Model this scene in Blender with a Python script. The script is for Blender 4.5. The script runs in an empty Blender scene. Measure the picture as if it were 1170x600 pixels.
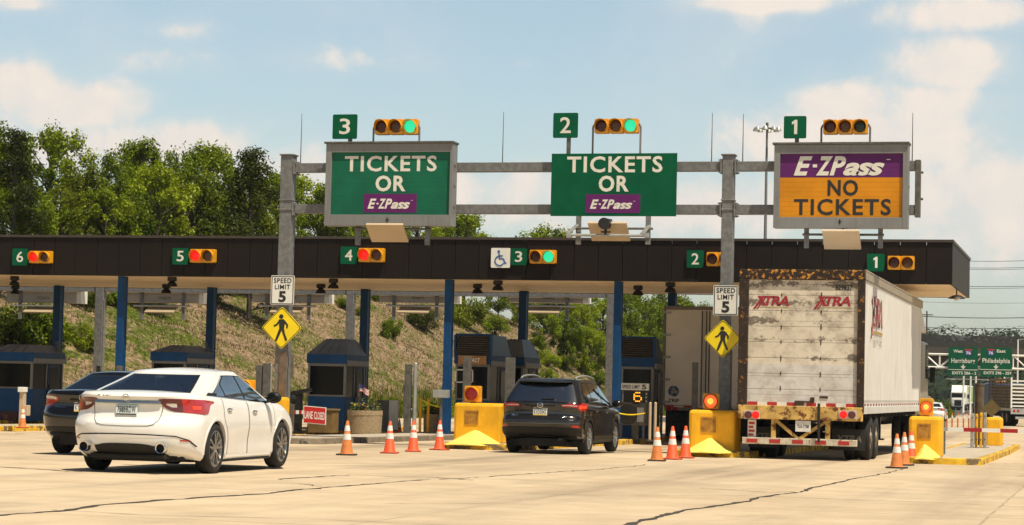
import bpy, bmesh, math, random
import numpy as np
from mathutils import Vector, Matrix
from math import radians, sin, cos, pi
random.seed(7); rng = np.random.default_rng(11)
C = bpy.context.scene.collection
SC = bpy.context.scene

# ------------------------------------------------------------------ camera, light, exposure
# world axes: X across the lanes (right +), Y along the lanes (away from the camera +), Z up; metres
F, PITCH, ROLL, PSI, H = 2500.0, .0566, .0236, .2642, 1.374
_f0 = np.array([0, cos(PITCH), sin(PITCH)]); _r0 = np.array([1., 0, 0]); _u0 = np.cross(_r0, _f0)
_r = cos(ROLL)*_r0 + sin(ROLL)*_u0; _u = -sin(ROLL)*_r0 + cos(ROLL)*_u0
def _rot(a): return np.array([a[0]*cos(PSI)-a[1]*sin(PSI), a[0]*sin(PSI)+a[1]*cos(PSI), a[2]])
FW, RT, UP = _rot(_f0), _rot(_r), _rot(_u)
cam = bpy.data.objects.new('camera', bpy.data.cameras.new('camera')); C.objects.link(cam)
m = Matrix.Identity(4)
for i in range(3):
    m[i][0], m[i][1], m[i][2] = RT[i], UP[i], -FW[i]
m[2][3] = H
cam.matrix_world = m
cam.data.sensor_width = 36; cam.data.lens = F/1170*36; cam.data.clip_end = 6000; cam.data.clip_start = .1
SC.camera = cam

SUN_EL, SUN_AZ = radians(65), radians(124)      # azimuth clockwise from +Y
SUN_STRENGTH, SKY_STRENGTH, EXPOSURE = 5.0, .07, .27
sun = bpy.data.objects.new('sun', bpy.data.lights.new('sun', 'SUN')); C.objects.link(sun)
sd = Vector((sin(SUN_AZ)*cos(SUN_EL), cos(SUN_AZ)*cos(SUN_EL), sin(SUN_EL)))
sun.rotation_euler = sd.to_track_quat('Z', 'Y').to_euler()
sun.data.energy = SUN_STRENGTH; sun.data.angle = radians(.5); sun.data.color = (1, .90, .72)
SC.view_settings.view_transform = 'Standard'; SC.view_settings.look = 'None'
SC.view_settings.gamma = 1; SC.view_settings.use_curve_mapping = False
SC.view_settings.exposure = EXPOSURE

def pix_dir(x, y):
    d = FW + RT*(x-585)/F + UP*(300-y)/F
    return d/np.linalg.norm(d)

world = bpy.data.worlds.new('World'); SC.world = world; world.use_nodes = True
nt = world.node_tree; nt.nodes.clear()
def N(nt, t, **kw):
    n = nt.nodes.new(t)
    for k, v in kw.items():
        if hasattr(n, k): setattr(n, k, v)
    return n
def L(nt, a, b): nt.links.new(a, b)
def mth(nt, op, a, b=None, c=None, clamp=False):
    n = nt.nodes.new('ShaderNodeMath'); n.operation = op; n.use_clamp = clamp
    for i, v in enumerate((a, b, c)):
        if v is None: continue
        if isinstance(v, (int, float)): n.inputs[i].default_value = v
        else: nt.links.new(v, n.inputs[i])
    return n.outputs[0]
def mixc(nt, fac, a, b, mode='MIX'):
    n = nt.nodes.new('ShaderNodeMix'); n.data_type = 'RGBA'; n.blend_type = mode
    for sock, v in ((n.inputs[0], fac), (n.inputs[6], a), (n.inputs[7], b)):
        if isinstance(v, (int, float)): sock.default_value = v
        elif isinstance(v, (tuple, list)): sock.default_value = (*v[:3], 1)
        else: nt.links.new(v, sock)
    return n.outputs[2]
def maprange(nt, v, a, b, c=0., d=1., smooth=True):
    n = nt.nodes.new('ShaderNodeMapRange'); n.interpolation_type = 'SMOOTHSTEP' if smooth else 'LINEAR'
    nt.links.new(v, n.inputs[0])
    for i, q in zip((1, 2, 3, 4), (a, b, c, d)): n.inputs[i].default_value = q
    return n.outputs[0]
def noise(nt, vec, scale, detail=4, rough=.55, dist=0.):
    n = nt.nodes.new('ShaderNodeTexNoise'); n.inputs['Scale'].default_value = scale
    n.inputs['Detail'].default_value = detail; n.inputs['Roughness'].default_value = rough
    n.inputs['Distortion'].default_value = dist
    if vec is not None: nt.links.new(vec, n.inputs['Vector'])
    return n.outputs['Fac']

sky = N(nt, 'ShaderNodeTexSky'); sky.sky_type = 'NISHITA'; sky.sun_disc = False
sky.sun_elevation = SUN_EL; sky.sun_rotation = SUN_AZ; sky.air_density = 1.0; sky.dust_density = 1.6; sky.ozone_density = 1.0
tc = N(nt, 'ShaderNodeTexCoord'); gen = tc.outputs['Generated']
n1 = noise(nt, gen, 9, 8, .62, .3); n2 = noise(nt, gen, 30, 7, .62, .25)
vor = mth(nt, 'ADD', mth(nt, 'MULTIPLY', n1, .55), mth(nt, 'MULTIPLY', n2, .45))
# cumulus banks: (pixel centre, half width, half height, weight)
BANKS = [(70, 122, 95, 34, 1), (15, 98, 62, 34, .95), (215, 165, 80, 32, 1), (90, 170, 120, 40, .8), (320, 200, 110, 40, .8), (480, 215, 150, 30, .85), (300, 232, 320, 40, .8), (760, 238, 280, 40, .85), (990, 160, 150, 46, 1.),
         (1090, 75, 62, 30, .95), (960, 118, 60, 24, .9), (1060, 120, 90, 30, .7), (620, 215, 160, 36, .75), (870, 2, 90, 12, .9), (1120, 15, 110, 20, .7),
         (205, 35, 45, 14, .5), (190, 70, 80, 22, .35), (1150, 240, 170, 90, .9), (20, 3, 40, 11, .8), (370, 70, 90, 16, .3), (600, 72, 16, 8, .5)]
tot = None
for (x, y, a, b, w) in BANKS:
    c = pix_dir(x, y); sub = N(nt, 'ShaderNodeVectorMath'); sub.operation = 'SUBTRACT'; L(nt, gen, sub.inputs[0]); sub.inputs[1].default_value = tuple(c)
    def comp(ax, s):
        d = N(nt, 'ShaderNodeVectorMath'); d.operation = 'DOT_PRODUCT'; L(nt, sub.outputs[0], d.inputs[0]); d.inputs[1].default_value = tuple(ax*(F/s)); return d.outputs['Value']
    q = mth(nt, 'ADD', mth(nt, 'POWER', mth(nt, 'ABSOLUTE', comp(RT, a)), 2), mth(nt, 'POWER', mth(nt, 'ABSOLUTE', comp(UP, b)), 2))
    e = mth(nt, 'MULTIPLY', mth(nt, 'EXPONENT', mth(nt, 'MULTIPLY', q, -1.)), w)
    tot = e if tot is None else mth(nt, 'MAXIMUM', tot, e)
dens = mth(nt, 'ADD', mth(nt, 'MULTIPLY', tot, .62), mth(nt, 'SUBTRACT', vor, .5))
dens = mth(nt, 'ADD', dens, mth(nt, 'MULTIPLY', mth(nt, 'SUBTRACT', n2, .5), .55))
mask = maprange(nt, dens, .16, .48)
thin = maprange(nt, mth(nt, 'ADD', mth(nt, 'MULTIPLY', tot, .5), n1), .38, .95, .12, .65)
shade = maprange(nt, mth(nt, 'ADD', n2, mth(nt, 'MULTIPLY', n1, .6)), .55, 1.05)
ccol = mixc(nt, shade, (.66/SKY_STRENGTH, .63/SKY_STRENGTH, .595/SKY_STRENGTH), (.80/SKY_STRENGTH, .70/SKY_STRENGTH, .61/SKY_STRENGTH))
sxyz = N(nt, 'ShaderNodeSeparateXYZ'); L(nt, gen, sxyz.inputs[0]); el = sxyz.outputs[2]      # clear deep zenith, pale band low down
lowsky = maprange(nt, el, .19, .48, 1., 0.)
base = mixc(nt, 1., sky.outputs[0], mixc(nt, lowsky, (.40, .41, .41), (1.88, 1.90, 1.72)), 'MULTIPLY')
base = mixc(nt, mth(nt, 'MULTIPLY', thin, lowsky), base, (.60/SKY_STRENGTH, .625/SKY_STRENGTH, .62/SKY_STRENGTH))
full = mixc(nt, mth(nt, 'MULTIPLY', mask, .9), base, ccol)
bg = N(nt, 'ShaderNodeBackground'); L(nt, full, bg.inputs[0]); bg.inputs[1].default_value = SKY_STRENGTH
wo = N(nt, 'ShaderNodeOutputWorld'); L(nt, bg.outputs[0], wo.inputs[0])

# ------------------------------------------------------------------ measuring helpers (pixel of the 1170x600 photo -> metres)
def zg(v):                                        # the plaza falls gently away from the camera, the road beyond dips
    z = -.2 if v > 63 else -.008*(v-38)
    if v > 95:
        t = min(1, (v-95)/130); z -= .55*t*t*(3-2*t)
    return z
def _ray(px, py):
    return FW + RT*(px-585)/F + UP*(300-py)/F
def on_z(px, py, z):
    d = _ray(px, py); t = (z-H)/d[2]; return d[0]*t, d[1]*t
def on_ground(px, py, dz=0.):
    z = 0.
    for _ in range(40):
        u, v = on_z(px, py, z+dz); z = .5*z+.5*zg(v)
    return u, v
def P(px, py, v):                                 # on the plane Y = v: (X, Z)
    d = _ray(px, py); t = v/d[1]; return d[0]*t, H+d[2]*t
def rect(x0, y0, x1, y1, v):
    a, b = P(x0, (y0+y1)/2, v)[0], P(x1, (y0+y1)/2, v)[0]
    c, d = P((x0+x1)/2, y1, v)[1], P((x0+x1)/2, y0, v)[1]
    return a, c, b, d                              # u0, z0, u1, z1
def s2l(*c):
    return tuple((q/255/12.92 if q/255 <= .04045 else ((q/255+.055)/1.055)**2.4) for q in c)

# ------------------------------------------------------------------ materials
MATS = {}
def mat(name, col, rough=.6, metal=0., var=.12, scale=6., bump=0., bscale=40., col2=None, patch=None, spec=.5, coat=0., emit=None, estr=1., streak=0., coord='Object'):
    """principled surface; var: soft tone noise; col2/patch: second colour in patches above a noise threshold; streak: vertical weathering"""
    if name in MATS: return MATS[name]
    m = bpy.data.materials.new(name); m.use_nodes = True; nt = m.node_tree; b = nt.nodes['Principled BSDF']
    tc = N(nt, 'ShaderNodeTexCoord'); v = tc.outputs[coord]
    c = None
    if var or col2 or streak:
        n = noise(nt, v, scale, 6, .6)
        lo = tuple(q*(1-var) for q in col); hi = tuple(min(1, q*(1+var)) for q in col)
        c = mixc(nt, maprange(nt, n, .3, .7), lo, hi)
        if col2 is not None:
            th, sc2 = patch
            n2 = noise(nt, v, sc2, 8, .68)
            c = mixc(nt, maprange(nt, n2, th-.03, th+.04), c, col2)
        if streak:
            mp = N(nt, 'ShaderNodeMapping'); L(nt, v, mp.inputs[0]); mp.inputs['Scale'].default_value = (9, 9, .5)
            n3 = noise(nt, mp.outputs[0], 1.6, 5, .6)
            c = mixc(nt, mth(nt, 'MULTIPLY', maprange(nt, n3, .48, .75), streak), c, tuple(q*.45 for q in col))
        L(nt, c, b.inputs['Base Color'])
    else:
        b.inputs['Base Color'].default_value = (*col, 1)
    b.inputs['Roughness'].default_value = rough; b.inputs['Metallic'].default_value = metal
    b.inputs['Specular IOR Level'].default_value = spec
    if coat: b.inputs['Coat Weight'].default_value = coat; b.inputs['Coat Roughness'].default_value = .04
    if emit: b.inputs['Emission Color'].default_value = (*emit, 1); b.inputs['Emission Strength'].default_value = estr
    if bump:
        bn = N(nt, 'ShaderNodeBump'); bn.inputs['Strength'].default_value = bump; bn.inputs['Distance'].default_value = .02
        L(nt, noise(nt, v, bscale, 5, .6), bn.inputs['Height']); L(nt, bn.outputs[0], b.inputs['Normal'])
    MATS[name] = m
    return m
M = {}
M['galv'] = mat('galvanised_steel', (.18, .18, .178), .6, .2, .22, 9, .15, 60, streak=.25)
M['galvd'] = mat('dull_steel', (.125, .118, .105), .6, .3, .25, 7, .1, 50, streak=.3)
M['alu'] = mat('bare_aluminium', (.42, .42, .40), .45, .5, .12, 4, streak=.2)
M['cab'] = mat('sign_cabinet_grey', (.225, .222, .218), .5, .2, .08, 2, streak=.3)
M['white'] = mat('sign_white', (.78, .77, .72), .5, 0, .05, 3)
M['legend'] = mat('legend_white', (.72, .70, .62), .55, 0, .06, 6)
M['green'] = mat('sign_green', (.002, .092, .042), .6, 0, .10, 2.5, spec=.12)
M['greenface'] = mat('sign_face_green', (.003, .125, .066), .6, 0, .14, 1.5, spec=.15)
M['purple'] = mat('sign_purple', (.12, .012, .125), .5, 0, .1, 3, spec=.3)
M['amber'] = mat('sign_amber', (.68, .26, .004), .5, 0, .08, 2)
M['black'] = mat('black_paint', (.012, .012, .012), .5, 0, .2, 6)
M['legblk'] = mat('legend_black', (.018, .017, .016), .5, 0, .1, 6)
M['yellow'] = mat('sign_yellow', (.93, .70, .004), .5, 0, .06, 3)
M['sigyel'] = mat('signal_yellow', (.72, .33, .008), .42, 0, .1, 8)
M['barrier'] = mat('barrier_yellow', (.84, .43, .006), .6, 0, .12, 3, .15, 25, col2=(.36, .17, .03), patch=(.69, 5), streak=.16)
M['wedge'] = mat('wedge_yellow_sunlit', (.86, .66, .13), .75, 0, .1, 5, .35, 30, col2=(.52, .36, .12), patch=(.66, 8))  # paler than the blocks: sunlight on the slope is put into the colour
M['kerb'] = mat('kerb_yellow_worn', (.70, .42, .02), .75, 0, .15, 5, .4, 25, col2=(.16, .11, .055), patch=(.52, 3.2))
M['kerbc'] = mat('kerb_concrete', (.21, .175, .13), .85, 0, .25, 3, .4, 25, col2=(.07, .06, .05), patch=(.58, 2.5))
M['islc'] = mat('island_concrete', (.42, .36, .28), .85, 0, .15, 2, .2, 30)
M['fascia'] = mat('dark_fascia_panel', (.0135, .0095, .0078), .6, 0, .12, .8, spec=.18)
M['fascia_sunlit'] = mat('end_fascia_sunlit', (.024, .017, .012), .6, 0, .12, .8, spec=.35)  # lighter than the front fascia: sun on the end is put into the colour
M['blue'] = mat('booth_blue', (.003, .050, .155), .5, 0, .15, 3, streak=.15, spec=.25)
M['blued'] = mat('booth_blue_dark', (.004, .026, .085), .5, 0, .15, 3, streak=.2, spec=.25)
M['roofm'] = mat('booth_roof_metal', (.10, .13, .18), .5, .0, .15, 2)
M['louvre'] = mat('louvre_brown', (.050, .042, .034), .6, 0, .15, 4)
M['dglass'] = mat('dark_glass', (.007, .0075, .0075), .16, 0, .2, 2, spec=.18)
M['aluf'] = mat('window_frame_alu', (.17, .165, .155), .45, .4, .1, 5)
M['rubber'] = mat('tyre_rubber', (.011, .0107, .0104), .85, 0, .25, 12, .1, 60)
M['plastic'] = mat('black_plastic', (.010, .010, .0105), .55, 0, .1, 10, spec=.3)
M['chrome'] = mat('chrome', (.72, .72, .74), .12, 1, 0)
M['orange'] = mat('cone_orange', (.78, .085, .018), .6, 0, .1, 6)
M['orangeo'] = mat('cone_orange_faded', (.52, .155, .03), .7, 0, .2, 7)
M['conew'] = mat('cone_reflective_white', (.72, .71, .67), .5, 0, .1, 8)
M['coneb'] = mat('cone_base_black', (.03, .026, .022), .8, 0, .3, 8)
M['conebo'] = mat('cone_base_orange', (.42, .06, .02), .7, 0, .3, 8)
M['redsign'] = mat('sign_red', (.55, .012, .010), .5, 0, .06, 4)
M['redbar'] = mat('gate_red', (.36, .010, .012), .5, 0, .1, 4)
M['beige'] = mat('antenna_beige', (.52, .40, .27), .6, 0, .05, 2)
M['wood'] = mat('pole_brown', (.10, .075, .05), .9, 0, .3, 5)
def lens(name, col, e): return mat('lens_'+name, tuple(q*.5 for q in col), .25, 0, 0, emit=col if e else None, estr=e)
M['r_on'] = lens('red_lit', (1., .010, .004), 0.62); M['g_on'] = lens('green_lit', (.02, .70, .34), .85)
M['r_off'] = lens('red_dark', (.10, .012, .008), 0); M['a_off'] = lens('amber_dark', (.16, .055, .012), 0); M['g_off'] = lens('green_dark', (.012, .05, .028), 0)
M['a_on'] = lens('beacon_lit', (1., .10, .02), 1.2); M['core'] = lens('beacon_core', (1., .42, .05), 1.3)
M['led'] = lens('amber_led', (1., .40, .02), 1.6)

# ------------------------------------------------------------------ mesh builder
class MB:
    def __init__(s): s.v = []; s.f = []; s.m = []
    def add(s, vs, fs, mi=0):
        o = len(s.v); s.v += [tuple(map(float, q)) for q in vs]; s.f += [tuple(i+o for i in q) for q in fs]; s.m += [mi]*len(fs); return s
    def box(s, c, d, mi=0, rot=None):
        hx, hy, hz = d[0]/2, d[1]/2, d[2]/2
        vs = [Vector((x, y, z)) for x in (-hx, hx) for y in (-hy, hy) for z in (-hz, hz)]
        if rot is not None: vs = [rot @ q for q in vs]
        c = Vector(c)
        return s.add([q+c for q in vs], [(0, 1, 3, 2), (4, 6, 7, 5), (0, 4, 5, 1), (2, 3, 7, 6), (0, 2, 6, 4), (1, 5, 7, 3)], mi)
    def bx(s, x0, x1, y0, y1, z0, z1, mi=0):
        return s.box(((x0+x1)/2, (y0+y1)/2, (z0+z1)/2), (x1-x0, y1-y0, z1-z0), mi)
    def tube(s, a, b, r, r2=None, n=10, mi=0, caps=True):
        a, b = Vector(a), Vector(b); r2 = r if r2 is None else r2
        d = (b-a).normalized(); p = d.orthogonal().normalized(); q = d.cross(p)
        vs = []
        for c, rr in ((a, r), (b, r2)):
            for i in range(n):
                t = 2*pi*i/n; vs.append(c+p*cos(t)*rr+q*sin(t)*rr)
        fs = [(i, (i+1) % n, n+(i+1) % n, n+i) for i in range(n)]
        if caps: fs += [tuple(range(n-1, -1, -1)), tuple(range(n, 2*n))]
        return s.add(vs, fs, mi)
    def path(s, pts, r, n=8, mi=0):
        for a, b in zip(pts[:-1], pts[1:]): s.tube(a, b, r, None, n, mi)
        return s
    def bar(s, a, b, w, h, mi=0, up=(0, 0, 1)):
        a, b = Vector(a), Vector(b); d = b-a; y = d.normalized(); x = y.cross(Vector(up)).normalized(); z = x.cross(y)
        return s.box((a+b)/2, (w, d.length, h), mi, Matrix((x, y, z)).transposed())
    def lathe(s, prof, c=(0, 0, 0), axis='z', n=24, mi=0, close=False, cap=True):
        """prof: (radius, along) pairs"""
        vs = []; c = Vector(c)
        for (r, h) in prof:
            for i in range(n):
                t = 2*pi*i/n; a, b = r*cos(t), r*sin(t)
                q = {'z': (a, b, h), 'x': (h, a, b), 'y': (b, h, a)}[axis]
                vs.append(c+Vector(q))
        fs = []
        k = len(prof)
        for j in range(k if close else k-1):
            j2 = (j+1) % k
            for i in range(n): fs.append((j*n+i, j*n+(i+1) % n, j2*n+(i+1) % n, j2*n+i))
        if not close and cap:
            if prof[0][0] > 1e-4: fs.append(tuple(range(n-1, -1, -1)))
            if prof[-1][0] > 1e-4: fs.append(tuple(range((k-1)*n, k*n)))
        return s.add(vs, fs, mi)
    def prism(s, poly, y0, y1, mi=0, plane='xz'):
        """polygon in the XZ plane (or yz / xy) pushed from y0 to y1 along the third axis"""
        def pt(a, b, c): return {'xz': (a, c, b), 'yz': (c, a, b), 'xy': (a, b, c)}[plane]
        n = len(poly)
        vs = [pt(a, b, y0) for a, b in poly]+[pt(a, b, y1) for a, b in poly]
        fs = [tuple(range(n)), tuple(range(2*n-1, n-1, -1))]+[(i, n+i, n+(i+1) % n, (i+1) % n) for i in range(n)]
        return s.add(vs, fs, mi)
    def grid(s, fn, us, vs_, mi=0, flip=False):
        pts = [fn(a, b) for b in vs_ for a in us]; n = len(us)
        fs = []
        for j in range(len(vs_)-1):
            for i in range(n-1):
                q = (j*n+i, j*n+i+1, (j+1)*n+i+1, (j+1)*n+i); fs.append(q[::-1] if flip else q)
        return s.add(pts, fs, mi)
    def ball(s, c, r, sc=(1, 1, 1), n=12, mi=0):
        vs = []; fs = []
        for j in range(n//2+1):
            ph = pi*j/(n//2)
            for i in range(n):
                t = 2*pi*i/n; vs.append((c[0]+r*sc[0]*sin(ph)*cos(t), c[1]+r*sc[1]*sin(ph)*sin(t), c[2]+r*sc[2]*cos(ph)))
        for j in range(n//2):
            for i in range(n): fs.append((j*n+i, (j+1)*n+i, (j+1)*n+(i+1) % n, j*n+(i+1) % n))
        return s.add(vs, fs, mi)
    def mesh(s, name, mats, smooth=None, fix=True):
        me = bpy.data.meshes.new(name); me.from_pydata(s.v, [], s.f)
        for q in (mats if isinstance(mats, (list, tuple)) else [mats]): me.materials.append(q)
        me.polygons.foreach_set('material_index', s.m)
        if fix:
            bm = bmesh.new(); bm.from_mesh(me); bmesh.ops.recalc_face_normals(bm, faces=bm.faces); bm.to_mesh(me); bm.free()
        if smooth is not None:
            me.polygons.foreach_set('use_smooth', [True]*len(me.polygons)); me.set_sharp_from_angle(angle=radians(smooth))
        me.update()
        return me
def link(name, me, parent=None, loc=None, rz=None):
    o = bpy.data.objects.new(name, me); C.objects.link(o)
    if parent is not None: o.parent = parent
    if loc is not None: o.location = loc
    if rz is not None: o.rotation_euler = (0, 0, rz)
    return o
def build(name, mb, mats, parent=None, smooth=None, bevel=0., loc=None, rz=None, fix=True):
    o = link(name, mb.mesh(name, mats, smooth, fix), parent, loc, rz)
    if bevel:
        b = o.modifiers.new('bevel', 'BEVEL'); b.width = bevel; b.segments = 2; b.limit_method = 'ANGLE'; b.angle_limit = radians(35); b.harden_normals = False
    return o
def tag(o, label, cat, group=None):
    o['label'] = label; o['category'] = cat
    if group: o['group'] = group
    return o
def thing(name, label, cat, loc=(0, 0, 0), rz=0, group=None):
    o = bpy.data.objects.new(name, None); C.objects.link(o); o.location = loc; o.rotation_euler = (0, 0, rz)
    return tag(o, label, cat, group)
def struct(name, mb, mats, smooth=None, bevel=0., fix=True):
    o = build(name, mb, mats, None, smooth, bevel, fix=fix); o['kind'] = 'structure'; return o
def kids(o): return [c for c in C.objects if c.parent == o]
def dup(root, loc=None, rz=None, label=None, scale=None):
    r = root.copy(); C.objects.link(r)
    if loc is not None: r.location = loc
    if rz is not None: r.rotation_euler = (0, 0, rz)
    if scale is not None: r.scale = scale
    if label: r['label'] = label
    for ch in kids(root):
        c = ch.copy(); C.objects.link(c); c.parent = r
        for g in kids(ch):
            d = g.copy(); C.objects.link(d); d.parent = c
    return r

# lettering: real raised letter shapes fitted into a box
_tcache = {}
def text_geo(s, bold=.0, shear=0., spacing=1.):
    key = (s, bold, shear, spacing)
    if key not in _tcache:
        cu = bpy.data.curves.new('t', 'FONT'); cu.body = s; cu.size = 1; cu.offset = bold; cu.shear = shear; cu.space_character = spacing; cu.resolution_u = 3; cu.fill_mode = 'FRONT'
        o = bpy.data.objects.new('t', cu); C.objects.link(o)
        me = bpy.data.meshes.new_from_object(o.evaluated_get(bpy.context.evaluated_depsgraph_get()))
        vs = np.array([q.co[:2] for q in me.vertices]); fs = [tuple(p.vertices) for p in me.polygons]
        C.objects.unlink(o); bpy.data.objects.remove(o); bpy.data.meshes.remove(me); bpy.data.curves.remove(cu)
        lo, hi = vs.min(0), vs.max(0)
        _tcache[key] = ((vs-lo)/(hi-lo), fs)
    return _tcache[key]
def text(mb, s, u0, z0, u1, z1, y, mi=0, bold=.015, shear=0., spacing=1., mapf=None):
    """fit text s into the rectangle (u0..u1, z0..z1) on plane Y = y facing -Y; mapf(a,b)->xyz overrides"""
    vs, fs = text_geo(s, bold, shear, spacing)
    if mapf is None: mapf = lambda a, b: (u0+a*(u1-u0), y, z0+b*(z1-z0))
    mb.add([mapf(a, b) for a, b in vs], fs, mi)
def rrect(u0, z0, u1, z1, r, n=4):
    pts = []
    for (cx, cz, a0) in ((u1-r, z1-r, 0), (u0+r, z1-r, 90), (u0+r, z0+r, 180), (u1-r, z0+r, 270)):
        for i in range(n+1):
            a = radians(a0+90*i/n); pts.append((cx+r*cos(a), cz+r*sin(a)))
    return pts
# ------------------------------------------------------------------ ground, plaza, islands, hill
def sstep(a, b, x):
    t = np.clip((x-a)/(b-a), 0, 1); return t*t*(3-2*t)
zgv = np.vectorize(zg)
def toe(v): return -31.5-9*(1-sstep(66, 92, v))
def hill(u, v):
    d = np.maximum(0, toe(v)-u)
    crest = 7.6+2.2*sstep(95, 125, v)-3.2*sstep(150, 210, v)
    h = crest*(1-np.exp(-(d/11)**1.35))+.02*d
    r = np.maximum(0, u-26-.0*v); h = h+2.5*sstep(0, 30, r)        # low bank on the right
    w = .16*np.sin(u*.9+.3*v)*np.sin(v*.55)+.1*np.sin(u*2.1-v*1.3)
    return h+w*sstep(0, 4, d)
def gz(u, v): return float(zgv(v)+hill(np.array(u, float), np.array(v, float)))
us = np.unique(np.concatenate([np.linspace(-900, -120, 14), np.linspace(-120, -70, 12), np.linspace(-70, -30, 81), np.linspace(-30, 30, 13), np.linspace(30, 120, 12), np.linspace(120, 1200, 12)]))
vs = np.unique(np.concatenate([np.linspace(-80, -20, 4), np.linspace(-20, 95, 47), np.linspace(95, 230, 60), np.linspace(230, 500, 20), np.linspace(500, 2500, 12)]))
U, V = np.meshgrid(us, vs)
Z = zgv(V)+hill(U, V)-.03
gm = MB(); n = len(us)
gm.v = [tuple(q) for q in np.stack([U, V, Z], -1).reshape(-1, 3)]
gm.f = [(j*n+i, j*n+i+1, (j+1)*n+i+1, (j+1)*n+i) for j in range(len(vs)-1) for i in range(n-1)]; gm.m = [0]*len(gm.f)

def ground_mat():
    m = bpy.data.materials.new('dry_grass_bank'); m.use_nodes = True; nt = m.node_tree; b = nt.nodes['Principled BSDF']
    v = N(nt, 'ShaderNodeTexCoord').outputs['Object']
    n1 = noise(nt, v, .16, 6, .6); n2 = noise(nt, v, 1.1, 8, .7, .4); n3 = noise(nt, v, 5, 6, .7)
    straw = mixc(nt, maprange(nt, n3, .35, .68), (.12, .08, .042), (.40, .29, .185))
    green = mixc(nt, maprange(nt, n3, .35, .7), (.030, .050, .006), (.15, .185, .022))
    f = maprange(nt, mth(nt, 'ADD', mth(nt, 'MULTIPLY', n1, .45), mth(nt, 'MULTIPLY', n2, .55)), .46, .58)
    L(nt, mixc(nt, f, straw, green), b.inputs['Base Color']); b.inputs['Roughness'].default_value = .95; b.inputs['Specular IOR Level'].default_value = .1
    bn = N(nt, 'ShaderNodeBump'); bn.inputs['Strength'].default_value = .9; bn.inputs['Distance'].default_value = .25
    L(nt, mth(nt, 'ADD', n2, mth(nt, 'MULTIPLY', n3, .5)), bn.inputs['Height']); L(nt, bn.outputs[0], b.inputs['Normal'])
    return m
struct('ground', gm, ground_mat(), 60, fix=False)

def concrete_mat():
    m = bpy.data.materials.new('plaza_concrete'); m.use_nodes = True; nt = m.node_tree; b = nt.nodes['Principled BSDF']
    v = N(nt, 'ShaderNodeTexCoord').outputs['Object']
    big = noise(nt, v, .12, 5, .6); mid = noise(nt, v, .9, 6, .65); fine = noise(nt, v, 22, 6, .75); sp = noise(nt, v, 9, 8, .8)
    mp = N(nt, 'ShaderNodeMapping'); L(nt, v, mp.inputs[0]); mp.inputs['Scale'].default_value = (1.1, .05, 1)
    trk = noise(nt, mp.outputs[0], 1., 4, .6)
    c = mixc(nt, maprange(nt, mth(nt, 'ADD', mth(nt, 'MULTIPLY', big, .5), mth(nt, 'MULTIPLY', mid, .5)), .38, .62), (.42, .32, .205), (.58, .455, .305))
    c = mixc(nt, mth(nt, 'MULTIPLY', maprange(nt, trk, .45, .75), .50), c, (.27, .21, .15))
    oil = noise(nt, v, .45, 7, .72, .6); c = mixc(nt, mth(nt, 'MULTIPLY', maprange(nt, oil, .56, .72), .45), c, (.22, .17, .125))
    c = mixc(nt, mth(nt, 'MULTIPLY', maprange(nt, sp, .62, .74), .5), c, (.20, .15, .10))
    c = mixc(nt, mth(nt, 'MULTIPLY', maprange(nt, fine, .3, .7), .35), c, (.60, .50, .38))
    # oil drip and tyre film along each lane
    lx = N(nt, 'ShaderNodeSeparateXYZ'); L(nt, v, lx.inputs[0])
    ln_ = mth(nt, 'ABSOLUTE', mth(nt, 'SUBTRACT', mth(nt, 'FRACT', mth(nt, 'DIVIDE', mth(nt, 'ADD', lx.outputs[0], 505+8.55), 5.05)), .5))
    film = mth(nt, 'MULTIPLY', maprange(nt, ln_, .06, .30, 1., 0.), maprange(nt, mth(nt, 'ADD', mth(nt, 'MULTIPLY', oil, .5), mth(nt, 'MULTIPLY', trk, .5)), .38, .62))
    film = mth(nt, 'MULTIPLY', film, maprange(nt, lx.outputs[1], 16, 42))
    c = mixc(nt, mth(nt, 'MULTIPLY', film, .5), c, (.15, .115, .085))
    # sawn joints: slabs 3.7 m wide and 6.1 m long, each row a little different in tone
    sx = N(nt, 'ShaderNodeSeparateXYZ'); L(nt, v, sx.inputs[0])
    wob = mth(nt, 'MULTIPLY', mth(nt, 'SUBTRACT', noise(nt, v, 2.5, 4, .6), .5), .06)
    jt = None
    for ax, per, off, w in ((0, 5.05, 1.1, .012), (1, 6.1, .9, .030)):
        q = mth(nt, 'ADD', mth(nt, 'ADD', sx.outputs[ax], wob), 500+off)
        fr = mth(nt, 'ABSOLUTE', mth(nt, 'SUBTRACT', mth(nt, 'FRACT', mth(nt, 'DIVIDE', q, per)), .5))
        lim = maprange(nt, fr, .5-2.2*w/per, .5-.8*w/per)
        jt = lim if jt is None else mth(nt, 'MAXIMUM', jt, lim)
    c = mixc(nt, mth(nt, 'MULTIPLY', jt, mth(nt, 'MULTIPLY', maprange(nt, mid, .35, .6), .5)), c, (.17, .125, .085))
    L(nt, c, b.inputs['Base Color']); b.inputs['Roughness'].default_value = .88; b.inputs['Specular IOR Level'].default_value = .25
    bn = N(nt, 'ShaderNodeBump'); bn.inputs['Strength'].default_value = .25; bn.inputs['Distance'].default_value = .01
    L(nt, fine, bn.inputs['Height']); L(nt, bn.outputs[0], b.inputs['Normal'])
    return m
MCON = concrete_mat()
pv = [-60, -30, 38, 63, 80, 95, 108, 121, 134, 147, 160, 173, 186, 199, 212, 225, 260, 300, 420, 700]
def redge(v): return toe(np.array(v, float))+.6-(0 if v > 70 else 10) if v < 110 else -31.5+.6+3.5*sstep(110, 200, v)
pm = MB()
for v in pv:
    l = float(redge(v)); r = 24 if v < 70 else float(24-11*sstep(70, 210, v))
    pm.v += [(l, v, zg(v)), (r, v, zg(v))]
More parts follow.
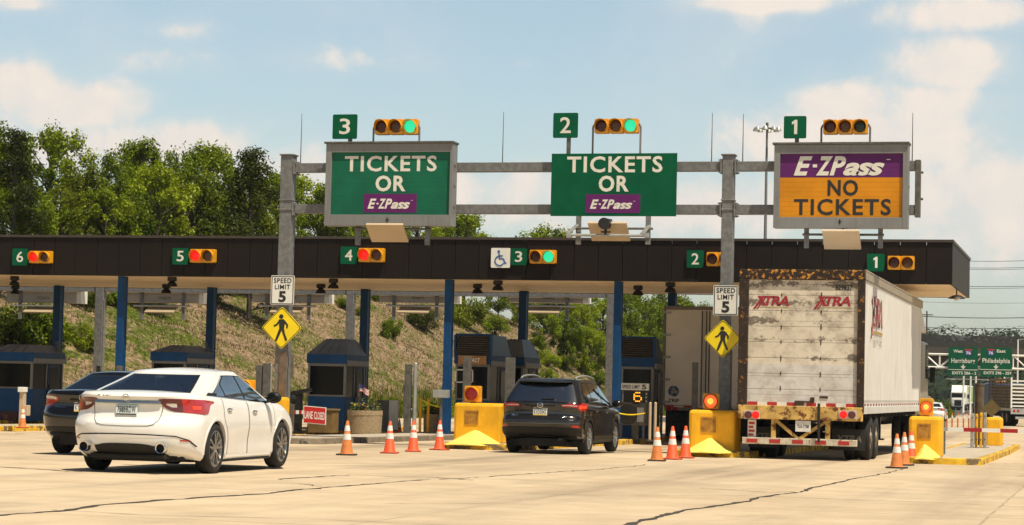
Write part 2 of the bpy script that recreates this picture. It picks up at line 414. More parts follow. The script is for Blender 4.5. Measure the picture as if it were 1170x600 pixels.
pm.f = [(2*i, 2*i+1, 2*i+3, 2*i+2) for i in range(len(pv)-1)]; pm.m = [0]*len(pm.f)
struct('toll_plaza_pavement', pm, MCON, fix=False)

# asphalt carriageway beyond the plaza
am = MB(); MASP = mat('asphalt', (.085, .082, .078), .9, 0, .15, 1.2, .2, 30)
av = [v for v in pv if v >= 108]
for v in av: am.v += [(-26.5, v, zg(v)+.005), (-15.8, v, zg(v)+.005)]
am.f = [(2*i, 2*i+1, 2*i+3, 2*i+2) for i in range(len(av)-1)]; am.m = [0]*len(am.f)
struct('road', am, MASP, fix=False)
lm = MB()
for uu in (-26.2, -16.1):
    o = len(lm.v)
    for v in av: lm.v += [(uu-.08, v, zg(v)+.01), (uu+.08, v, zg(v)+.01)]
    lm.f += [(o+2*i, o+2*i+1, o+2*i+3, o+2*i+2) for i in range(len(av)-1)]
lm.m = [0]*len(lm.f)
struct('road_edge_marking', lm, M['white'], fix=False)

# tar-filled cracks and rough joints in the slabs
cm = MB(); MTAR = mat('joint_tar', (.055, .045, .035), .8, 0, .3, 8)
def crack(pix, w0, w1, jit=.02):
    pts = [on_ground(*p) for p in pix]
    dense = []
    for a, b in zip(pts[:-1], pts[1:]):
        k = max(2, int(math.dist(a, b)/.16))
        dense += [(a[0]+(b[0]-a[0])*i/k, a[1]+(b[1]-a[1])*i/k) for i in range(k)]
    dense.append(pts[-1]); o = len(cm.v); nn = len(dense); off = 0
    for i, (u, v) in enumerate(dense):
        a, b = dense[max(0, i-1)], dense[min(nn-1, i+1)]; t = np.array([b[0]-a[0], b[1]-a[1]]); t /= np.linalg.norm(t); nx, ny = -t[1], t[0]
        off = .8*off+random.gauss(0, jit); w = (w0+(w1-w0)*i/nn)*random.uniform(.35, 1.35)/2
        for s in (-1, 1): cm.v.append((u+nx*(off+s*w), v+ny*(off+s*w), zg(v)+.005))
    cm.f += [(o+2*i, o+2*i+1, o+2*i+3, o+2*i+2) for i in range(nn-1)]; cm.m += [0]*(nn-1)
crack([(-40, 592), (0, 589), (60, 584.5), (120, 577), (180, 572), (260, 567), (330, 561), (400, 555), (490, 548)], .10, .05)
crack([(60, 583), (160, 589), (330, 593), (520, 601), (640, 606)], .025, .015)
crack([(700, 606), (735, 596), (780, 584), (830, 576), (880, 567), (915, 562), (960, 551), (1015, 540), (1030, 536)], .09, .03, .014)
crack([(500, 548), (560, 545), (620, 541), (690, 536), (740, 531)], .045, .03)
crack([(-20, 533), (40, 536), (80, 539)], .08, .06)
crack([(320, 548), (400, 543), (500, 546), (540, 549)], .07, .05)
crack([(280, 552), (340, 553), (370, 556)], .03, .02)
crack([(870, 567), (960, 571), (1080, 575), (1175, 580)], .03, .025)
crack([(800, 558), (880, 563), (910, 562)], .03, .03)
crack([(440, 575), (560, 576), (620, 577)], .025, .015)
crack([(1090, 531), (1130, 530.5), (1175, 530)], .06, .06)
crack([(560, 563), (700, 567), (860, 566)], .02, .015)
struct('pavement_crack', cm, MTAR, fix=False)

# raised lane islands with kerbs
ISL = [-3.35, -8.4, -13.75, -18.55, -23.55, -28.6, -33.7]
def island(c, v0, v1, w, kmat, hgt=.14):
    mb = MB(); r = w/2
    out = []
    for i in range(9):                             # rounded nose towards the traffic
        a = pi+pi*i/8; out.append((c+r*cos(a), v0+r*.55+r*.55*sin(a)))
    out += [(c+r, v0+2), (c+r, 55), (c+r, 63), (c+r, v1), (c-r, v1), (c-r, 63), (c-r, 55), (c-r, v0+2)]
    k = .16; n = len(out)
    cx, cy = c, (v0+v1)/2
    inn = [(c+(u-c)*(r-k)/r, (v+k) if v < v0+1 else (v if v < v1 else v-k)) for u, v in out]
    vs = [(u, v, zg(v)-.05) for u, v in out]+[(u, v, zg(v)+hgt) for u, v in out]+[(u, v, zg(v)+hgt) for u, v in inn]
    fs = []; ms = []
    for i in range(n):
        j = (i+1) % n; fs += [(i, j, n+j, n+i), (n+i, n+j, 2*n+j, 2*n+i)]; ms += [0, 0]
    mb.v = vs; mb.f = fs; mb.m = ms
    m2 = [2*n+i for i in range(n)]
    nose = m2[:9]; mb.f.append(tuple(nose)); mb.m.append(1)
    R_, L_ = [m2[8], m2[9], m2[10], m2[11], m2[12]], [m2[0], m2[16], m2[15], m2[14], m2[13]]
    for i in range(4): mb.f.append((L_[i], R_[i], R_[i+1], L_[i+1])); mb.m.append(1)
    struct('lane_island', mb, [kmat, M['islc']], bevel=.02)
for i, c in enumerate(ISL):
    island(c, 48.0 if i < 4 else 49.5, 71.5 if i else 70.8, 1.75 if i != 3 else 1.8, M['kerb'] if i != 3 else M['kerbc'])

# ------------------------------------------------------------------ toll canopy (u: -46 .. -3.9, v: 60 .. 68)
CV0, CV1, CU0, CU1, CZ0, CZ1 = 60.0, 68.0, -47.0, -3.92, 4.395, 5.56
can = thing('toll_canopy', 'long flat dark brown roof canopy over the toll lanes, on blue columns', 'canopy', ((CU0+CU1)/2, CV0, 0))
def cpart(name, mb, mats, **kw): return build(name, mb, mats, can, loc=tuple(-q for q in can.location), **kw)
mb = MB(); u = CU1; wd = .70
mb.bx(CU0, CU1-.08, CV0+.04, CV1-.08, CZ0+.05, CZ1-.1)
cpart('roof_deck', mb, M['black'])
mb = MB()
i = 0; x = CU1
while x > CU0+.1:
    mb.bx(max(CU0, x-wd)+.012, x-(0 if i == 0 else .0), CV0-.02, CV0+.04, CZ0, CZ1-.02); x -= wd; i += 1
cpart('front_fascia', mb, M['fascia'], bevel=.004)
mb = MB(); y = CV0+.045
while y < CV1-.1:
    y1 = min(CV1, y+1.35); mb.bx(CU1-.06, CU1, y, y1-.012, CZ0, CZ1-.02); y = y1
cpart('end_fascia', mb, M['fascia_sunlit'], bevel=.004)
mb = MB(); mb.bx(CU0, CU1, CV1-.06, CV1, CZ0, CZ1-.02); cpart('rear_fascia', mb, M['fascia'])
mb = MB(); mb.bx(CU0, CU1+.03, CV0-.06, CV0+.06, CZ1-.02, CZ1+.05); mb.bx(CU1-.05, CU1+.03, CV0+.062, CV1, CZ1-.02, CZ1+.05); cpart('roof_edge_trim', mb, mat('edge_trim', (.07, .055, .045), .45, .3, .1))
def soffit_mat():
    m = bpy.data.materials.new('soffit_planks'); m.use_nodes = True; nt = m.node_tree; b = nt.nodes['Principled BSDF']
    v = N(nt, 'ShaderNodeTexCoord').outputs['Object']
    sx = N(nt, 'ShaderNodeSeparateXYZ'); L(nt, v, sx.inputs[0])
    row = mth(nt, 'FLOOR', mth(nt, 'DIVIDE', sx.outputs[1], .62))
    cb = N(nt, 'ShaderNodeCombineXYZ'); L(nt, mth(nt, 'MULTIPLY', sx.outputs[0], .25), cb.inputs[0]); L(nt, mth(nt, 'MULTIPLY', row, 7.3), cb.inputs[1])
    n1 = noise(nt, cb.outputs[0], 1., 5, .7)
    mp = N(nt, 'ShaderNodeMapping'); L(nt, v, mp.inputs[0]); mp.inputs['Scale'].default_value = (.35, 5, 1)
    n2 = noise(nt, mp.outputs[0], 1.6, 6, .7)
    c = mixc(nt, maprange(nt, n1, .3, .7), (.74, .56, .36), (.90, .72, .49))
    c = mixc(nt, mth(nt, 'MULTIPLY', maprange(nt, n2, .54, .70), .8), c, (.22, .14, .075))
    fr = mth(nt, 'ABSOLUTE', mth(nt, 'SUBTRACT', mth(nt, 'FRACT', mth(nt, 'DIVIDE', sx.outputs[1], 1.24)), .5))
    c = mixc(nt, mth(nt, 'MULTIPLY', maprange(nt, fr, .47, .495), .7), c, (.16, .10, .06))
    fx = mth(nt, 'ABSOLUTE', mth(nt, 'SUBTRACT', mth(nt, 'FRACT', mth(nt, 'DIVIDE', sx.outputs[0], 3.44)), .5))
    c = mixc(nt, mth(nt, 'MULTIPLY', maprange(nt, fx, .490, .498), .5), c, (.16, .10, .06))
    L(nt, c, b.inputs['Base Color']); b.inputs['Roughness'].default_value = .65
    return m
mb = MB(); mb.bx(CU0+.002, CU1-.062, CV0+.042, CV1-.062, CZ0+.012, CZ0+.048); cpart('soffit', mb, soffit_mat())
FRONTC = [-13.21, -18.20, -23.21, -28.46, -33.5, -8.1]
BACKC = [-12.95, -17.75, -23.05, -28.4, -33.95, -8.0]
for cs, v, ww in ((FRONTC, CV0+.35, .205), (BACKC, CV1-.95, .25)):
    for c in cs:
        mb = MB(); z0 = zg(v)+.10
        mb.bx(c-ww/2, c+ww/2, v-.05, v+.05, z0, CZ0+.012); mb.bx(c-ww/2, c+ww/2, v+.19, v+.25, z0, CZ0+.012); mb.bx(c-ww/2+.012, c+ww/2-.012, v+.05, v+.19, z0, CZ0+.012)
        mb.bx(c-ww/2-.07, c+ww/2+.07, v-.10, v+.30, z0-.01, z0+.03)
        cpart('column', mb, M['blue'], bevel=.01)

# ------------------------------------------------------------------ galvanised sign gantry in front (v = 50)
GV = 50.0
gan = thing('sign_gantry', 'galvanised steel sign gantry with two beams spanning the near lanes', 'gantry', (-13.5, GV, zg(GV)))
def gpart(name, mb, mats, **kw): return build(name, mb, mats, gan, loc=tuple(-q for q in gan.location), **kw)
def gpost(x0, x1, ytop):
    a, b = P(x0, 300, GV)[0], P(x1, 300, GV)[0]; zt = P((x0+x1)/2, ytop, GV)[1]; c = (a+b)/2; w = (b-a)*.78
    mb = MB(); mb.bx(c-w/2, c+w/2, GV-w/2, GV+w/2, zg(GV)+.14, zt)
    mb.bx(c-w/2-.03, c+w/2+.03, GV-w/2-.03, GV+w/2+.03, zt, zt+.04)
    mb.bx(c-w/2-.12, c+w/2+.12, GV-w/2-.12, GV+w/2+.12, zg(GV)+.12, zg(GV)+.18)
    for zz in (P(x0, 229, GV)[1], P(x0, 240, GV)[1]): mb.bx(c-w/2-.02, c+w/2+.02, GV-w/2-.02, GV+w/2+.02, zz-.02, zz+.02)
    gpart('post', mb, M['galv'], bevel=.012); return c, w
cL, wL = gpost(318, 335.5, 178.5); cR, wR = gpost(822.5, 839.5, 178.5)
zu = (P(700, 185.2, GV)[1]+P(700, 196.6, GV)[1])/2; hu = .225; zl = (P(700, 233.5, GV)[1]+P(700, 245.6, GV)[1])/2
uE = P(1052, 210, GV)[0]
for zz in (zu, zl):
    mb = MB(); mb.bx(cL+wL/2+.05, cR-wR/2-.05, GV-.10, GV+.10, zz-hu/2, zz+hu/2); mb.bx(cR+wR/2+.05, uE-.12, GV-.10, GV+.10, zz-hu/2, zz+hu/2)
    for c, w in ((cL, wL), (cR, wR)):
        for s in (-1, 1):
            if c == cL and s == -1: continue
            mb.bx(c+s*(w/2+.03)-.02, c+s*(w/2+.03)+.02, GV-.16, GV+.16, zz-.17, zz+.17)
            for dz in (-.14, .14):
                for dv in (-.13, .13): mb.tube((c+s*(w/2+.05), GV+dv, zz+dz), (c+s*(w/2+.09), GV+dv, zz+dz), .022, n=6)
    gpart('beam', mb, M['galv'], bevel=.01)
mb = MB(); mb.bx(uE-.12, uE, GV-.12, GV+.12, zl-hu/2-.05, zu+hu/2+.02); mb.tube((uE+.01, GV-.02, zl+.25), (uE+.06, GV-.02, zl+.25), .03); mb.tube((uE+.01, GV-.02, zu-.15), (uE+.06, GV-.02, zu-.15), .03)
gpart('end_bracket', mb, M['galvd'], bevel=.01)
for px, yt in ((345, 130), (575.5, 128), (814, 129), (849.5, 130), (1043, 129)):
    u, zt = P(px, yt, GV+.15); mb = MB(); mb.tube((u, GV+.15, zu-.1), (u, GV+.15, zt), .016, .007, 6); mb.bx(u-.03, u+.03, GV+.102, GV+.18, zu-.06, zu+.06)
    gpart('lightning_rod', mb, M['galvd'])
# steel sheath plates bolted to the left post
for x0, x1, y0, y1, mt in ((318.5, 326.5, 402, 455, 'wood'), (331.5, 335, 405, 432, 'galvd'), (330.5, 335.5, 462, 493, 'galvd')):
    a, z0, b, z1 = rect(x0, y0, x1, y1, GV-.2); mb = MB(); mb.bx(a, b, GV-wL/2-.035, GV-wL/2-.004, z0, z1); gpart('cover_plate', mb, M['galvd'] if mt == 'galvd' else mat('weathered_plate', (.17, .125, .085), .6, .2, .25, 6), bevel=.004)

# ------------------------------------------------------------------ second gantry behind the canopy (v = 75)
RV = 74.0
rg = thing('rear_sign_gantry', 'galvanised gantry behind the canopy, its beam just under the soffit', 'gantry', (-22, RV, zg(RV)))
def rpart(name, mb, mats, **kw): return build(name, mb, mats, rg, loc=tuple(-q for q in rg.location), **kw)
zb0, zb1 = P(500, 338.2, RV)[1], P(500, 331, RV)[1]
rposts = []
for x0, x1 in ((107.5, 119), (394, 405), (691.5, 703.5)):
    a, b = P(x0, 400, RV)[0], P(x1, 400, RV)[0]; c = (a+b)/2; w = (b-a)*.75; rposts.append(c)
    mb = MB(); mb.bx(c-w/2, c+w/2, RV-w/2, RV+w/2, zg(RV)-.02, zb1+.95); mb.bx(c+w/2, c+w/2+.05, RV-w/2+.05, RV-w/2+.1, zg(RV)-.02, zb0-.3)
    rpart('post', mb, M['galv'], bevel=.01)
for i in range(2):
    z0 = zb0+i*1.0
    mb = MB(); a = P(-60, 334, RV)[0]
    ends = [a]+[q for c in rposts for q in (c-.19, c+.19)]
    for k in range(0, 6, 2): mb.bx(ends[k], ends[k+1], RV-.1, RV+.1, z0, z0+(zb1-zb0))
    rpart('beam', mb, M['galv'], bevel=.008)
class T:
    """a thing whose parts are given in world coordinates"""
    def __init__(s, name, label, cat, loc, group=None):
        s.o = thing(name, label, cat, loc, 0, group); s.inv = tuple(-q for q in loc)
    def part(s, name, mb, mats, parent=None, **kw):
        return build(name, mb, mats, s.o if parent is None else parent, loc=s.inv if parent is None else None, **kw)

# ------------------------------------------------------------------ overhead signs on the front gantry
FV = 49.45
def lined(name, base, rep):                        # slatted rotating-drum face: fine horizontal seams
    m = bpy.data.materials.new(name); m.use_nodes = True; nt = m.node_tree; b = nt.nodes['Principled BSDF']
    v = N(nt, 'ShaderNodeTexCoord').outputs['Object']; sx = N(nt, 'ShaderNodeSeparateXYZ'); L(nt, v, sx.inputs[0])
    fr = mth(nt, 'ABSOLUTE', mth(nt, 'SUBTRACT', mth(nt, 'FRACT', mth(nt, 'DIVIDE', sx.outputs[2], rep)), .5))
    n = noise(nt, v, 1.3, 5, .6)
    c = mixc(nt, maprange(nt, n, .3, .7), tuple(q*.82 for q in base), tuple(q*1.1 for q in base))
    c = mixc(nt, mth(nt, 'MULTIPLY', maprange(nt, fr, .44, .49), .45), c, tuple(q*.35 for q in base))
    L(nt, c, b.inputs['Base Color']); b.inputs['Roughness'].default_value = .5; b.inputs['Specular IOR Level'].default_value = .3
    return m
def ezlogo(mb, x0, y0, x1, y1, y):
    a, z0, b, z1 = rect(x0, y0, x1, y1, y); w = b-a; h = z1-z0
    kw = dict(bold=.035, shear=.32)
    text(mb, 'E', a, z0, a+.20*w, z1, y, **kw)
    mb.bx(a+.205*w, a+.25*w, y-.002, y+.002, z0+.42*h, z0+.58*h)
    text(mb, 'Z', a+.24*w, z0, a+.42*w, z1, y, **kw)
    text(mb, 'P', a+.385*w, z0, a+.56*w, z1, y, **kw)
    text(mb, 'ass', a+.53*w, z0-.01*h, a+.97*w, z0+.66*h, y, bold=.035, shear=.32, spacing=.9)
    mb.bx(a+.99*w, a+1.03*w, y-.002, y+.002, z0+.80*h, z0+.84*h)
def brackets(t, legs, yl, rodx, rody, pan, parent_v):
    for x in legs:
        a, z0, b, z1 = rect(x-2.6, yl[0], x+2.6, yl[1], parent_v); mb = MB(); mb.bx(a, b, parent_v-.05, parent_v+.05, z0, z1); t.part('bracket', mb, M['galv'], bevel=.006)
    a, z = P(rodx[0], rody, parent_v-.1); b, _ = P(rodx[1], rody, parent_v-.1); mb = MB(); mb.tube((a, parent_v-.1, z), (b, parent_v-.1, z), .028); t.part('rod', mb, M['galvd'])
def antenna(px, label):                            # tilted flat reader panel, seen from below
    (x0, x1, yt), (x2, x3, yb) = px; v0 = GV-.05
    a, zt = P(x0, yt, v0); b, _ = P(x1, yt, v0); w = b-a; c, zb_ = P((x2+x3)/2, yb, v0-.42)
    rot = Matrix.Rotation(radians(-43), 3, 'X'); h = .62
    ctr = ((a+b)/2+.05, v0-.30, (zt+zb_)/2+.02)
    t = T('tag_reader_antenna', label, 'antenna', ctr, 'tag reader antennas under the gantry signs')
    mb = MB(); mb.box(ctr, (w, .06, h), 0, Matrix.Rotation(radians(52), 3, 'X')); t.part('panel', mb, M['beige'], bevel=.01)
    mb = MB(); mb.bx(ctr[0]-.10, ctr[0]+.10, v0-.34, v0-.04, ctr[2]+.10, ctr[2]+.13); mb.tube((ctr[0], v0-.1, ctr[2]+.08), (ctr[0], v0-.1, ctr[2]+.30), .02); t.part('mount', mb, M['black'])
    return t

def cabinet_sign(label, out, inn, lower, depth=.5):
    a, z0, b, z1 = rect(*out, FV); ia, iz0, ib, iz1 = rect(*inn, FV)
    t = T('overhead_sign', label, 'road sign', ((a+b)/2, FV, z0), 'overhead lane signs on the front gantry')
    mb = MB()
    for (p, q, r_, s) in ((a, ia, z0, z1), (ib, b, z0, z1), (ia, ib, iz1, z1), (ia, ib, z0, iz0)): mb.bx(p, q, FV, FV+.09, r_, s)
    mb.bx(a, b, FV+.09, FV+depth-.1, z0+.002, z1-.002)
    for k in (.25, .5, .75): mb.bx(b, b+.02, FV+.15, FV+.25, z0+(z1-z0)*k-.03, z0+(z1-z0)*k+.03)
    t.part('cabinet', mb, M['cab'], bevel=.006)
    mb = MB(); mb.bx(a-.04, b+.02, FV-.05, FV+depth-.05, z1+.002, z1+.05); t.part('top_cap', mb, M['galvd'], bevel=.006)
    mb = MB(); mb.bx((a+b)/2-.012, (a+b)/2+.012, FV-.008, FV-.001, z0+.08, z0+.2); mb.bx((a+b)/2-.04, (a+b)/2+.04, FV-.008, FV-.002, z0+.13, z0+.15); t.part('latch', mb, M['black'])
    return t, (ia, iz0, ib, iz1)
YF = FV+.055
# lane 3
t, f = cabinet_sign('grey cabinet sign for lane 3, green face with purple logo panel, leftmost on the gantry', (371.5, 164, 516.5, 258), (378, 173.8, 513.5, 245.3), 0)
mb = MB(); mb.bx(f[0]+.001, f[2]-.001, YF, YF+.03, f[1]+.001, f[3]-.001); t.part('face', mb, lined('lined_green', (.003, .125, .066), .11))
mb = MB(); text(mb, 'TICKETS', *rect(394, 178, 499, 196, YF-.004), YF-.004, bold=.022, spacing=1.12); text(mb, 'OR', *rect(429, 200.5, 463.5, 218.8, YF-.004), YF-.004, bold=.03, spacing=1.1); t.part('lettering', mb, M['legend'])
a = rect(415.5, 221.5, 476, 243, YF-.004); mb = MB(); mb.bx(a[0], a[2], YF-.004, YF-.001, a[1], a[3]); lp = t.part('logo_panel', mb, M['purple'])
mb = MB(); ezlogo(mb, 420, 227, 470, 238.5, YF-.008); t.part('logo_lettering', mb, M['legend'])
brackets(t, (409, 488.5), (257.5, 280), (405, 492), 261.5, None, GV-.25)
antenna(((424, 466, 260), (429.5, 472.5, 274.5)), 'beige tilted antenna panel under the lane 3 gantry sign')
# lane 2: plain flat panel
a, z0, b, z1 = rect(629.7, 175.3, 773, 247, FV+.2)
t = T('overhead_sign', 'flat green sign without cabinet for lane 2 reading tickets, middle of the gantry', 'road sign', ((a+b)/2, FV+.2, z0), 'overhead lane signs on the front gantry')
mb = MB(); mb.bx(a, b, FV+.2, FV+.235, z0, z1); t.part('panel', mb, M['green'])
mb = MB(); text(mb, 'TICKETS', *rect(648, 178.5, 757, 197.2, FV+.196), FV+.196, bold=.022, spacing=1.12); text(mb, 'OR', *rect(684, 200.6, 718.5, 219.2, FV+.196), FV+.196, bold=.03, spacing=1.1); t.part('lettering', mb, M['legend'])
mb = MB(); q = rect(669, 222, 731.5, 243.5, FV+.195); mb.bx(q[0], q[2], FV+.194, FV+.198, q[1], q[3]); t.part('logo_panel', mb, M['purple'])
mb = MB(); ezlogo(mb, 674, 228, 724, 238.7, FV+.190); t.part('logo_lettering', mb, M['legend'])
mb = MB()
for k in range(14):
    for zz in (.1, .5, .9): mb.tube((a+(b-a)*(k+.5)/14, FV+.199, z0+(z1-z0)*zz), (a+(b-a)*(k+.5)/14, FV+.195, z0+(z1-z0)*zz), .010, n=6)
t.part('rivets', mb, M['greenface'])
mb = MB()
for k in (.2, .8): mb.bx(a+(b-a)*k-.04, a+(b-a)*k+.04, FV+.237, GV-.102, z0+.02, z1-.02)
t.part('stiffener', mb, M['galvd'])
brackets(t, (661, 740.5), (246.5, 279.5), (656, 746), 261, None, GV-.3)
mb = MB(); v = GV-.62
A, Bq = P(649, 268.5, v), P(740, 269.5, v); mb.tube((A[0], v, A[1]), (Bq[0], v, Bq[1]), .035)
for x0, y0, x1, y1 in ((660, 257, 648, 267), (742, 258, 733, 268)):
    p, q = P(x0, y0, GV-.36), P(x1, y1, v); mb.bar((p[0], GV-.36, p[1]), (q[0], v, q[1]), .09, .05)
for x in (650, 739): p = P(x, 269, v); mb.box((p[0], v, p[1]), (.11, .09, .11))
t.part('outrigger', mb, M['alu'], bevel=.006)
antenna(((675, 719, 258.5), (679, 723, 273)), 'beige tilted antenna panel under the lane 2 gantry sign')
v = GV-.62; p = P(692, 256, v)
t = T('camera', 'dark cylindrical camera mounted under the middle gantry sign', 'camera', (p[0], v, p[1]-.25))
mb = MB(); mb.tube((p[0], v-.17, p[1]), (p[0], v+.25, p[1]+.02), .125, n=20); mb.tube((p[0], v-.2, p[1]), (p[0], v-.16, p[1]), .135, n=20); t.part('housing', mb, M['black'], smooth=40)
mb = MB(); mb.tube((p[0], v, p[1]-.26), (p[0], v, p[1]-.10), .03); mb.bx(p[0]-.1, p[0]+.12, v-.06, v+.06, p[1]-.20, p[1]-.17); t.part('mount', mb, M['plastic'])
# lane 1
t, f = cabinet_sign('grey cabinet sign for lane 1, purple logo band above an amber no tickets face', (884, 165, 1037.5, 260.5), (890.8, 175.5, 1035.3-4, 248.3), 0)
zm = P(960, 202.8, YF)[1]
mb = MB(); mb.bx(f[0]+.001, f[2]-.001, YF, YF+.03, zm+.001, f[3]-.001); t.part('logo_panel', mb, lined('lined_purple', (.11, .014, .125), .11))
mb = MB(); mb.bx(f[0]+.001, f[2]-.001, YF, YF+.03, f[1]+.001, zm-.001); t.part('face', mb, lined('lined_amber', (.62, .24, .004), .11))
mb = MB(); ezlogo(mb, 907, 178.5, 1014, 200.5, YF-.006); t.part('logo_lettering', mb, M['legend'])
mb = MB(); text(mb, 'NO', *rect(945.5, 205.5, 980.5, 224, YF-.004), YF-.004, bold=.03, spacing=1.1); text(mb, 'TICKETS', *rect(907, 227.3, 1018, 246, YF-.004), YF-.004, bold=.022, spacing=1.12); t.part('lettering', mb, M['legblk'])
brackets(t, (921.5, 1006), (260, 283.5), (917, 1010), 268, None, GV-.25)
antenna(((940, 982, 268), (944, 988, 282)), 'beige tilted antenna panel under the lane 1 gantry sign')

def number_sign(ch, box, v, label, post=None, group='green lane number plates'):
    a, z0, b, z1 = rect(*box, v)
    t = T('lane_number_sign', label, 'number sign', ((a+b)/2, v, z0), group)
    mb = MB(); mb.prism(rrect(a, z0, b, z1, .035), v, v+.02); t.part('plate', mb, M['green'])
    w, h = b-a, z1-z0; mb = MB()
    cw = .22 if ch == '1' else .44
    if ch == '1': mb.prism([(a+w*.46, z0+.19*h), (a+w*.60, z0+.19*h), (a+w*.60, z0+.83*h), (a+w*.50, z0+.83*h), (a+w*.36, z0+.73*h), (a+w*.36, z0+.62*h), (a+w*.46, z0+.66*h)], v-.005, v-.001)
    else: text(mb, ch, a+w*(.5-cw/2), z0+.19*h, a+w*(.5+cw/2), z0+.83*h, v-.004, bold=.012)
    t.part('numeral', mb, M['legend'])
    mb = MB()
    if post:
        u, zb_ = P(post[0], post[1], v+.05); mb.bx(u-.045, u+.045, v+.022, v+.08, zb_-.1, z0+.3); t.part('post', mb, M['galvd'])
    else:
        mb.bx(a+.05, b-.05, v+.021, v+.055, z0+.1*h, z0+.2*h); mb.bx(a+.05, b-.05, v+.021, v+.055, z0+.8*h, z0+.9*h); t.part('mount', mb, M['black'])
    return t
number_sign('3', (380, 130.7, 408, 158.8), FV+.1, 'green number 3 plate on a post above the leftmost gantry sign', (400, 163), 'green lane number plates on the gantry')
number_sign('2', (632, 129, 660.3, 157.6), FV+.25, 'green number 2 plate on a post above the middle gantry sign', (649.5, 176), 'green lane number plates on the gantry')
number_sign('1', (895.5, 132.6, 921.3, 158.2), FV+.1, 'green number 1 plate on a post above the amber gantry sign', (910.5, 164.5), 'green lane number plates on the gantry')

def signal(box, v, lamps, label, posts=None, group='three lens lane signals on the gantry', cat='traffic light'):
    a, z0, b, z1 = rect(*box, v); n = len(lamps); w = (b-a)/n; h = z1-z0
    t = T('traffic_signal', label, cat, ((a+b)/2, v, z0), group)
    for k, (mt) in enumerate(lamps):
        c = a+w*(k+.5); zc = (z0+z1)/2; R = min(w, h)*.42
        mb = MB(); mb.prism(rrect(a+w*k+.004, z0, a+w*(k+1)-.004, z1, .03), v, v+.2)
        hs = t.part('housing', mb, M['sigyel'], bevel=.008)
        mb = MB(); mb.lathe([(R*.98, -.006), (R*.9, -.022), (R*.6, -.032), (.001, -.036)], (c, v, zc), 'y', 20); t.part('lens', mb, M[mt], smooth=50)
        mb = MB(); nn = 18; vs_ = []; fs_ = []         # tunnel visor: open below
        for i in range(nn+1):
            al = radians(-38+256*i/nn)
            for (rr, yy) in ((R*1.02, v-.001), (R*1.04, v-.20*(0.55+.45*max(0, sin(al)))), (R*1.10, v-.20*(0.55+.45*max(0, sin(al)))), (R*1.10, v-.001)):
                vs_.append((c+rr*cos(al), yy, zc+rr*sin(al)))
        for i in range(nn):
            for q in range(4): fs_.append((4*i+q, 4*i+(q+1) % 4, 4*(i+1)+(q+1) % 4, 4*(i+1)+q))
        mb.add(vs_, fs_); t.part('visor', mb, M['sigyel'], smooth=40)
    if posts:
        mb = MB()
        for x, s in zip(posts[:2], (1, -1)):
            u, zb_ = P(x, posts[2], v+.1); zt = z0+.45*h; e = a if s == 1 else b
            mb.path([(u, v+.1, zb_-.08), (u, v+.1, zt), (u+s*.03, v+.1, zt+.06), (e+s*.01, v+.1, zt+.08)], .024, 8)
        t.part('bracket', mb, M['galv'], smooth=40)
    return t
signal((428, 136, 477, 153.5), FV+.05, ['r_off', 'a_off', 'g_on'], 'yellow three lens signal showing green above the leftmost gantry sign', (426.5, 479, 163))
signal((679, 135.5, 729, 152), FV+.2, ['r_off', 'a_off', 'g_on'], 'yellow three lens signal showing green above the middle gantry sign', (677, 731.5, 175))
signal((940.3, 136.5, 991.3, 153), FV+.05, ['r_off', 'a_off', 'g_off'], 'yellow three lens signal, all dark, above the amber gantry sign', (938.3, 994, 165))

# ------------------------------------------------------------------ lane numbers and two lens signals on the canopy fascia
KV = CV0-.10
for ch, nb, sb, st in (('6', (14, 284, 31.5, 303.3), (33, 286.8, 57.6, 300.6), 'r'), ('5', (197, 283.5, 215, 302.3), (216.8, 284.7, 244.8, 300), 'r'), ('4', (389, 281.8, 408, 301.7), (409.3, 283.5, 438, 299.3), 'r'),
                       ('3', (583.2, 283.8, 602, 303), (605, 285.6, 634.5, 301), 'g'), ('2', (784.7, 286, 804, 306), (807, 288.2, 835.5, 304), 'd'), ('1', (990.7, 290, 1010.6, 310), (1014, 292.5, 1044.6, 308), 'd')):
    number_sign(ch, nb, KV, 'green number %s plate on the dark canopy fascia' % ch, None, 'green lane number plates on the canopy')
    signal(sb, KV-.12, {'r': ['r_on', 'a_off'], 'g': ['r_off', 'g_on'], 'd': ['r_off', 'a_off']}[st], {'r': 'two lens signal lit red', 'g': 'two lens signal lit green', 'd': 'unlit two lens signal'}[st]+' beside the number %s on the canopy fascia' % ch, None, 'two lens lane signals on the canopy')
a, z0, b, z1 = rect(561, 283.4, 582.8, 306, KV)
t = T('accessible_sign', 'white sign with blue wheelchair symbol left of the number 3 on the canopy', 'sign', ((a+b)/2, KV, z0))
mb = MB(); mb.prism(rrect(a, z0, b, z1, .03), KV, KV+.02); mb.bx(a+.1, b-.1, KV+.021, KV+.08, z0+.1, z1-.1); t.part('plate', mb, M['white'])
w, h = b-a, z1-z0; mb = MB(); mbl = mat('symbol_blue', (.02, .10, .32), .5, 0, 0)
def thick(mb, pts, r, y):
    for (p, q) in zip(pts[:-1], pts[1:]):
        d = Vector((q[0]-p[0], 0, q[1]-p[1])); mb.bar((p[0], y, p[1]), (q[0], y, q[1]), .003, 2*r, up=(0, 0, 1) if abs(d.normalized().z) < .9 else (1, 0, 0))
def disc(mb, c, r, y, n=14, th=.003): mb.prism([(c[0]+r*cos(2*pi*i/n), c[1]+r*sin(2*pi*i/n)) for i in range(n)], y-th/2, y+th/2)
sy = lambda x, y: (a+w*x, z0+h*y)
disc(mb, sy(.40, .82), w*.07, KV-.004)
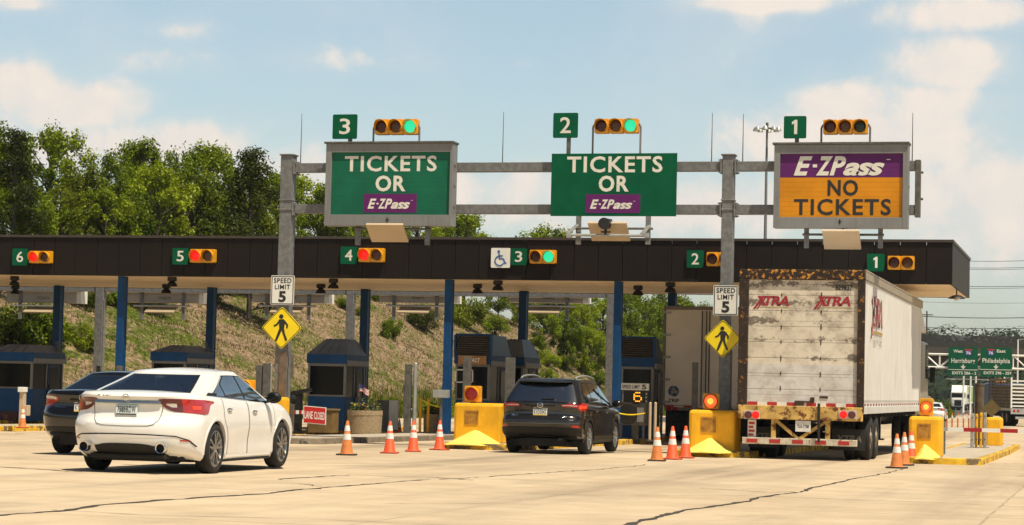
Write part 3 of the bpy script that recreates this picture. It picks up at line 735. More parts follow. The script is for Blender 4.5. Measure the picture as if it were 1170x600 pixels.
for i, seg in enumerate(([(.42, .74), (.44, .45)], [(.44, .45), (.66, .45)], [(.66, .45), (.74, .22)], [(.74, .22), (.82, .25)], [(.43, .60), (.62, .60)])):
    thick(mb, [sy(*q) for q in seg], w*.035, KV-.004-.001*i)
for i in range(14):
    a0, a1 = radians(105+225*i/14), radians(105+225*(i+1)/14)
    thick(mb, [sy(.46+.24*cos(a0), .35+.24*sin(a0)), sy(.46+.24*cos(a1), .35+.24*sin(a1))], w*.03, KV-.010-.0004*(i % 2))
t.part('symbol', mb, mbl)

# hanging dome lamps under the soffit
def dome(px, py, label, rad=.17):
    u, v = on_z(px, py, CZ0-.16); v = min(max(v, CV0+.5), CV1-.5); u = P(px, py, v)[0]
    t = T('dome_lamp', label, 'lamp', (u, v, CZ0), 'dark dome lamps hanging under the canopy')
    mb = MB(); mb.tube((u, v, CZ0-.02), (u, v, CZ0+.02), .13, n=14); mb.lathe([(.13, .0), (.14, -.02), (.14, -.10), (.09, -.13)], (u, v, CZ0), 'z', 16); t.part('housing', mb, M['black'], smooth=40)
    mb = MB(); mb.lathe([(.06, -.13), (rad*.75, -.17), (rad, -.27), (rad*.93, -.268), (rad*.7, -.18), (.05, -.14)], (u, v, CZ0), 'z', 18, close=True); t.part('shade', mb, M['plastic'], smooth=50)
for (p, q), (r_, s), nm in (((16.5, 322), (17.5, 332), 'above the leftmost booth'), ((196.5, 323), (190, 331), 'right of the number 5 lane sign'), ((381, 323), (366.5, 331), 'above the booth with lane closed board'),
                           ((569, 323), (545.5, 331), 'above the louvred booth'), ((766, 328), (729, 333), 'left of the right gantry post')):
    dome(p, q, 'front one of the two dome lamps %s' % nm); dome(r_, s, 'rear one of the two dome lamps %s' % nm)
u, v = -4.75, 62.6; u, zz = P(1093, 341, v)
t = T('dome_lamp', 'wide flat dome lamp hanging at the right end of the canopy', 'lamp', (u, v, CZ0))
mb = MB(); mb.tube((u, v, zz), (u, v, CZ0+.02), .02); t.part('stem', mb, M['black'])
mb = MB(); mb.lathe([(.03, .10), (.12, .08), (.22, .02), (.24, -.01), (.21, .0), (.1, .05), (.03, .06)], (u, v, zz), 'z', 20, close=True); t.part('shade', mb, M['black'], smooth=50)
mb = MB(); mb.ball((u, v, zz-.01), .07, n=12); t.part('bulb', mb, M['white'], smooth=60)

# ------------------------------------------------------------------ signs on the gantry posts
def limit_sign(box, v, label):
    a, z0, b, z1 = rect(*box, v); w, h = b-a, z1-z0
    t = T('speed_limit_sign', label, 'speed sign', ((a+b)/2, v, z0), 'speed limit signs on the gantry posts')
    mb = MB(); mb.prism(rrect(a, z0, b, z1, .03), v, v+.012); t.part('plate', mb, M['white'])
    mb = MB(); e = .018
    for (p, q, r_, s) in ((a+e, a+2*e, z0+e, z1-e), (b-2*e, b-e, z0+e, z1-e), (a+2*e, b-2*e, z1-2*e, z1-e), (a+2*e, b-2*e, z0+e, z0+2*e)): mb.bx(p, q, v-.004, v-.001, r_, s)
    text(mb, 'SPEED', a+.12*w, z0+.74*h, a+.88*w, z0+.91*h, v-.004, bold=.02, spacing=1.1); text(mb, 'LIMIT', a+.17*w, z0+.53*h, a+.83*w, z0+.69*h, v-.004, bold=.02, spacing=1.1)
    text(mb, '5', a+.34*w, z0+.09*h, a+.66*w, z0+.47*h, v-.004, bold=.04); t.part('lettering', mb, M['legblk'])
    mb = MB(); mb.bx((a+b)/2-.05, (a+b)/2+.05, v+.013, GV-wL/2-.001, z0+.1, z1-.1); t.part('mount', mb, M['galvd'])
def ped_sign(cx, cy, hw, v, label):
    c, zc = P(cx, cy, v); r = P(cx+hw, cy, v)[0]-c; r *= 1.0
    t = T('pedestrian_sign', label, 'warning sign', (c, v, zc-r), 'pedestrian signs on the gantry posts')
    def dia(q, k=.05):
        pts = []
        for i in range(4):
            al = pi/2*i; d = np.array([cos(al), sin(al)]); n_ = np.array([-sin(al), cos(al)])
            pts += [tuple(d*(q-k)-n_*k+np.array([c, zc])), tuple(d*(q-k*.4)+np.array([c, zc])), tuple(d*(q-k)+n_*k+np.array([c, zc]))]
        return pts
    mb = MB(); mb.prism(dia(r), v, v+.012); t.part('plate', mb, M['yellow'])
    mb = MB(); o, i_ = dia(r*.965), dia(r*.925); n = len(o)
    vs_ = [(p[0], v-.003, p[1]) for p in o+i_]; mb.add(vs_, [(k, (k+1) % n, n+(k+1) % n, n+k) for k in range(n)]); t.part('border', mb, M['legblk'], fix=False)
    mb = MB(); sy = lambda x, y: (c+r*x, zc+r*y); yy = v-.004
    disc(mb, sy(-.03, .52), r*.105, yy, 16)
    def blob(pts, k): mb.prism([sy(*p) for p in pts], yy-.0006*k, yy-.0006*k+.0005)
    blob([(-.14, .38), (.08, .40), (.17, .33), (.12, -.06), (-.11, -.06), (-.13, .18)], 1)
    blob([(-.13, .38), (-.05, .38), (-.10, .24), (-.22, .10), (-.38, .04), (-.40, .12), (-.26, .18)], 2)      # leading arm
    blob([(.08, .40), (.17, .33), (.32, .14), (.30, -.02), (.22, -.02), (.23, .12), (.10, .24)], 3)           # trailing arm
    blob([(-.11, -.03), (.03, -.03), (-.06, -.28), (-.22, -.62), (-.32, -.60), (-.20, -.26)], 4)               # legs
    blob([(-.02, -.03), (.12, -.03), (.18, -.28), (.30, -.56), (.21, -.62), (.07, -.28)], 5)
    t.part('walking_figure', mb, M['legblk'], fix=False)
    mb = MB(); mb.bx(c-.05, c+.05, v+.013, GV-wL/2-.001, zc-.3, zc+.3); t.part('mount', mb, M['galvd'])
SV = GV-wL/2-.08
limit_sign((309.5, 314.8, 336, 348.4), SV, 'white speed limit 5 sign on the left gantry post')
limit_sign((815, 326, 843.3, 360.5), SV, 'white speed limit 5 sign on the right gantry post, beside the rusty trailer')
ped_sign(321.8, 374.6, 23.3, SV-.02, 'yellow pedestrian diamond on the left gantry post')
ped_sign(825.8, 387, 22.2, SV-.02, 'yellow pedestrian diamond on the right gantry post, beside the rusty trailer')

# ------------------------------------------------------------------ sign backs on the rear gantry
for x0, x1, nm in ((7, 92, 'above the leftmost booth'), (145, 232, 'behind the number 5 lane sign'), (288, 375.5, 'behind the left gantry post'), (433, 522, 'between the two left booths with roofs'), (581, 671, 'behind the dark SUV lane')):
    v = RV-.55; a, z0 = P(x0, 345.5, v); b, z1 = P(x1, 336.5, v); z1 = z0+1.7
    t = T('reversed_sign', 'pale back of a sign under the rear gantry, '+{7: 'leftmost one', 145: 'second from left', 288: 'partly behind left gantry post', 433: 'above the silver pole', 581: 'rightmost, above dark SUV'}[x0], 'sign', ((a+b)/2, v, z0), 'overhead signs seen from behind under the canopy')
    v = RV+.16
    a, z0 = P(x0, 345.3, v); b, _ = P(x1, 345.3, v); z1 = z0+1.7; t.o.location = ((a+b)/2, v, z0); t.inv = tuple(-q for q in t.o.location)
    mb = MB(); mb.bx(a, b-.16, v, v+.5, z0, z1); t.part('cabinet', mb, mat('sign_back_grey', (.40, .36, .31), .6, .1, .1, 2), bevel=.006)
    mb = MB(); mb.bx(b-.158, b+.02, v-.01, v+.52, z0-.01, z1); t.part('end_panel', mb, M['white'])
    mb = MB(); text(mb, 'TRESPASS' if False else 'TICKETS', a+.42*(b-a), z0+.12, a+.58*(b-a), z0+.22, v-.004, bold=.01); t.part('stencil', mb, M['black'])
    for k in (.2, .75):
        u = a+(b-a)*k; mb = MB(); mb.bx(u-.06, u+.06, v-.06, v-.002, z0-.62, z1); t.part('bracket', mb, M['galv'])
    mb = MB(); mb.tube((a+.1*(b-a), v-.09, z0-.12), (a+.85*(b-a), v-.09, z0-.12), .035); t.part('rod', mb, M['alu'])
    mb = MB(); mb.box((a+.46*(b-a), v-.02, z0-.26), (1.15, .05, .5), 0, Matrix.Rotation(radians(-62), 3, 'X')); t.part('antenna_panel', mb, mat('rear_antenna', (.36, .28, .18), .6, 0, .05, 2))

# ------------------------------------------------------------------ toll booths
def booth(c0, c1, v0, dep, zroof, zeave, louvred, label, sign=False, wl=None, second=False, frontglass=True):
    zb_ = zg(v0)+.14; zw = zeave-.27
    t = T('toll_booth', label, 'toll booth', ((c0+c1)/2, v0+dep/2, zb_), 'blue toll booths on the lane islands')
    w = c1-c0; v1 = v0+dep; ws = zb_+1.02; wt = zw-.08
    mb = MB(); mb.bx(c0+.02, c1-.02, v0+.02, v1-.02, zb_, zb_+1.0); t.part('wall', mb, M['blue'], bevel=.008)
    mb = MB()
    for x, y in ((c0, v0), (c1-.07, v0), (c0, v1-.07), (c1-.07, v1-.07), (c1-.07, v0+dep*.45)): mb.bx(x, x+.07, y, y+.07, zb_+1.0, zw)
    mb.bx(c0+.03, c1-.03, v0+.004, v0+.05, ws-.02, ws+.03); mb.bx(c0+.03, c1-.03, v0+.004, v0+.05, wt, zw-.002); mb.bx(c1-.06, c1-.01, v0+.03, v1-.03, wt, zw-.003); mb.bx(c0+.01, c0+.06, v0+.03, v1-.03, wt, zw-.003)
    t.part('window_frame', mb, M['aluf'], bevel=.005)
    mb = MB(); mb.bx(c0+.05, c1-.05, v0+.02, v0+.035, ws+.03, wt); t.part('front_window', mb, M['dglass'])
    mb = MB(); mb.bx(c1-.045, c1-.03, v0+.072, v1-.07, zb_+1.0, wt); t.part('side_window', mb, M['dglass']); mb = MB(); mb.bx(c0+.03, c0+.045, v0+.072, v1-.07, zb_+1.0, wt); t.part('side_window', mb, M['dglass'])
    mb = MB(); mb.bx(c1-.018, c1+.012, v0+dep*.50, v0+dep*.86, zb_+.05, wt); d = t.part('door', mb, M['blued'], bevel=.006)
    mb = MB(); mb.bx(c1+.014, c1+.02, v0+dep*.55, v0+dep*.80, zb_+1.0, wt-.1); mb.tube((c1+.03, v0+dep*.53, zb_+1.0), (c1+.03, v0+dep*.53, zb_+1.14), .015)
    build('door_glass', mb, M['dglass'], d)
    mb = MB(); mb.bx(c0+.1, c1-.1, v0+.05, v1-.06, wt-.25, wt-.22); mb.bx(c0+.1, c1-.1, v0+.4, v0+.5, zb_+1.02, zb_+1.25); t.part('interior_fitting', mb, M['aluf'])
    o = .035
    mb = MB(); mb.bx(c0-o, c1+o, v0-o, v1+o, zw, zeave); t.part('eave_band', mb, M['blue'], bevel=.006)
    mb = MB(); mb.bx(c1+o+.002, c1+o+.05, v0-.02, v1+.05, zw-.06, zw+.10); t.part('gutter', mb, M['aluf'], bevel=.01)
    ins = .42 if not louvred else .10
    A = [(c0-o, v0-o), (c1+o, v0-o), (c1+o, v1+o), (c0-o, v1+o)]; Bq = [(c0-o+ins*.95, v0-o+(.55 if not louvred else .16)), (c1+o-ins*.55, v0-o+(.55 if not louvred else .16)), (c1+o-ins*.55, v1+o-.4), (c0-o+ins*.95, v1+o-.4)]
    mb = MB(); mb.add([(*p, zeave+.001) for p in A]+[(*p, zroof) for p in Bq], [(0, 1, 5, 4), (1, 2, 6, 5), (2, 3, 7, 6), (3, 0, 4, 7), (4, 5, 6, 7), (3, 2, 1, 0)])
    t.part('roof', mb, M['roofm'] if not louvred else mat('booth_roof_blue', (.018, .05, .10), .45, .2, .15, 3))
    if louvred:
        mb = MB(); n = 9
        for k in range(n):
            f = (k+.4)/n; yy = v0-o+.16*f-.03; zz = zeave+(zroof-zeave)*f
            mb.box(((c0+c1)/2, yy, zz), (w+2*o-.14, .07, .03), 0, Matrix.Rotation(radians(35), 3, 'X'))
        t.part('louvre', mb, M['louvre'])
        mb = MB(); mb.bx(c0-o, c1+o, v0-o+.12, v0-o+.20, zroof-.015, zroof+.035); mb.bx(c0-o-.01, c0-o+.05, v0-o-.02, v0-o+.16, zeave, zroof); mb.bx(c1+o-.05, c1+o+.01, v0-o-.02, v0-o+.16, zeave, zroof); t.part('louvre_trim', mb, M['blue'])
    else:
        mb = MB()                                   # louvred gable on the right slope
        for k in range(6): mb.box((c1+o-.07-.022*k, v1-.25, zeave+.10+.055*k), (.03, .36-.02*k, .03))
        t.part('louvre', mb, M['louvre'])
        mb = MB()
        for k in (1, 2, 3):
            p, q = Vector((*A[0], zeave)).lerp(Vector((*A[1], zeave)), k/4), Vector((*Bq[0], zroof)).lerp(Vector((*Bq[1], zroof)), k/4); mb.bar(p+Vector((0, -.012, .012)), q+Vector((0, -.012, .012)), .025, .02)
        t.part('roof_seam', mb, M['roofm'])
    return t
def bx4(x0, x1, v0): return P(x0, 450, v0)[0], P(x1, 450, v0)[0]
def zat(x, y, v): return P(x, y, v)[1]
v0 = 61.6; c = bx4(351, 394.5, v0)
booth(*c, v0, 1.75, zat(390, 387.3, v0+.5), zat(370, 404.8, v0), False, 'blue booth with dark hip roof behind the red lane closed board')
v0 = 61.8; c = bx4(172, 211, v0)
booth(*c, v0, 2.0, zat(200, 394.5, v0+.5), zat(190, 402.3, v0), False, 'blue booth whose roof shows just above the white sedan')
v0 = 61.8; c = bx4(-14, 36, v0)
tb = booth(*c, v0, 2.1, zat(40, 394, v0+.5), zat(20, 402.5, v0), False, 'blue booth at the left edge beside the black sedan')
a, z0, b, z1 = rect(0, 470, 19, 487, v0-.02); mb = MB(); mb.bx(a, b, v0-.012, v0+.019, z0, z1); tb.part('dark_panel', mb, mat('maroon_panel', (.06, .014, .010), .6, 0, .2, 6))
mb = MB(); text(mb, 'Your', a+.08, z0+.22, b-.3, z1-.06, v0-.016, bold=.01); text(mb, 'Safety', a+.15, z0+.05, b-.1, z1-.26, v0-.016, bold=.01); tb.part('panel_lettering', mb, mat('panel_brown_letters', (.25, .12, .06), .6, 0, 0))
v0 = 62.2; c = bx4(519.5, 559, v0)
tb = booth(*c, v0, 2.2, zat(540, 382.5, v0), zat(540, 405.5, v0), True, 'blue booth with louvred brown roof front behind the yellow crash block')
a, z0, b, z1 = rect(524, 406.5, 556, 416.5, v0-.1)
mb = MB(); mb.bx(a, b, v0-.135, v0-.102, z0, z1); tb.part('notice_board', mb, mat('notice_orange', (.36, .17, .05), .6, 0, .2, 5))
mb = MB(); text(mb, 'EXACT', a+.32*(b-a), z0+.07, a+.78*(b-a), z1-.07, v0-.139, bold=.02, shear=.15); tb.part('notice_lettering', mb, M['white'])
a, z0, b, z1 = rect(520, 422, 540.5, 437.5, v0-.02); mb = MB()
for (p, q, r_, s) in ((a, a+.035, z0, z1), (b-.035, b, z0, z1), (a, b, z1-.035, z1), (a, b, z0, z0+.035)): mb.bx(p, q, v0-.02, v0-.002, r_, s)
tb.part('service_hatch', mb, M['white'])
v1 = 65.6; c2 = (c[0]+.15, c[1]+.12)
booth(*c2, v1, 1.9, zat(575, 387.5, v1+.5), zat(585, 408, v1+.3), False, 'second blue booth tucked behind the louvred booth, grey hip roof')
v0 = 63.2; c = bx4(709, 746, v0)
booth(*c, v0, 1.15, zat(735, 386, v0), zat(735, 408.5, v0), True, 'blue louvred booth right of the dark SUV, beside the grey box trailer')

# ------------------------------------------------------------------ yellow crash blocks at the island noses
def crash_block(x0, x1, yt, yb, label, wedge=None, plate=None, v0=None, dep=.9, rz=0):
    a, b = P(x0, yt, v0)[0], P(x1, yt, v0)[0]; zt = P((x0+x1)/2, yt, v0)[1]; zb_ = zg(v0)+.10
    t = T('crash_block', label, 'crash barrier', ((a+b)/2, v0, zb_), 'yellow concrete crash blocks at the island ends')
    mb = MB(); mb.bx(a, b, v0, v0+dep, zb_, zt); t.part('block', mb, M['barrier'], bevel=.07)
    if plate:
        p, z0, q, z1 = rect(*plate, v0); e = .035; mb = MB()
        for (i, j, k, l) in ((p, p+e, z0, z1), (q-e, q, z0, z1), (p+e, q-e, z1-e, z1), (p+e, q-e, z0, z0+e)): mb.bx(i, j, v0-.014, v0+.01, k, l)
        mb.bx(p+e, q-e, v0-.004, v0+.01, z0+e, z1-e); t.part('access_plate', mb, mat('plate_ochre', (.42, .20, .025), .6, .1, .25, 8, col2=(.12, .06, .02), patch=(.6, 7)))
    if wedge:
        xl, xr, xp, yp = wedge; l, r_ = P(xl, yb, v0-.5)[0], P(xr, yb, v0-.5)[0]; pu, pz = P(xp, yp, v0-.02); zf = zg(v0-.6)+.13
        n = 9; vs_ = []; fs_ = []
        lw = min(a+.02, l+.25); 
        for i in range(n):                        # ridge falls from the block to the nose
            s = i/(n-1); yy = v0+.02-.95*s; hh = (pz-zf)*(1-s)**1.15; hw_l = (pu-l)*(1-.4*s**2); hw_r = (r_-pu)*(1-.4*s**2)
            for k, (q, zz) in enumerate(((-1, 0), (-.55, .50), (-.12, .93), (0, 1), (.12, .93), (.55, .50), (1, 0))):
                vs_.append((pu+(q*hw_l if q < 0 else q*hw_r), yy, zf-.03+(hh+.03)*zz))
        for i in range(n-1):
            for k in range(6): fs_.append((i*7+k, i*7+k+1, (i+1)*7+k+1, (i+1)*7+k))
        fs_.append(tuple(range(7))); fs_.append(tuple(range((n-1)*7+6, (n-1)*7-1, -1)))
        mb = MB(); mb.add(vs_, fs_); t.part('nose_wedge', mb, M['wedge'], smooth=35)
    return t, zt
def beacon(px0, py0, px1, py1, v, lit, label, zt, u0=None):
    a, z0, b, z1 = rect(px0, py0, px1, py1, v); c, zc = (a+b)/2, (z0+z1)/2; R = (b-a)*.40
    t = T('warning_beacon', label, 'beacon', (c, v, zt), 'round beacons on the crash blocks')
    mb = MB(); mb.prism(rrect(a, z0, b, z1, .03), v, v+.18); t.part('housing', mb, M['sigyel'], bevel=.01)
    mb = MB(); mb.tube((c, v+.09, zt-.02), (c, v+.09, z0+.01), .04); mb.tube((c, v+.09, zt-.005), (c, v+.09, zt+.02), .07); t.part('stem', mb, M['black'])
    mb = MB(); mb.lathe([(R, -.004), (R*.95, -.03), (R*.6, -.05), (.001, -.055)], (c, v, zc), 'y', 24); ln = t.part('lens', mb, M['a_on'] if lit else mat('lens_beacon_dark', (.20, .012, .010), .25, 0, 0, emit=(.9, .03, .02), estr=.12), smooth=50)  # the unlit lens is given a faint red glow of its own
    if lit: mb = MB(); mb.lathe([(R*.5, -.0545), (R*.3, -.060), (.001, -.062)], (c, v, zc), 'y', 20); t.part('bulb_glow', mb, M['core'], smooth=50)
    mb = MB(); nn = 22; vs_ = []; fs_ = []; dv = .16 if not lit else .07
    for i in range(nn+1):
        al = radians(-60+300*i/nn)
        for rr, yy in ((R*1.02, v-.001), (R*1.04, v-dv*(.6+.4*max(0, sin(al)))), (R*1.10, v-dv*(.6+.4*max(0, sin(al)))), (R*1.12, v-.001)): vs_.append((c+rr*cos(al), yy, zc+rr*sin(al)))
    for i in range(nn):
        for q in range(4): fs_.append((4*i+q, 4*i+(q+1) % 4, 4*(i+1)+(q+1) % 4, 4*(i+1)+q))
    mb.add(vs_, fs_); t.part('visor', mb, M['sigyel'] if not lit else M['plastic'], smooth=40)
BV = 48.75
_, zt = crash_block(518.5, 573, 460.8, 506, 'yellow crash block left of the dark SUV', (503, 568, 543, 491), (531, 469, 546.5, 485.3), BV)
beacon(530.5, 441, 548.5, 459.5, BV+.25, False, 'unlit red beacon on the crash block left of the dark SUV', zt)
_, zt = crash_block(787, 840, 468.8, 514, 'yellow crash block at the rusty trailer\'s left side', (777, 836, 811, 500), (801, 476.3, 818, 494.3), BV-.35)
beacon(803, 449.5, 821, 467.5, BV-.1, True, 'lit red beacon on the crash block left of the rusty trailer', zt)
_, zt = crash_block(1038.3, 1075.5, 476, 525, 'yellow crash block beside the gate arm, right of the rusty trailer', (1043, 1075, 1056, 507), (1048.5, 484, 1063.5, 501.3), BV)
beacon(1050.3, 455.3, 1066, 474.8, BV+.25, True, 'glowing orange beacon on the crash block beside the gate arm', zt)
_, zt = crash_block(262, 316.5, 453.3, 500, 'yellow crash block mostly hidden behind the white sedan', (250, 312, 290, 485), None, BV+.1)
beacon(270.5, 434, 289, 451, BV+.35, False, 'beacon peeking over the white sedan roof, on the hidden crash block', zt)
_, zt = crash_block(1126, 1145, 477, 507, 'small yellow block at the far end of the right island', None, None, 67.5)

# ------------------------------------------------------------------ traffic cones
def make_cone(h=.71, faded=False, blackbase=True, label='', group='traffic cones'):
    t = thing('traffic_cone', label, 'traffic cone', (0, 0, 0), 0, group)
    mb = MB(); mb.bx(-.18, .18, -.18, .18, 0, .035); build('base', mb, M['coneb'] if blackbase else M['conebo'], t, bevel=.01)
    r = lambda z: .135-(.135-.028)*z/h
    om = M['orangeo'] if faded else M['orange']
    def ring(z0, z1, d): 
        return [(r(z0)+d, z0), (r(z1)+d, z1)]
    mb = MB(); mb.lathe([(.15, .035), (.135, .05), (r(.06), .06), (r(h), h-.01), (.018, h), (.014, h-.02)], (0, 0, 0), 'z', 20); build('body', mb, om, t, smooth=40)
    for z0, z1 in ((h*.45, h*.62), (h*.70, h*.86)):
        mb = MB(); mb.lathe([(r(z0)+.003, z0), (r(z1)+.003, z1)], (0, 0, 0), 'z', 20); build('reflective_band', mb, M['conew'], t, smooth=40, fix=False)
    return t
CONES = [((396, 520.3), 39.5, 1, 1, 'faded orange cone furthest left of the four before the crash block by the SUV'), ((445, 518.2), 37, 0, 0, 'bright orange cone between the faded cone and the cone by the silver pole'), ((472, 516.3), 35.5, 0, 0, 'bright orange cone below the silver pole, third of the four in the row'),
         ((502, 514.4), 34, 0, 0, 'bright orange cone touching the yellow wedge left of the SUV'), ((750.5, 527), 39, 1, 1, 'faded orange cone leading the trio right of the SUV'), ((768, 525.2), 38, 0, 0, 'middle bright cone of the trio right of the SUV'), ((783, 523.7), 37, 0, 0, 'rear bright cone of the trio right of the SUV, against the yellow wedge'),
         ((1024.5, 535.2), 39.5, 1, 1, 'faded orange cone leading the trio by the trailer wheels'), ((1033, 532), 38, 1, 1, 'middle faded cone of the trio by the trailer wheels'), ((1041, 529), 36.5, 0, 0, 'red orange cone of the trio, against the crash block by the gate'),
         ((25.5, 494.5), 25, 1, 0, 'cone standing by the pedestal before the leftmost booth'), ((511, 493.3), 26, 0, 0, 'cone at the foot of the blue column left of the louvred booth'), ((456.5, 491), 17, 0, 0, 'small cone by the grey cabinet behind the planter'),
         ((1136, 507), 16.5, 0, 0, 'left of two small cones past the right island'), ((1141.5, 507), 17.5, 0, 0, 'right of two small cones past the right island')]
protos = {}
for (p, hp, fd, bb, lab) in CONES:
    u, v = on_ground(*p)
    if p[0] == 511: v = 61.3; u = P(511, 480, v)[0]
    if p[0] == 456.5: v = 66.; u = P(456.5, 480, v)[0]
    if p[0] == 25.5: v = 50.0; u = P(25.5, 490, v)[0]
    z = zg(v)
    if p[0] in (511, 25.5): z += .14
    h = (F/ (u*FW[0]+v*FW[1]))
    sc = hp/h/.71
    k = (fd, bb)
    if k not in protos: protos[k] = make_cone(.71, fd, bb, lab); o = protos[k]
    else: o = dup(protos[k], label=lab)
    o.location = (u, v, z); o.scale = (sc, sc, sc); o.rotation_euler = (0, 0, random.uniform(-.4, .4))

# ------------------------------------------------------------------ posts, readers, planters and other furniture on the islands
def slab_post(x0, x1, yt, yb, v, label, mt='galvd', dep=.16, name='steel_post', group='grey steel posts on the islands', cat='post', cap=False):
    a, b = P(x0, yt, v)[0], P(x1, yt, v)[0]; zt = P(x0, yt, v)[1]; z0 = zg(v)+.12
    t = T(name, label, cat, ((a+b)/2, v, z0), group)
    mb = MB(); mb.bx(a, b, v, v+dep, z0, zt); t.part('upright', mb, M[mt], bevel=.012)
    mb = MB(); mb.bx(a-.08, b+.08, v-.08, v+dep+.08, z0-.005, z0+.03)
    for zz in (.25, .5, .9): mb.tube(((a+b)/2, v+.01, z0+(zt-z0)*zz), ((a+b)/2, v-.012, z0+(zt-z0)*zz), .02, n=8)
    t.part('base_plate', mb, M['galvd'])
    return t
slab_post(462.5, 469.5, 416, 493, 60.5, 'tall dark steel post beside the silver pole')
slab_post(529.3, 537.3, 407.5, 470, 56, 'tall steel post in front of the louvred booth window')
slab_post(577.5, 587.5, 408.5, 470, 56, 'tall steel post between the louvred booth and the dark SUV')
slab_post(292.5, 299, 417, 470, 57, 'dark steel post above the white sedan bonnet, left of two')
slab_post(300.5, 307.5, 415, 470, 57, 'dark steel post above the white sedan bonnet, right of two')
slab_post(1109, 1113, 473, 509, 64.0, 'leftmost of the slim posts on the right island', 'alu', .1)
slab_post(1114.5, 1117.5, 473, 509, 64.4, 'yellow slim post second from left on the right island', 'barrier', .1)
slab_post(1119.6, 1122.5, 471.5, 508, 64.2, 'yellow slim post third from left on the right island', 'barrier', .1)
slab_post(1123.6, 1127.3, 471.5, 508, 64.6, 'rightmost slim grey post on the right island', 'alu', .1)
slab_post(791, 797, 414, 500, 62.2, 'grey steel post before the grey box trailer, left of the pedestrian diamond', 'galvd')
slab_post(754.5, 757.5, 425, 480, 61.5, 'black slim post at the edge of the grey box trailer', 'black', .1)
slab_post(110, 113.5, 418, 470, 66, 'short steel post beside the left rear gantry post', 'galvd', .12)
slab_post(132.5, 138.5, 418, 470, 58.5, 'short steel post in front of the blue column above the black sedan', 'galvd', .14)
def pole(x, yt, yb, v, r, label, mt='alu', name='pole', group=None):
    u, zt = P(x, yt, v); z0 = zg(v)+.12
    t = T(name, label, 'pole', (u, v, z0), group)
    mb = MB(); mb.tube((u, v, z0), (u, v, zt), r, n=12); mb.ball((u, v, zt), r, n=10); t.part('shaft', mb, M[mt], smooth=50)
    mb = MB(); mb.tube((u, v, z0-.01), (u, v, z0+.04), r*2.2, n=12); t.part('foot', mb, M['galvd'])
    return t
t = pole(475, 416.5, 480, 60.6, .058, 'bright silver pole left of the louvred booth')
for yy in (428, 468): 
    zz = P(475, yy, 60.6)[1]; u = t.o.location[0]; mb = MB(); mb.tube((u-.10, 60.6, zz), (u, 60.6, zz), .03); t.part('clamp', mb, M['alu'])
pole(309.3, 418, 470, 57.2, .05, 'bright silver pole left of the left gantry post')
for x, yt, v, lab in ((480.6, 455, 61, 'yellow thin bollard, left of two by the rope'), (489.6, 456, 61.3, 'yellow thin bollard, right of two by the rope'), (743, 461, 60.5, 'beige thin bollard left of the trio of cones, left of two'), (749, 461, 60.2, 'beige thin bollard left of the trio of cones, right of two')):
    pole(x, yt, 0, v, .04, lab, 'beige' if x > 700 else 'barrier', 'thin_bollard', 'thin bollards by the toll booths')
# sagging yellow chain
p0, p1 = P(482, 457, 61), P(518, 464.5, 61); mb = MB(); pts = [(p0[0]+(p1[0]-p0[0])*i/14, 61, p0[1]+(p1[1]-p0[1])*i/14-.10*sin(pi*i/14)) for i in range(15)]; mb.path(pts, .018, 6)
tag(build('rope', mb, M['yellow'], smooth=60), 'yellow rope sagging between thin bollard and crash block', 'rope')
p0, p1 = P(702, 469, 61), P(742, 472, 61); mb = MB(); pts = [(p0[0]+(p1[0]-p0[0])*i/14, 60.4, p0[1]+(p1[1]-p0[1])*i/14-.08*sin(pi*i/14)) for i in range(15)]; mb.path(pts, .018, 6)
tag(build('rope', mb, M['yellow'], smooth=60), 'yellow rope hanging before the fan unit right of the SUV', 'rope')
# grey box sign on a stalk left of the crash block
v = 58; a, z0, b, z1 = rect(494.3, 445.5, 512, 454.5, v); t = T('reader_box', 'grey box on a stalk left of the yellow crash block by the SUV', 'reader', ((a+b)/2, v, zg(v)))
mb = MB(); mb.bx(a, b, v, v+.18, z0, z1); t.part('box', mb, M['alu'], bevel=.012)
mb = MB(); mb.tube(((a+b)/2, v+.09, zg(v)+.1), ((a+b)/2, v+.09, z0), .045); t.part('stalk', mb, M['galvd'])
# grey cabinets
v = 63; a, z0, b, z1 = rect(431, 457.5, 455.5, 491, v); t = T('utility_cabinet', 'grey metal cabinet right of the flower planter', 'cabinet', ((a+b)/2, v, zg(v)+.13))
mb = MB(); mb.bx(a, b-.22, v, v+.6, zg(v)+.13, z1); t.part('cabinet', mb, M['galvd'], bevel=.015); mb = MB(); mb.bx(b-.30, b, v-.05, v-.001, zg(v)+.18, z1+.01); t.part('door', mb, M['alu'], bevel=.006)
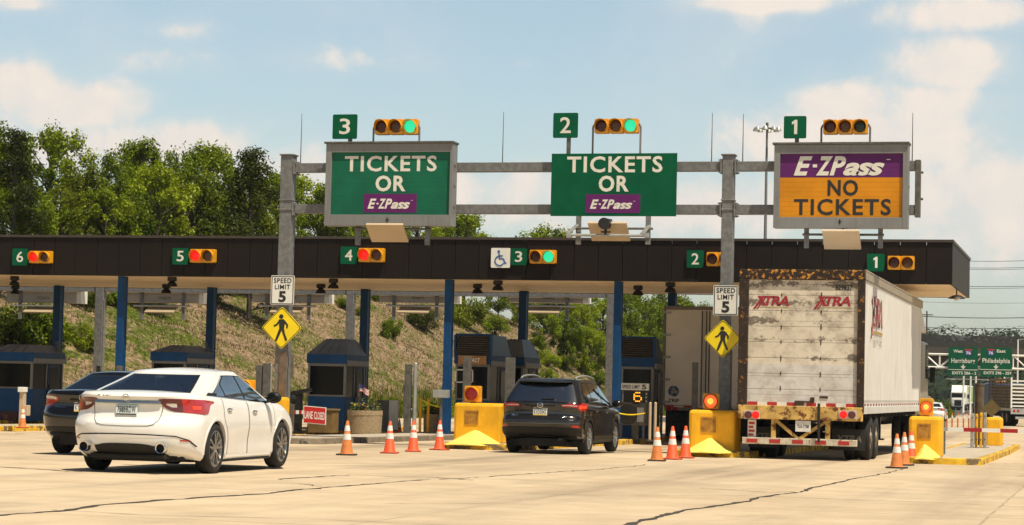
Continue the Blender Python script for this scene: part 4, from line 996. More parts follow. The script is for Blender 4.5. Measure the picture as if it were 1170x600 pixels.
# planters
def planter(x0, x1, yt, v, label, flag=False):
    a, b = P(x0, yt, v)[0], P(x1, yt, v)[0]; c, R = (a+b)/2, (b-a)/2; z0 = zg(v)+.13; zt = P(x0, yt, v)[1]
    t = T('planter', label, 'planter', (c, v+R, z0), 'round concrete planters with flowers')
    mb = MB(); mb.lathe([(R*.94, z0), (R*.98, zt-.14), (R, zt-.13), (R, zt), (R*.88, zt), (R*.86, zt-.08), (.01, zt-.08)], (c, v+R, 0), 'z', 28)
    t.part('pot', mb, mat('aggregate_concrete', (.34, .255, .15), .9, 0, .3, 30, .5, 60), smooth=35)
    mb = MB(); mb.tube((c, v+R, zt-.10), (c, v+R, zt-.06), R*.86, n=20); t.part('soil', mb, mat('potting_soil', (.03, .02, .013), .95, 0, .3, 10))
    mb = MB(); mc = MB()
    for i in range(420):
        an, rr = random.uniform(0, 2*pi), R*.85*math.sqrt(random.random()); hh = random.uniform(.05, .26 if abs(cos(an)) > .2 else .42)
        p = Vector((c+rr*cos(an), v+R+rr*sin(an), zt-.06+hh)); s = random.uniform(.03, .07)
        nrm = Vector((random.gauss(0, 1), random.gauss(0, 1), random.gauss(.8, 1))).normalized(); x = nrm.orthogonal().normalized(); y = nrm.cross(x)
        tgt = mc if random.random() < .28 else mb; s *= .6 if tgt is mc else 1
        tgt.add([p+x*s, p+y*s*.6, p-x*s, p-y*s*.6], [(0, 1, 2, 3)], random.choice((0, 0, 1, 2)) if tgt is mc else 0)
    t.part('foliage', mb, mat('planter_leaves', (.05, .085, .015), .7, 0, .3, 8), fix=False)
    t.part('flowers', mc, [mat('petal_orange', (.70, .22, .02), .6, 0, 0), mat('petal_violet', (.16, .05, .30), .6, 0, 0), mat('petal_yellow', (.75, .50, .03), .6, 0, 0)], fix=False)
    return t, c, v+R, zt
t, c, v, zt = planter(391, 430, 468.5, 57.5, 'round concrete planter with orange and violet flowers before the hip roofed booth')
planter(481, 501, 473, 62.3, 'smaller concrete planter behind the thin bollards by the rope')
fl = T('flag', 'small american flag on a thin stick in the flower planter', 'flag', (c, v, zt))
u, z1 = P(410.5, 438, v); mb = MB(); mb.tube((u, v, zt-.06), (u, v, z1), .012, n=6); fl.part('stick', mb, M['wood'])
def flagpt(i, j): return (u+.02+.27*i, v+.03*sin(i*7), z1-.03-.13*i-.20*j*(1-.1*i)+.02*sin(i*6))
mb = MB(); K = 9
for k in range(K): mb.grid(flagpt, np.linspace(0, 1, 9), [k/K, (k+1)/K], k % 2)
fl.part('cloth', mb, [mat('flag_red', (.45, .02, .03), .8, 0, 0), M['white']], fix=False)
mb = MB(); mb.grid(lambda i, j: tuple(np.array(flagpt(i, j))+np.array([0, -.006, 0])), np.linspace(0, .42, 5), np.linspace(0, .55, 4)); fl.part('canton', mb, mat('flag_blue', (.02, .03, .14), .8, 0, 0), fix=False)
# closed lane gate and its red board
v = 55.5; a, z0, b, z1 = rect(346.5, 464.5, 372.5, 484.5, v)
t = T('lane_closed_sign', 'red lane closed board with white border before the hip roofed booth', 'sign', ((a+b)/2, v, z0))
rotd = radians(3.5)
def tilt(uu, zz): return zz-(uu-(a+b)/2)*math.tan(rotd)
def quad(mb, p, q, r_, s, y0, y1, mi=0): mb.prism([(p, tilt(p, r_)), (q, tilt(q, r_)), (q, tilt(q, s)), (p, tilt(p, s))], y0, y1, mi)
mb = MB(); quad(mb, a, b, z0, z1, v, v+.02); t.part('border', mb, M['white'])
mb = MB(); e = .022; quad(mb, a+e, b-e, z0+e, z1-e, v-.006, v-.001); t.part('board', mb, M['redsign'])
mb = MB(); 
for s, x0, x1 in (('LANE', .06, .42), ('CLOSED', .48, .95)):
    A, Bq = a+(b-a)*x0, a+(b-a)*x1; text(mb, s, 0, 0, 1, 1, 0, bold=.02, mapf=lambda i, j: (A+(Bq-A)*i, v-.010, tilt(A+(Bq-A)*i, z0+(z1-z0)*(.27+.44*j))))
t.part('lettering', mb, M['white'])
g = T('toll_gate', 'black gate machine with red and white arm left of the lane closed board', 'gate', (P(339, 480, v+.3)[0], v+.3, zg(v)+.12))
u, _ = P(338.5, 480, v+.3); zz = P(338, 471, v)[1]
mb = MB(); mb.bx(u-.10, u+.10, v+.22, v+.5, zg(v)+.12, P(338, 449, v)[1]); mb.bx(u-.22, u+.22, v+.15, v+.6, zg(v)+.10, zg(v)+.20); mb.prism([(u-.2, P(338, 453, v)[1]), (u+.36, P(338, 447, v)[1]), (u+.36, P(338, 443, v)[1]), (u-.2, P(338, 448, v)[1])], v+.2, v+.5); mb.ball((u-.1, v+.3, P(338, 456, v)[1]), .15, n=12); g.part('housing', mb, M['plastic'], bevel=.01)
mb = MB(); L0 = P(332, 471, v+.12)[0]; L1 = P(352, 471, v+.12)[0]; n = 6
for i in range(n): mb.bx(L0+(L1-L0)*i/n, L0+(L1-L0)*(i+1)/n, v+.08, v+.13, zz-.05, zz+.05, i % 2)
g.part('arm', mb, [M['white'], M['redbar']])
a, z0, b, z1 = rect(352, 467, 380, 489, v+.9); t = T('equipment_box', 'ochre equipment box behind the red lane closed board', 'box', ((a+b)/2, v+.9, zg(v)+.13))
mb = MB(); mb.bx(a, b, v+.9, v+1.4, zg(v)+.13, z1-.05); t.part('case', mb, mat('ochre_box', (.16, .10, .03), .7, 0, .2, 5), bevel=.015); mb = MB(); mb.bx(a-.03, b+.03, v+.87, v+1.43, z1-.049, z1); t.part('lid', mb, mat('ochre_lid', (.20, .13, .04), .7, 0, .2, 5), bevel=.01)
# right gate arm
v = 52.5; g = T('toll_gate', 'gate with red and white striped arm reaching right from the island', 'gate', (P(1068, 490, v)[0], v, zg(v)+.13))
mb = MB(); A = P(1062, 487.5, v); mb.bx(A[0]-.1, A[0]+.35, v+.03, v+.4, zg(v)+.13, A[1]+.12); g.part('housing', mb, M['galvd'], bevel=.015)
mb = MB(); xs = [(1064, 1083, 0), (1083, 1101, 1), (1101, 1122, 2), (1122, 1143, 1), (1143, 1163, 2), (1163, 1183, 1), (1183, 1203, 2)]
for x0, x1, k in xs:
    p, q = P(x0, 490, v), P(x1, 490, v); zc = P(1110, 491.2, v)[1]; mb.bx(p[0], q[0], v-.03, v+.02, zc-.045, zc+.045, k)
g.part('arm', mb, [M['alu'], M['white'], M['redbar']])
# back of a diamond sign near the right island
v = 72; c, zc = P(1133, 466, v); r = .30; t = T('diamond_sign', 'back of a weathered diamond sign behind the slim posts on the right island', 'sign', (c, v, zg(v)))
mb = MB(); mb.prism([(c+r, zc-.02), (c, zc+r*.95), (c-r, zc-.02), (c, zc-r)], v, v+.015); t.part('plate', mb, mat('sign_back_olive', (.15, .11, .04), .6, .2, .2, 4)); mb = MB(); mb.bx(c-.03, c+.03, v+.016, v+.06, zg(v), zc+.2); t.part('post', mb, M['galvd'])
v = 68.3; c, z0 = P(1118.5, 508, v); t = T('wooden_post', 'thick brown post behind the slim posts on the right island', 'post', (c, v, zg(v)))
mb = MB(); mb.tube((c, v, zg(v)), (c, v, P(1118, 440, v)[1]), .14, n=14); t.part('shaft', mb, M['wood'], smooth=50); mb = MB(); mb.tube((c, v, P(1118, 440, v)[1]), (c, v, P(1118, 438, v)[1]), .16, n=14); t.part('cap', mb, M['galvd'])
# radar speed display
v = 61.3; a, z0, b, z1 = rect(709, 446, 741, 460, v); zt = P(725, 438, v)[1]
t = T('speed_display', 'electronic display showing 6 under a speed limit 5 plate, right of the SUV', 'speed display', ((a+b)/2, v, zg(v)))
mb = MB(); mb.bx(a, b, v, v+.15, z0, z1); t.part('display_case', mb, M['black'], bevel=.008)
mb = MB(); mb.bx(a, b, v-.01, v+.1, z1+.002, zt); t.part('limit_plate', mb, M['white'])
mb = MB(); text(mb, 'SPEED LIMIT', a+.05, z1+.05, a+.69*(b-a), zt-.05, v-.014, bold=.015); text(mb, '5', a+.76*(b-a), z1+.03, a+.92*(b-a), zt-.03, v-.014, bold=.03)
t.part('plate_lettering', mb, M['legblk'])
mb = MB()
for r_, row in enumerate(('01110', '10000', '11110', '10001', '10001', '01110')):
    for k, q in enumerate(row):
        if q == '1': x = a+(b-a)*(.47+.062*k); z = z1-.035-(z1-z0-.06)*(r_+.3)/6; mb.bx(x, x+.036, v-.006, v-.002, z-.036, z)
t.part('digit_leds', mb, M['led'])
mb = MB()
for x, s in ((.06, 'YOUR'), (.90, 'MPH')):
    for k, ch in enumerate(s): zc = z1-.05-(z1-z0-.04)*(k+1)/len(s)+.02; text(mb, ch, a+(b-a)*x, zc, a+(b-a)*(x+.05), zc+.07, v-.004, bold=.01)
t.part('side_lettering', mb, M['white'])
mb = MB(); mb.bx((a+b)/2-.1, (a+b)/2+.1, v+.16, v+.22, zg(v), z1); t.part('support', mb, M['galvd'])
a, z0, b, z1 = rect(706.5, 461.5, 738, 486, v); t = T('fan_unit', 'grey box unit with round fan grille below the speed display', 'air unit', ((a+b)/2, v, z0))
mb = MB(); mb.bx(a, b, v-.02, v+.35, z0, z1); t.part('casing', mb, M['galvd'], bevel=.012)
mb = MB(); cx = a+.36*(b-a); zc = (z0+z1)/2
for R in (.06, .11, .16, .21, .26): mb.lathe([(R, -.02), (R+.018, -.02), (R+.018, -.035), (R, -.035)], (cx, v-.001, zc), 'y', 24, close=True)
t.part('fan_grille', mb, M['plastic']); mb = MB(); mb.bx(b-.25, b-.06, v-.035, v-.021, z0+.1, z1-.1); t.part('access_panel', mb, M['alu'])
mb = MB(); 
for x in (a+.08, b-.08): mb.bx(x-.03, x+.03, v+.05, v+.11, zg(v)+.1, z0)
t.part('leg', mb, M['galvd'])
# card pedestal by the left booth
v = 52.0; a, z0, b, z1 = rect(21.5, 448, 26.5, 492, v); t = T('card_pedestal', 'slim beige pedestal before the leftmost booth', 'pedestal', ((a+b)/2, v, zg(v)+.13))
mb = MB(); mb.bx(a, b, v, v+.15, zg(v)+.13, z1); t.part('column', mb, M['beige'], bevel=.01); mb = MB(); mb.bx(a-.03, b+.02, v-.05, v+.17, z1, z1+.13); t.part('head', mb, M['white'], bevel=.01); mb = MB(); q = rect(25.5, 463, 32, 475, v); mb.bx(b+.002, q[2], v-.03, v+.14, q[1], q[3]); t.part('side_box', mb, M['beige'], bevel=.01)
# ------------------------------------------------------------------ car bodies: stacked plan outlines, so bumpers, shoulders and glass all follow one surface
def ip(xs, ys):
    xs, ys = np.array(xs, float), np.array(ys, float)
    d = np.gradient(ys, xs)
    def f(x):                                      # monotone-ish cubic
        x = min(max(x, xs[0]), xs[-1]); i = min(max(int(np.searchsorted(xs, x))-1, 0), len(xs)-2); h = xs[i+1]-xs[i]; t = (x-xs[i])/h
        m0, m1 = d[i], d[i+1]; s = (ys[i+1]-ys[i])/h
        if s == 0: m0 = m1 = 0
        else: m0 = max(min(m0/s, 3), 0)*s if m0*s > 0 else 0; m1 = (max(min(m1/s, 3), 0)*s if m1*s > 0 else 0)
        return float((2*t**3-3*t**2+1)*ys[i]+(t**3-2*t**2+t)*h*m0+(-2*t**3+3*t**2)*ys[i+1]+(t**3-t**2)*h*m1)
    return f
class Shell:
    def __init__(s, zb, zs, yr, yf, hw, rx, ry, fx, fy, bow=.06, crown=.03): s.__dict__.update(locals())
    def z(s, y, t): a = s.zb(y); return a+t*(s.zs(y)-a)
    def ends(s, t): return s.yr(t)+s.ry+s.bow, s.yf(t)-s.fy-s.bow
    def R(s, a, t, off=0.):
        y0 = s.ends(t)[0]; w = s.hw(t, y0); k = s.rx/w; q = max(0, (abs(a)-(1-k))/k)
        y = s.yr(t)+s.ry*(1-math.sqrt(max(0, 1-min(1, q)**2)))+s.bow*a*a
        return (a*(w+off*q), y-off*(1-q*q), s.z(y, t))
    def Fr(s, a, t, off=0.):
        y1 = s.ends(t)[1]; w = s.hw(t, y1); k = s.fx/w; q = max(0, (abs(a)-(1-k))/k)
        y = s.yf(t)-s.fy*(1-math.sqrt(max(0, 1-min(1, q)**2)))-s.bow*a*a
        return (a*(w+off*q), y+off*(1-q*q), s.z(y, t))
    def Y(s, sg, y, t, off=0.):
        return (sg*(s.hw(t, y)+off), y, s.z(y, t))
    def wrap(s, sg, w, t, off=0.):                # w in 0..1 across the rear face, beyond 1 metres along the flank
        return s.R(sg*w, t, off) if w <= 1 else s.Y(sg, s.ends(t)[0]+w-1, t, off)
    def t_at(s, y, z): return (z-s.zb(y))/(s.zs(y)-s.zb(y))
    def half(s, nr=16, ns=46):
        A = [('R', sin(pi/2*i/nr)**.9 if i else 0) for i in range(nr+1)]
        B = [('S', i/ns) for i in range(1, ns)]
        return A+B+[('F', sin(pi/2*i/nr)**.9 if i else 0) for i in range(nr, -1, -1)]
    def p(s, k, sg, t):
        if k[0] == 'R': return s.R(sg*k[1], t)
        if k[0] == 'F': return s.Fr(sg*k[1], t)
        a, b = s.ends(t); return s.Y(sg, a+(b-a)*k[1], t)
    def mesh(s, ts, ncap=9, bottom=True):
        mb = MB(); hf = s.half(); K = len(hf); ring = [(k, 1) for k in hf]+[(k, -1) for k in hf[-2:0:-1]]; n = len(ring)
        for t in ts: mb.v += [s.p(k, sg, t) for k, sg in ring]
        for j in range(len(ts)-1):
            for i in range(n): mb.f.append((j*n+i, j*n+(i+1) % n, (j+1)*n+(i+1) % n, (j+1)*n+i))
        o = (len(ts)-1)*n; mir = lambda i: (n-i) % n
        wmax = max(abs(mb.v[o+i][0]) for i in range(K)); rows = [[o]]
        for i in range(1, K-1):
            a, b = mb.v[o+i], mb.v[o+mir(i)]; row = [o+i]
            for c in range(1, ncap):
                f = c/ncap; x = a[0]+(b[0]-a[0])*f; e = abs(a[0]); mb.v.append((x, a[1], a[2]+s.crown*(e/wmax)**2*(1-(x/e)**2 if e > 1e-5 else 0))); row.append(len(mb.v)-1)
            row.append(o+mir(i)); rows.append(row)
        rows.append([o+K-1])
        for r0, r1 in zip(rows[:-1], rows[1:]):
            if len(r0) == 1: 
                for i in range(len(r1)-1): mb.f.append((r0[0], r1[i], r1[i+1]))
            elif len(r1) == 1:
                for i in range(len(r0)-1): mb.f.append((r0[i], r0[i+1], r1[0]))
            else:
                for i in range(len(r0)-1): mb.f.append((r0[i], r0[i+1], r1[i+1], r1[i]))
        if bottom: mb.f.append(tuple(range(n-1, -1, -1)))
        mb.m = [0]*len(mb.f); return mb
def boolean_cut(mb, mats, cutters, inner):
    """cut cylinders (axis X) out of a closed body; the new inner faces take material slot `inner`"""
    o = link('tmp', mb.mesh('tmp', mats)); cs = MB()
    for (x0, x1, y, z, r) in cutters: cs.tube((x0, y, z), (x1, y, z), r, n=48)
    c = link('tmpc', cs.mesh('tmpc', mats))
    md = o.modifiers.new('b', 'BOOLEAN'); md.object = c; md.operation = 'DIFFERENCE'; md.solver = 'EXACT'
    me = bpy.data.meshes.new_from_object(o.evaluated_get(bpy.context.evaluated_depsgraph_get()))
    for q in (o, c): C.objects.unlink(q); bpy.data.objects.remove(q)
    for p in me.polygons:
        for (x0, x1, y, z, r) in cutters:
            if min(x0, x1)-.01 < p.center.x < max(x0, x1)+.01 and math.hypot(p.center.y-y, p.center.z-z) < r+.004 and (abs(math.hypot(p.center.y-y, p.center.z-z)-r) < .012 or abs(p.normal.x) > .95):
                if abs(p.normal.x) > .95 and abs(abs(p.center.x)-abs(x0 if abs(x0) < abs(x1) else x1)) > .02: continue
                p.material_index = inner
    me.polygons.foreach_set('use_smooth', [True]*len(me.polygons)); me.set_sharp_from_angle(angle=radians(28))
    return me
def wheel(par, x, y, r, w, rr, style, rimmat, sg):
    mb = MB(); h = w/2
    mb.lathe([(rr, -h*.82), (rr+.02, -h*.95), (r-.05, -h), (r-.018, -h*.86), (r, -h*.62), (r, h*.62), (r-.018, h*.86), (r-.05, h), (rr+.02, h*.95), (rr, h*.82)], (x, y, r), 'x', 40, close=True)
    for k in (-.4, -.13, .13, .4): mb.lathe([(r+.001, h*k-.006), (r+.001, h*k+.006), (r-.006, h*k)], (x, y, r), 'x', 40, close=True)
    t = build('wheel', mb, M['rubber'], par, smooth=40)
    rm = MB(); f = sg*h*.72
    rm.lathe([(rr+.004, sg*h*.84), (rr-.012, sg*h*.86), (rr-.03, f*.8), (rr-.03, -sg*h*.7)], (x, y, r), 'x', 40, cap=False)
    rm.lathe([(.001, f+.012*sg), (.05, f+.01*sg), (.062, f-.02*sg)], (x, y, r), 'x', 20)
    n = 5
    for i in range(n):
        for d in ((-.13, .13) if style == 'double' else (0,)):
            a = 2*pi*i/n+.3+d; b = 2*pi*i/n+.3+d*1.75
            p0, p1 = Vector((x+f, y+.05*cos(a), r+.05*sin(a))), Vector((x+f+.01*sg, y+(rr-.012)*cos(b), r+(rr-.012)*sin(b)))
            rm.bar(p0, p1, .028 if style == 'double' else .062, .026, 0, up=(1, 0, 0))
    rm.lathe([(.02, f*.2), (rr-.03, f*.2)], (x, y, r), 'x', 30, 1, cap=False)
    build('rim', rm, [rimmat, M['black']], t, smooth=35)
    return t
def paint(name, col, rough=.25, flake=.0):
    return mat('paint_'+name, col, rough, flake, .03, 2, coat=.8, spec=.5)
def glass(name, col, op=.55):
    '''thin tinted pane: see-through with a sky reflection on top'''
    m = bpy.data.materials.new('glass_'+name); m.use_nodes = True; nt = m.node_tree; nt.nodes.clear()
    tr = N(nt, 'ShaderNodeBsdfTransparent'); tr.inputs[0].default_value = (*col, 1)
    gl = N(nt, 'ShaderNodeBsdfGlossy'); gl.inputs[0].default_value = (.95, 1, 1, 1); gl.inputs[1].default_value = .03
    lw = N(nt, 'ShaderNodeLayerWeight'); lw.inputs[0].default_value = .35
    mx = N(nt, 'ShaderNodeMixShader'); L(nt, maprange(nt, lw.outputs['Fresnel'], 0, 1, op*.75, 1., False), mx.inputs[0]); L(nt, tr.outputs[0], mx.inputs[1]); L(nt, gl.outputs[0], mx.inputs[2])
    L(nt, mx.outputs[0], N(nt, 'ShaderNodeOutputMaterial').inputs[0]); return m
def cabin_mesh(G, spec):
    '''roof, belt ring and pillars only, so the panes look into a real interior'''
    a1 = spec['rearglass'][1]-.01; t0, t1 = spec['rearglass'][2]+.0, spec['rearglass'][3]-.01
    hf = G.half(); ring = [(k, 1) for k in hf]+[(k, -1) for k in hf[-2:0:-1]]
    full = G.mesh([.86, .90, .95, 1], 9, bottom=False); mb = MB(); mb.add(full.v, full.f)
    n = len(ring); vs_ = [G.p(k, sg, t) for t in (0, .04, .085) for k, sg in ring]
    mb.add(vs_, [(j*n+i, j*n+(i+1) % n, (j+1)*n+(i+1) % n, (j+1)*n+i) for j in range(2) for i in range(n)])
    yl, yh = spec['sidewin'][0][0], spec['sidewin'][-1][1]
    tt = np.linspace(.08, .87, 12)
    for sg in (-1, 1):
        mb.grid(lambda f, t: (lambda w: G.wrap(sg, w, t, 0.))(a1*(1-.04*t)+f*(1+yl(t)+.01-G.ends(t)[0]-a1*(1-.04*t))), np.linspace(0, 1, 22), tt)
        def ap(f, t):
            ye = G.ends(t)[1]; y0 = yh(t)-.01
            return G.Y(sg, y0+(ye-y0)*f*2, t) if f <= .5 else G.Fr(sg*(1-(f-.5)*2*.15), t)
        mb.grid(ap, np.linspace(0, 1, 21), tt)
        for (w0, w1) in zip(spec['sidewin'][:-1], spec['sidewin'][1:]):
            mb.grid(lambda f, t: G.Y(sg, w0[1](t)-.02+(w1[0](t)-w0[1](t)+.04)*f, t, -.004), [0, .5, 1], tt)
    return mb
def interior(root, G, spec):
    z0 = G.zb(2.0); m = spec['seat']; ys = spec['seats']
    for y, xs in ys:
        for x in xs:
            mb = MB(); mb.box((x, y, z0-.06), (.46, .13, .36), 0, Matrix.Rotation(radians(14), 3, 'X')); st = build('seat', mb, m, root, bevel=.05)
            mb = MB(); mb.box((x, y-.07, z0+.17), (.25, .09, .13), 0, Matrix.Rotation(radians(10), 3, 'X')); mb.bx(x-.06, x+.06, y-.06, y-.045, z0+.05, z0+.17); build('headrest', mb, m, st, bevel=.03)
    mb = MB(); yd = G.yf(0)-.75; mb.bx(-.70, .70, yd, yd+.6, z0-.05, z0+.05); mb.lathe([(.17, 0), (.19, .015), (.17, .03), (.155, .015)], (-.37, yd-.22, z0+.03), 'y', 20, close=True); build('dashboard', mb, M['under'], root)
M['tail'] = mat('tail_lamp_red', (.40, .006, .006), .12, 0, .25, 9, spec=.6, coat=.6); M['taild'] = mat('tail_lamp_dark', (.10, .006, .010), .12, 0, .2, 8, coat=.6)
M['tailon'] = mat('tail_lamp_lit', (.7, .05, .02), .2, 0, 0, emit=(1, .06, .012), estr=.45); M['clear'] = mat('lamp_clear', (.55, .50, .46), .15, .2, .2, 14, coat=.5)
M['plate'] = mat('number_plate', (.62, .68, .68), .5, 0, .06, 12); M['plateblue'] = mat('plate_ink', (.006, .012, .03), .5, 0, 0); M['plateyel'] = mat('plate_yellow', (.72, .50, .05), .5, 0, 0)
M['under'] = mat('underbody_black', (.008, .0078, .0075), .8, 0, .3, 6)

def strip(mb, fn, a0, a1, na, lo, hi, nb=2, mi=0, sub=3):
    """surface patch: parameter a from a0 to a1, second parameter between lo(a) and hi(a)"""
    mb.grid(lambda a, f: fn(a, lo(a)+(hi(a)-lo(a))*f), np.linspace(a0, a1, na), np.linspace(0, 1, nb+sub), mi)
def ts_list(n): return [i/n for i in range(n+1)]
def car(label, S, G, spec, loc, rz, cat='car', group='cars driving up to the toll lanes'):
    root = thing(spec.get('name', 'sedan'), label, cat, loc, rz, group)
    P_, r, rr = spec['paint'], spec['r'], spec['rr']; ya, yb, hw = spec['axles'][0], spec['axles'][1], spec['hw']; ra = r+.045
    me = boolean_cut(S.mesh(spec['ts']), [P_, M['under']], [(sg*(hw-.24), sg*(hw+.3), y, r, ra) for sg in (-1, 1) for y in (ya, yb)], 1)
    for p in me.polygons:
        if p.normal.z < -.92 and p.center.z < .45: p.material_index = 1
    body = link('body', me, root)
    for p in me.polygons:                          # the deck inside the cabin is dark trim
        if abs(p.center.x) < .80 and G.yr(0)+.10 < p.center.y < G.yf(0)-.10 and p.normal.z > .7: p.material_index = 1
    cb = build('cabin', cabin_mesh(G, spec), spec.get('roof', P_), root, smooth=40); interior(root, G, spec)
    for y in (ya, yb):
        for sg in (-1, 1): wheel(root, sg*(hw-.115), y, r, .225, rr, spec.get('style', 'double'), spec['rim'], sg)
    for y in (ya, yb):                             # wheel arch lips
        for sg in (-1, 1):
            mb = MB(); vs_ = []; fs_ = []; n = 26
            for i in range(n+1):
                al = radians(-12+204*i/n); 
                for rad, o in ((ra-.006, .004), (ra+spec.get('lip', .03), .006), (ra+spec.get('lip', .03)+.006, -.01), (ra-.006, -.05)):
                    yy, zz = y+rad*cos(al), r+rad*sin(al); t = min(1, max(0, S.t_at(yy, zz))); vs_.append((sg*(S.hw(t, yy)+o), yy, zz))
            for i in range(n):
                for q in range(4): fs_.append((4*i+q, 4*i+(q+1) % 4, 4*(i+1)+(q+1) % 4, 4*(i+1)+q))
            mb.add(vs_, fs_); build('wheel_arch', mb, spec.get('clad', P_), root, smooth=40)
    mb = MB()
    for sg in (-1, 1): mb.bx(*sorted((sg*(hw-.5), sg*(hw-.2))), ya-.4, ya+.4, .16, .30)
    mb.bx(-hw+.35, hw-.35, .35, yb+.3, .17, .26); mb.tube((-.5, ya, r), (.5, ya, r), .05); mb.box((0, .45, .26), (1.0, .35, .16)); mb.tube((.35, .5, .24), (.35, 2.2, .22), .035)
    build('underbody', mb, M['under'], root)
    # doors as skins just proud of the flank with a dark shut line round them
    for sg in (-1, 1):
        for nm, (y0, y1) in zip(('rear', 'front'), spec['doors']):
            mb = MB(); t0, t1 = spec['doort']; e = .011
            lead = lambda t: (.10*(1-t)**2 if nm == 'rear' else 0)
            arch = lambda y, t: max(0, 0)
            us_ = [0, e/(y1-y0)]+list(np.linspace(.06, .94, 12))+[1-e/(y1-y0), 1]; ts_ = [t0, t0+.012]+list(np.linspace(t0+.06, t1-.06, 9))+[t1-.010, t1]
            def fn(f, t):
                yl = y0; 
                if nm == 'rear':                  # the rear door is cut back round the wheel arch
                    zz = S.z(y0, t); dz = zz-r; 
                    if abs(dz) < ra+.09: yl = max(y0, ya+math.sqrt(max(0, (ra+.09)**2-dz*dz)))
                return S.Y(sg, yl+(y1-yl)*f, t, .0035)
            pts = [[fn(f, t) for f in us_] for t in ts_]; n = len(us_)
            mb.v = [q for row in pts for q in row]
            for j in range(len(ts_)-1):
                for i in range(n-1):
                    mb.f.append((j*n+i, j*n+i+1, (j+1)*n+i+1, (j+1)*n+i)); mb.m.append(1 if i in (0, n-2) or j == 0 else 0)
            d = build('door', mb, [P_, M['under']], root, smooth=40)
            hy = y0+.13 if nm == 'rear' else y0+.14; ht = spec['handt']; q = S.Y(sg, hy+.09, ht, 0)
            mb = MB(); mb.ball((q[0]+sg*.012, q[1], q[2]), .1, (.22, 1.05, .22), 14); mb.ball((q[0]-sg*.002, q[1], q[2]-.012), .1, (.10, .75, .36), 12, 1); build('handle', mb, [spec.get('handle', P_), M['under']], d, smooth=60)
        # side glass
        for (yl, yh, t0, t1) in spec['sidewin']:
            mb = MB(); fn = lambda f, t: G.Y(sg, yl(t)+(yh(t)-yl(t))*f, t, .004); mb.grid(fn, np.linspace(0, 1, 10), np.linspace(t0, t1, 8)); w = build('side_window', mb, spec['glass'], root, smooth=60)
        y0, y1 = spec['sidewin'][0][0], spec['sidewin'][-1][1]; t0, t1 = spec['sidewin'][0][2:]
        mb = MB(); k = .035
        fr = lambda f, t: G.Y(sg, (y0(t)-.03)+(y1(t)-y0(t)+.06)*f, t, .002)
        mb.grid(fr, np.linspace(0, 1, 30), [t0-k, t0+.004]); mb.grid(fr, np.linspace(0, 1, 30), [t1-.004, t1+k*.8]); mb.grid(fr, [0, .018], np.linspace(t0-k, t1+k*.8, 8)); mb.grid(fr, [.982, 1], np.linspace(t0-k, t1+k*.8, 8))
        for (w0, w1) in zip(spec['sidewin'][:-1], spec['sidewin'][1:]): mb.grid(lambda f, t: G.Y(sg, w0[1](t)-.005+(w1[0](t)-w0[1](t)+.01)*f, t, .003), [0, 1], np.linspace(t0, t1, 8))
        build('window_surround', mb, spec.get('trim', M['plastic']), root, smooth=60)
        if spec.get('brightline'):
            mb = MB(); mb.grid(lambda f, t: G.Y(sg, (y0(t)-.03)+(y1(t)-y0(t)+.06)*f, t, .007), np.linspace(0, 1, 30), [t0-k-.02, t0-k+.012]); build('window_trim', mb, spec['brightline'], root, smooth=60)
        my, mt = spec['mirror']; q = G.Y(sg, my, .06)
        mb = MB(); mb.ball((q[0]+sg*.16, q[1], q[2]+.07), .12, (1.0, .62, .72), 18); mb.bar((q[0]-sg*.02, q[1]+.02, q[2]-.01), (q[0]+sg*.10, q[1], q[2]+.02), .05, .035); m_ = build('door_mirror', mb, spec.get('mirrormat', P_), root, smooth=50)
        mb = MB(); mb.ball((q[0]+sg*.16, q[1]-.055, q[2]+.07), .10, (.9, .25, .62), 14); build('mirror_glass', mb, M['dglass'], m_, smooth=60)
    (a0, a1, t0, t1) = spec['rearglass']
    mb = MB(); mb.grid(lambda a, t: G.R(a*(1-.04*t), t, .005), np.linspace(-a1, a1, 25), np.linspace(t0, t1, 10)); rw = build('rear_window', mb, spec['rglass'], root, smooth=60)
    mb = MB(); sl = lambda a, t: G.R(a*(1-.04*t), t, .004)
    mb.grid(sl, np.linspace(-a1-.03, a1+.03, 25), [t0-.05, t0+.01]); mb.grid(sl, np.linspace(-a1-.03, a1+.03, 25), [t1-.045, t1+.02]); mb.grid(sl, [-a1-.03, -a1+.02], np.linspace(t0, t1, 10)); mb.grid(sl, [a1-.02, a1+.03], np.linspace(t0, t1, 10)); build('rear_window_seal', mb, M['plastic'], root, smooth=60)
    mb = MB(); mb.grid(lambda a, t: G.Fr(a, t, .005), np.linspace(-.86, .86, 19), np.linspace(.06, .94, 8)); build('windscreen', mb, spec['glass'], root, smooth=60)
    return root, rw
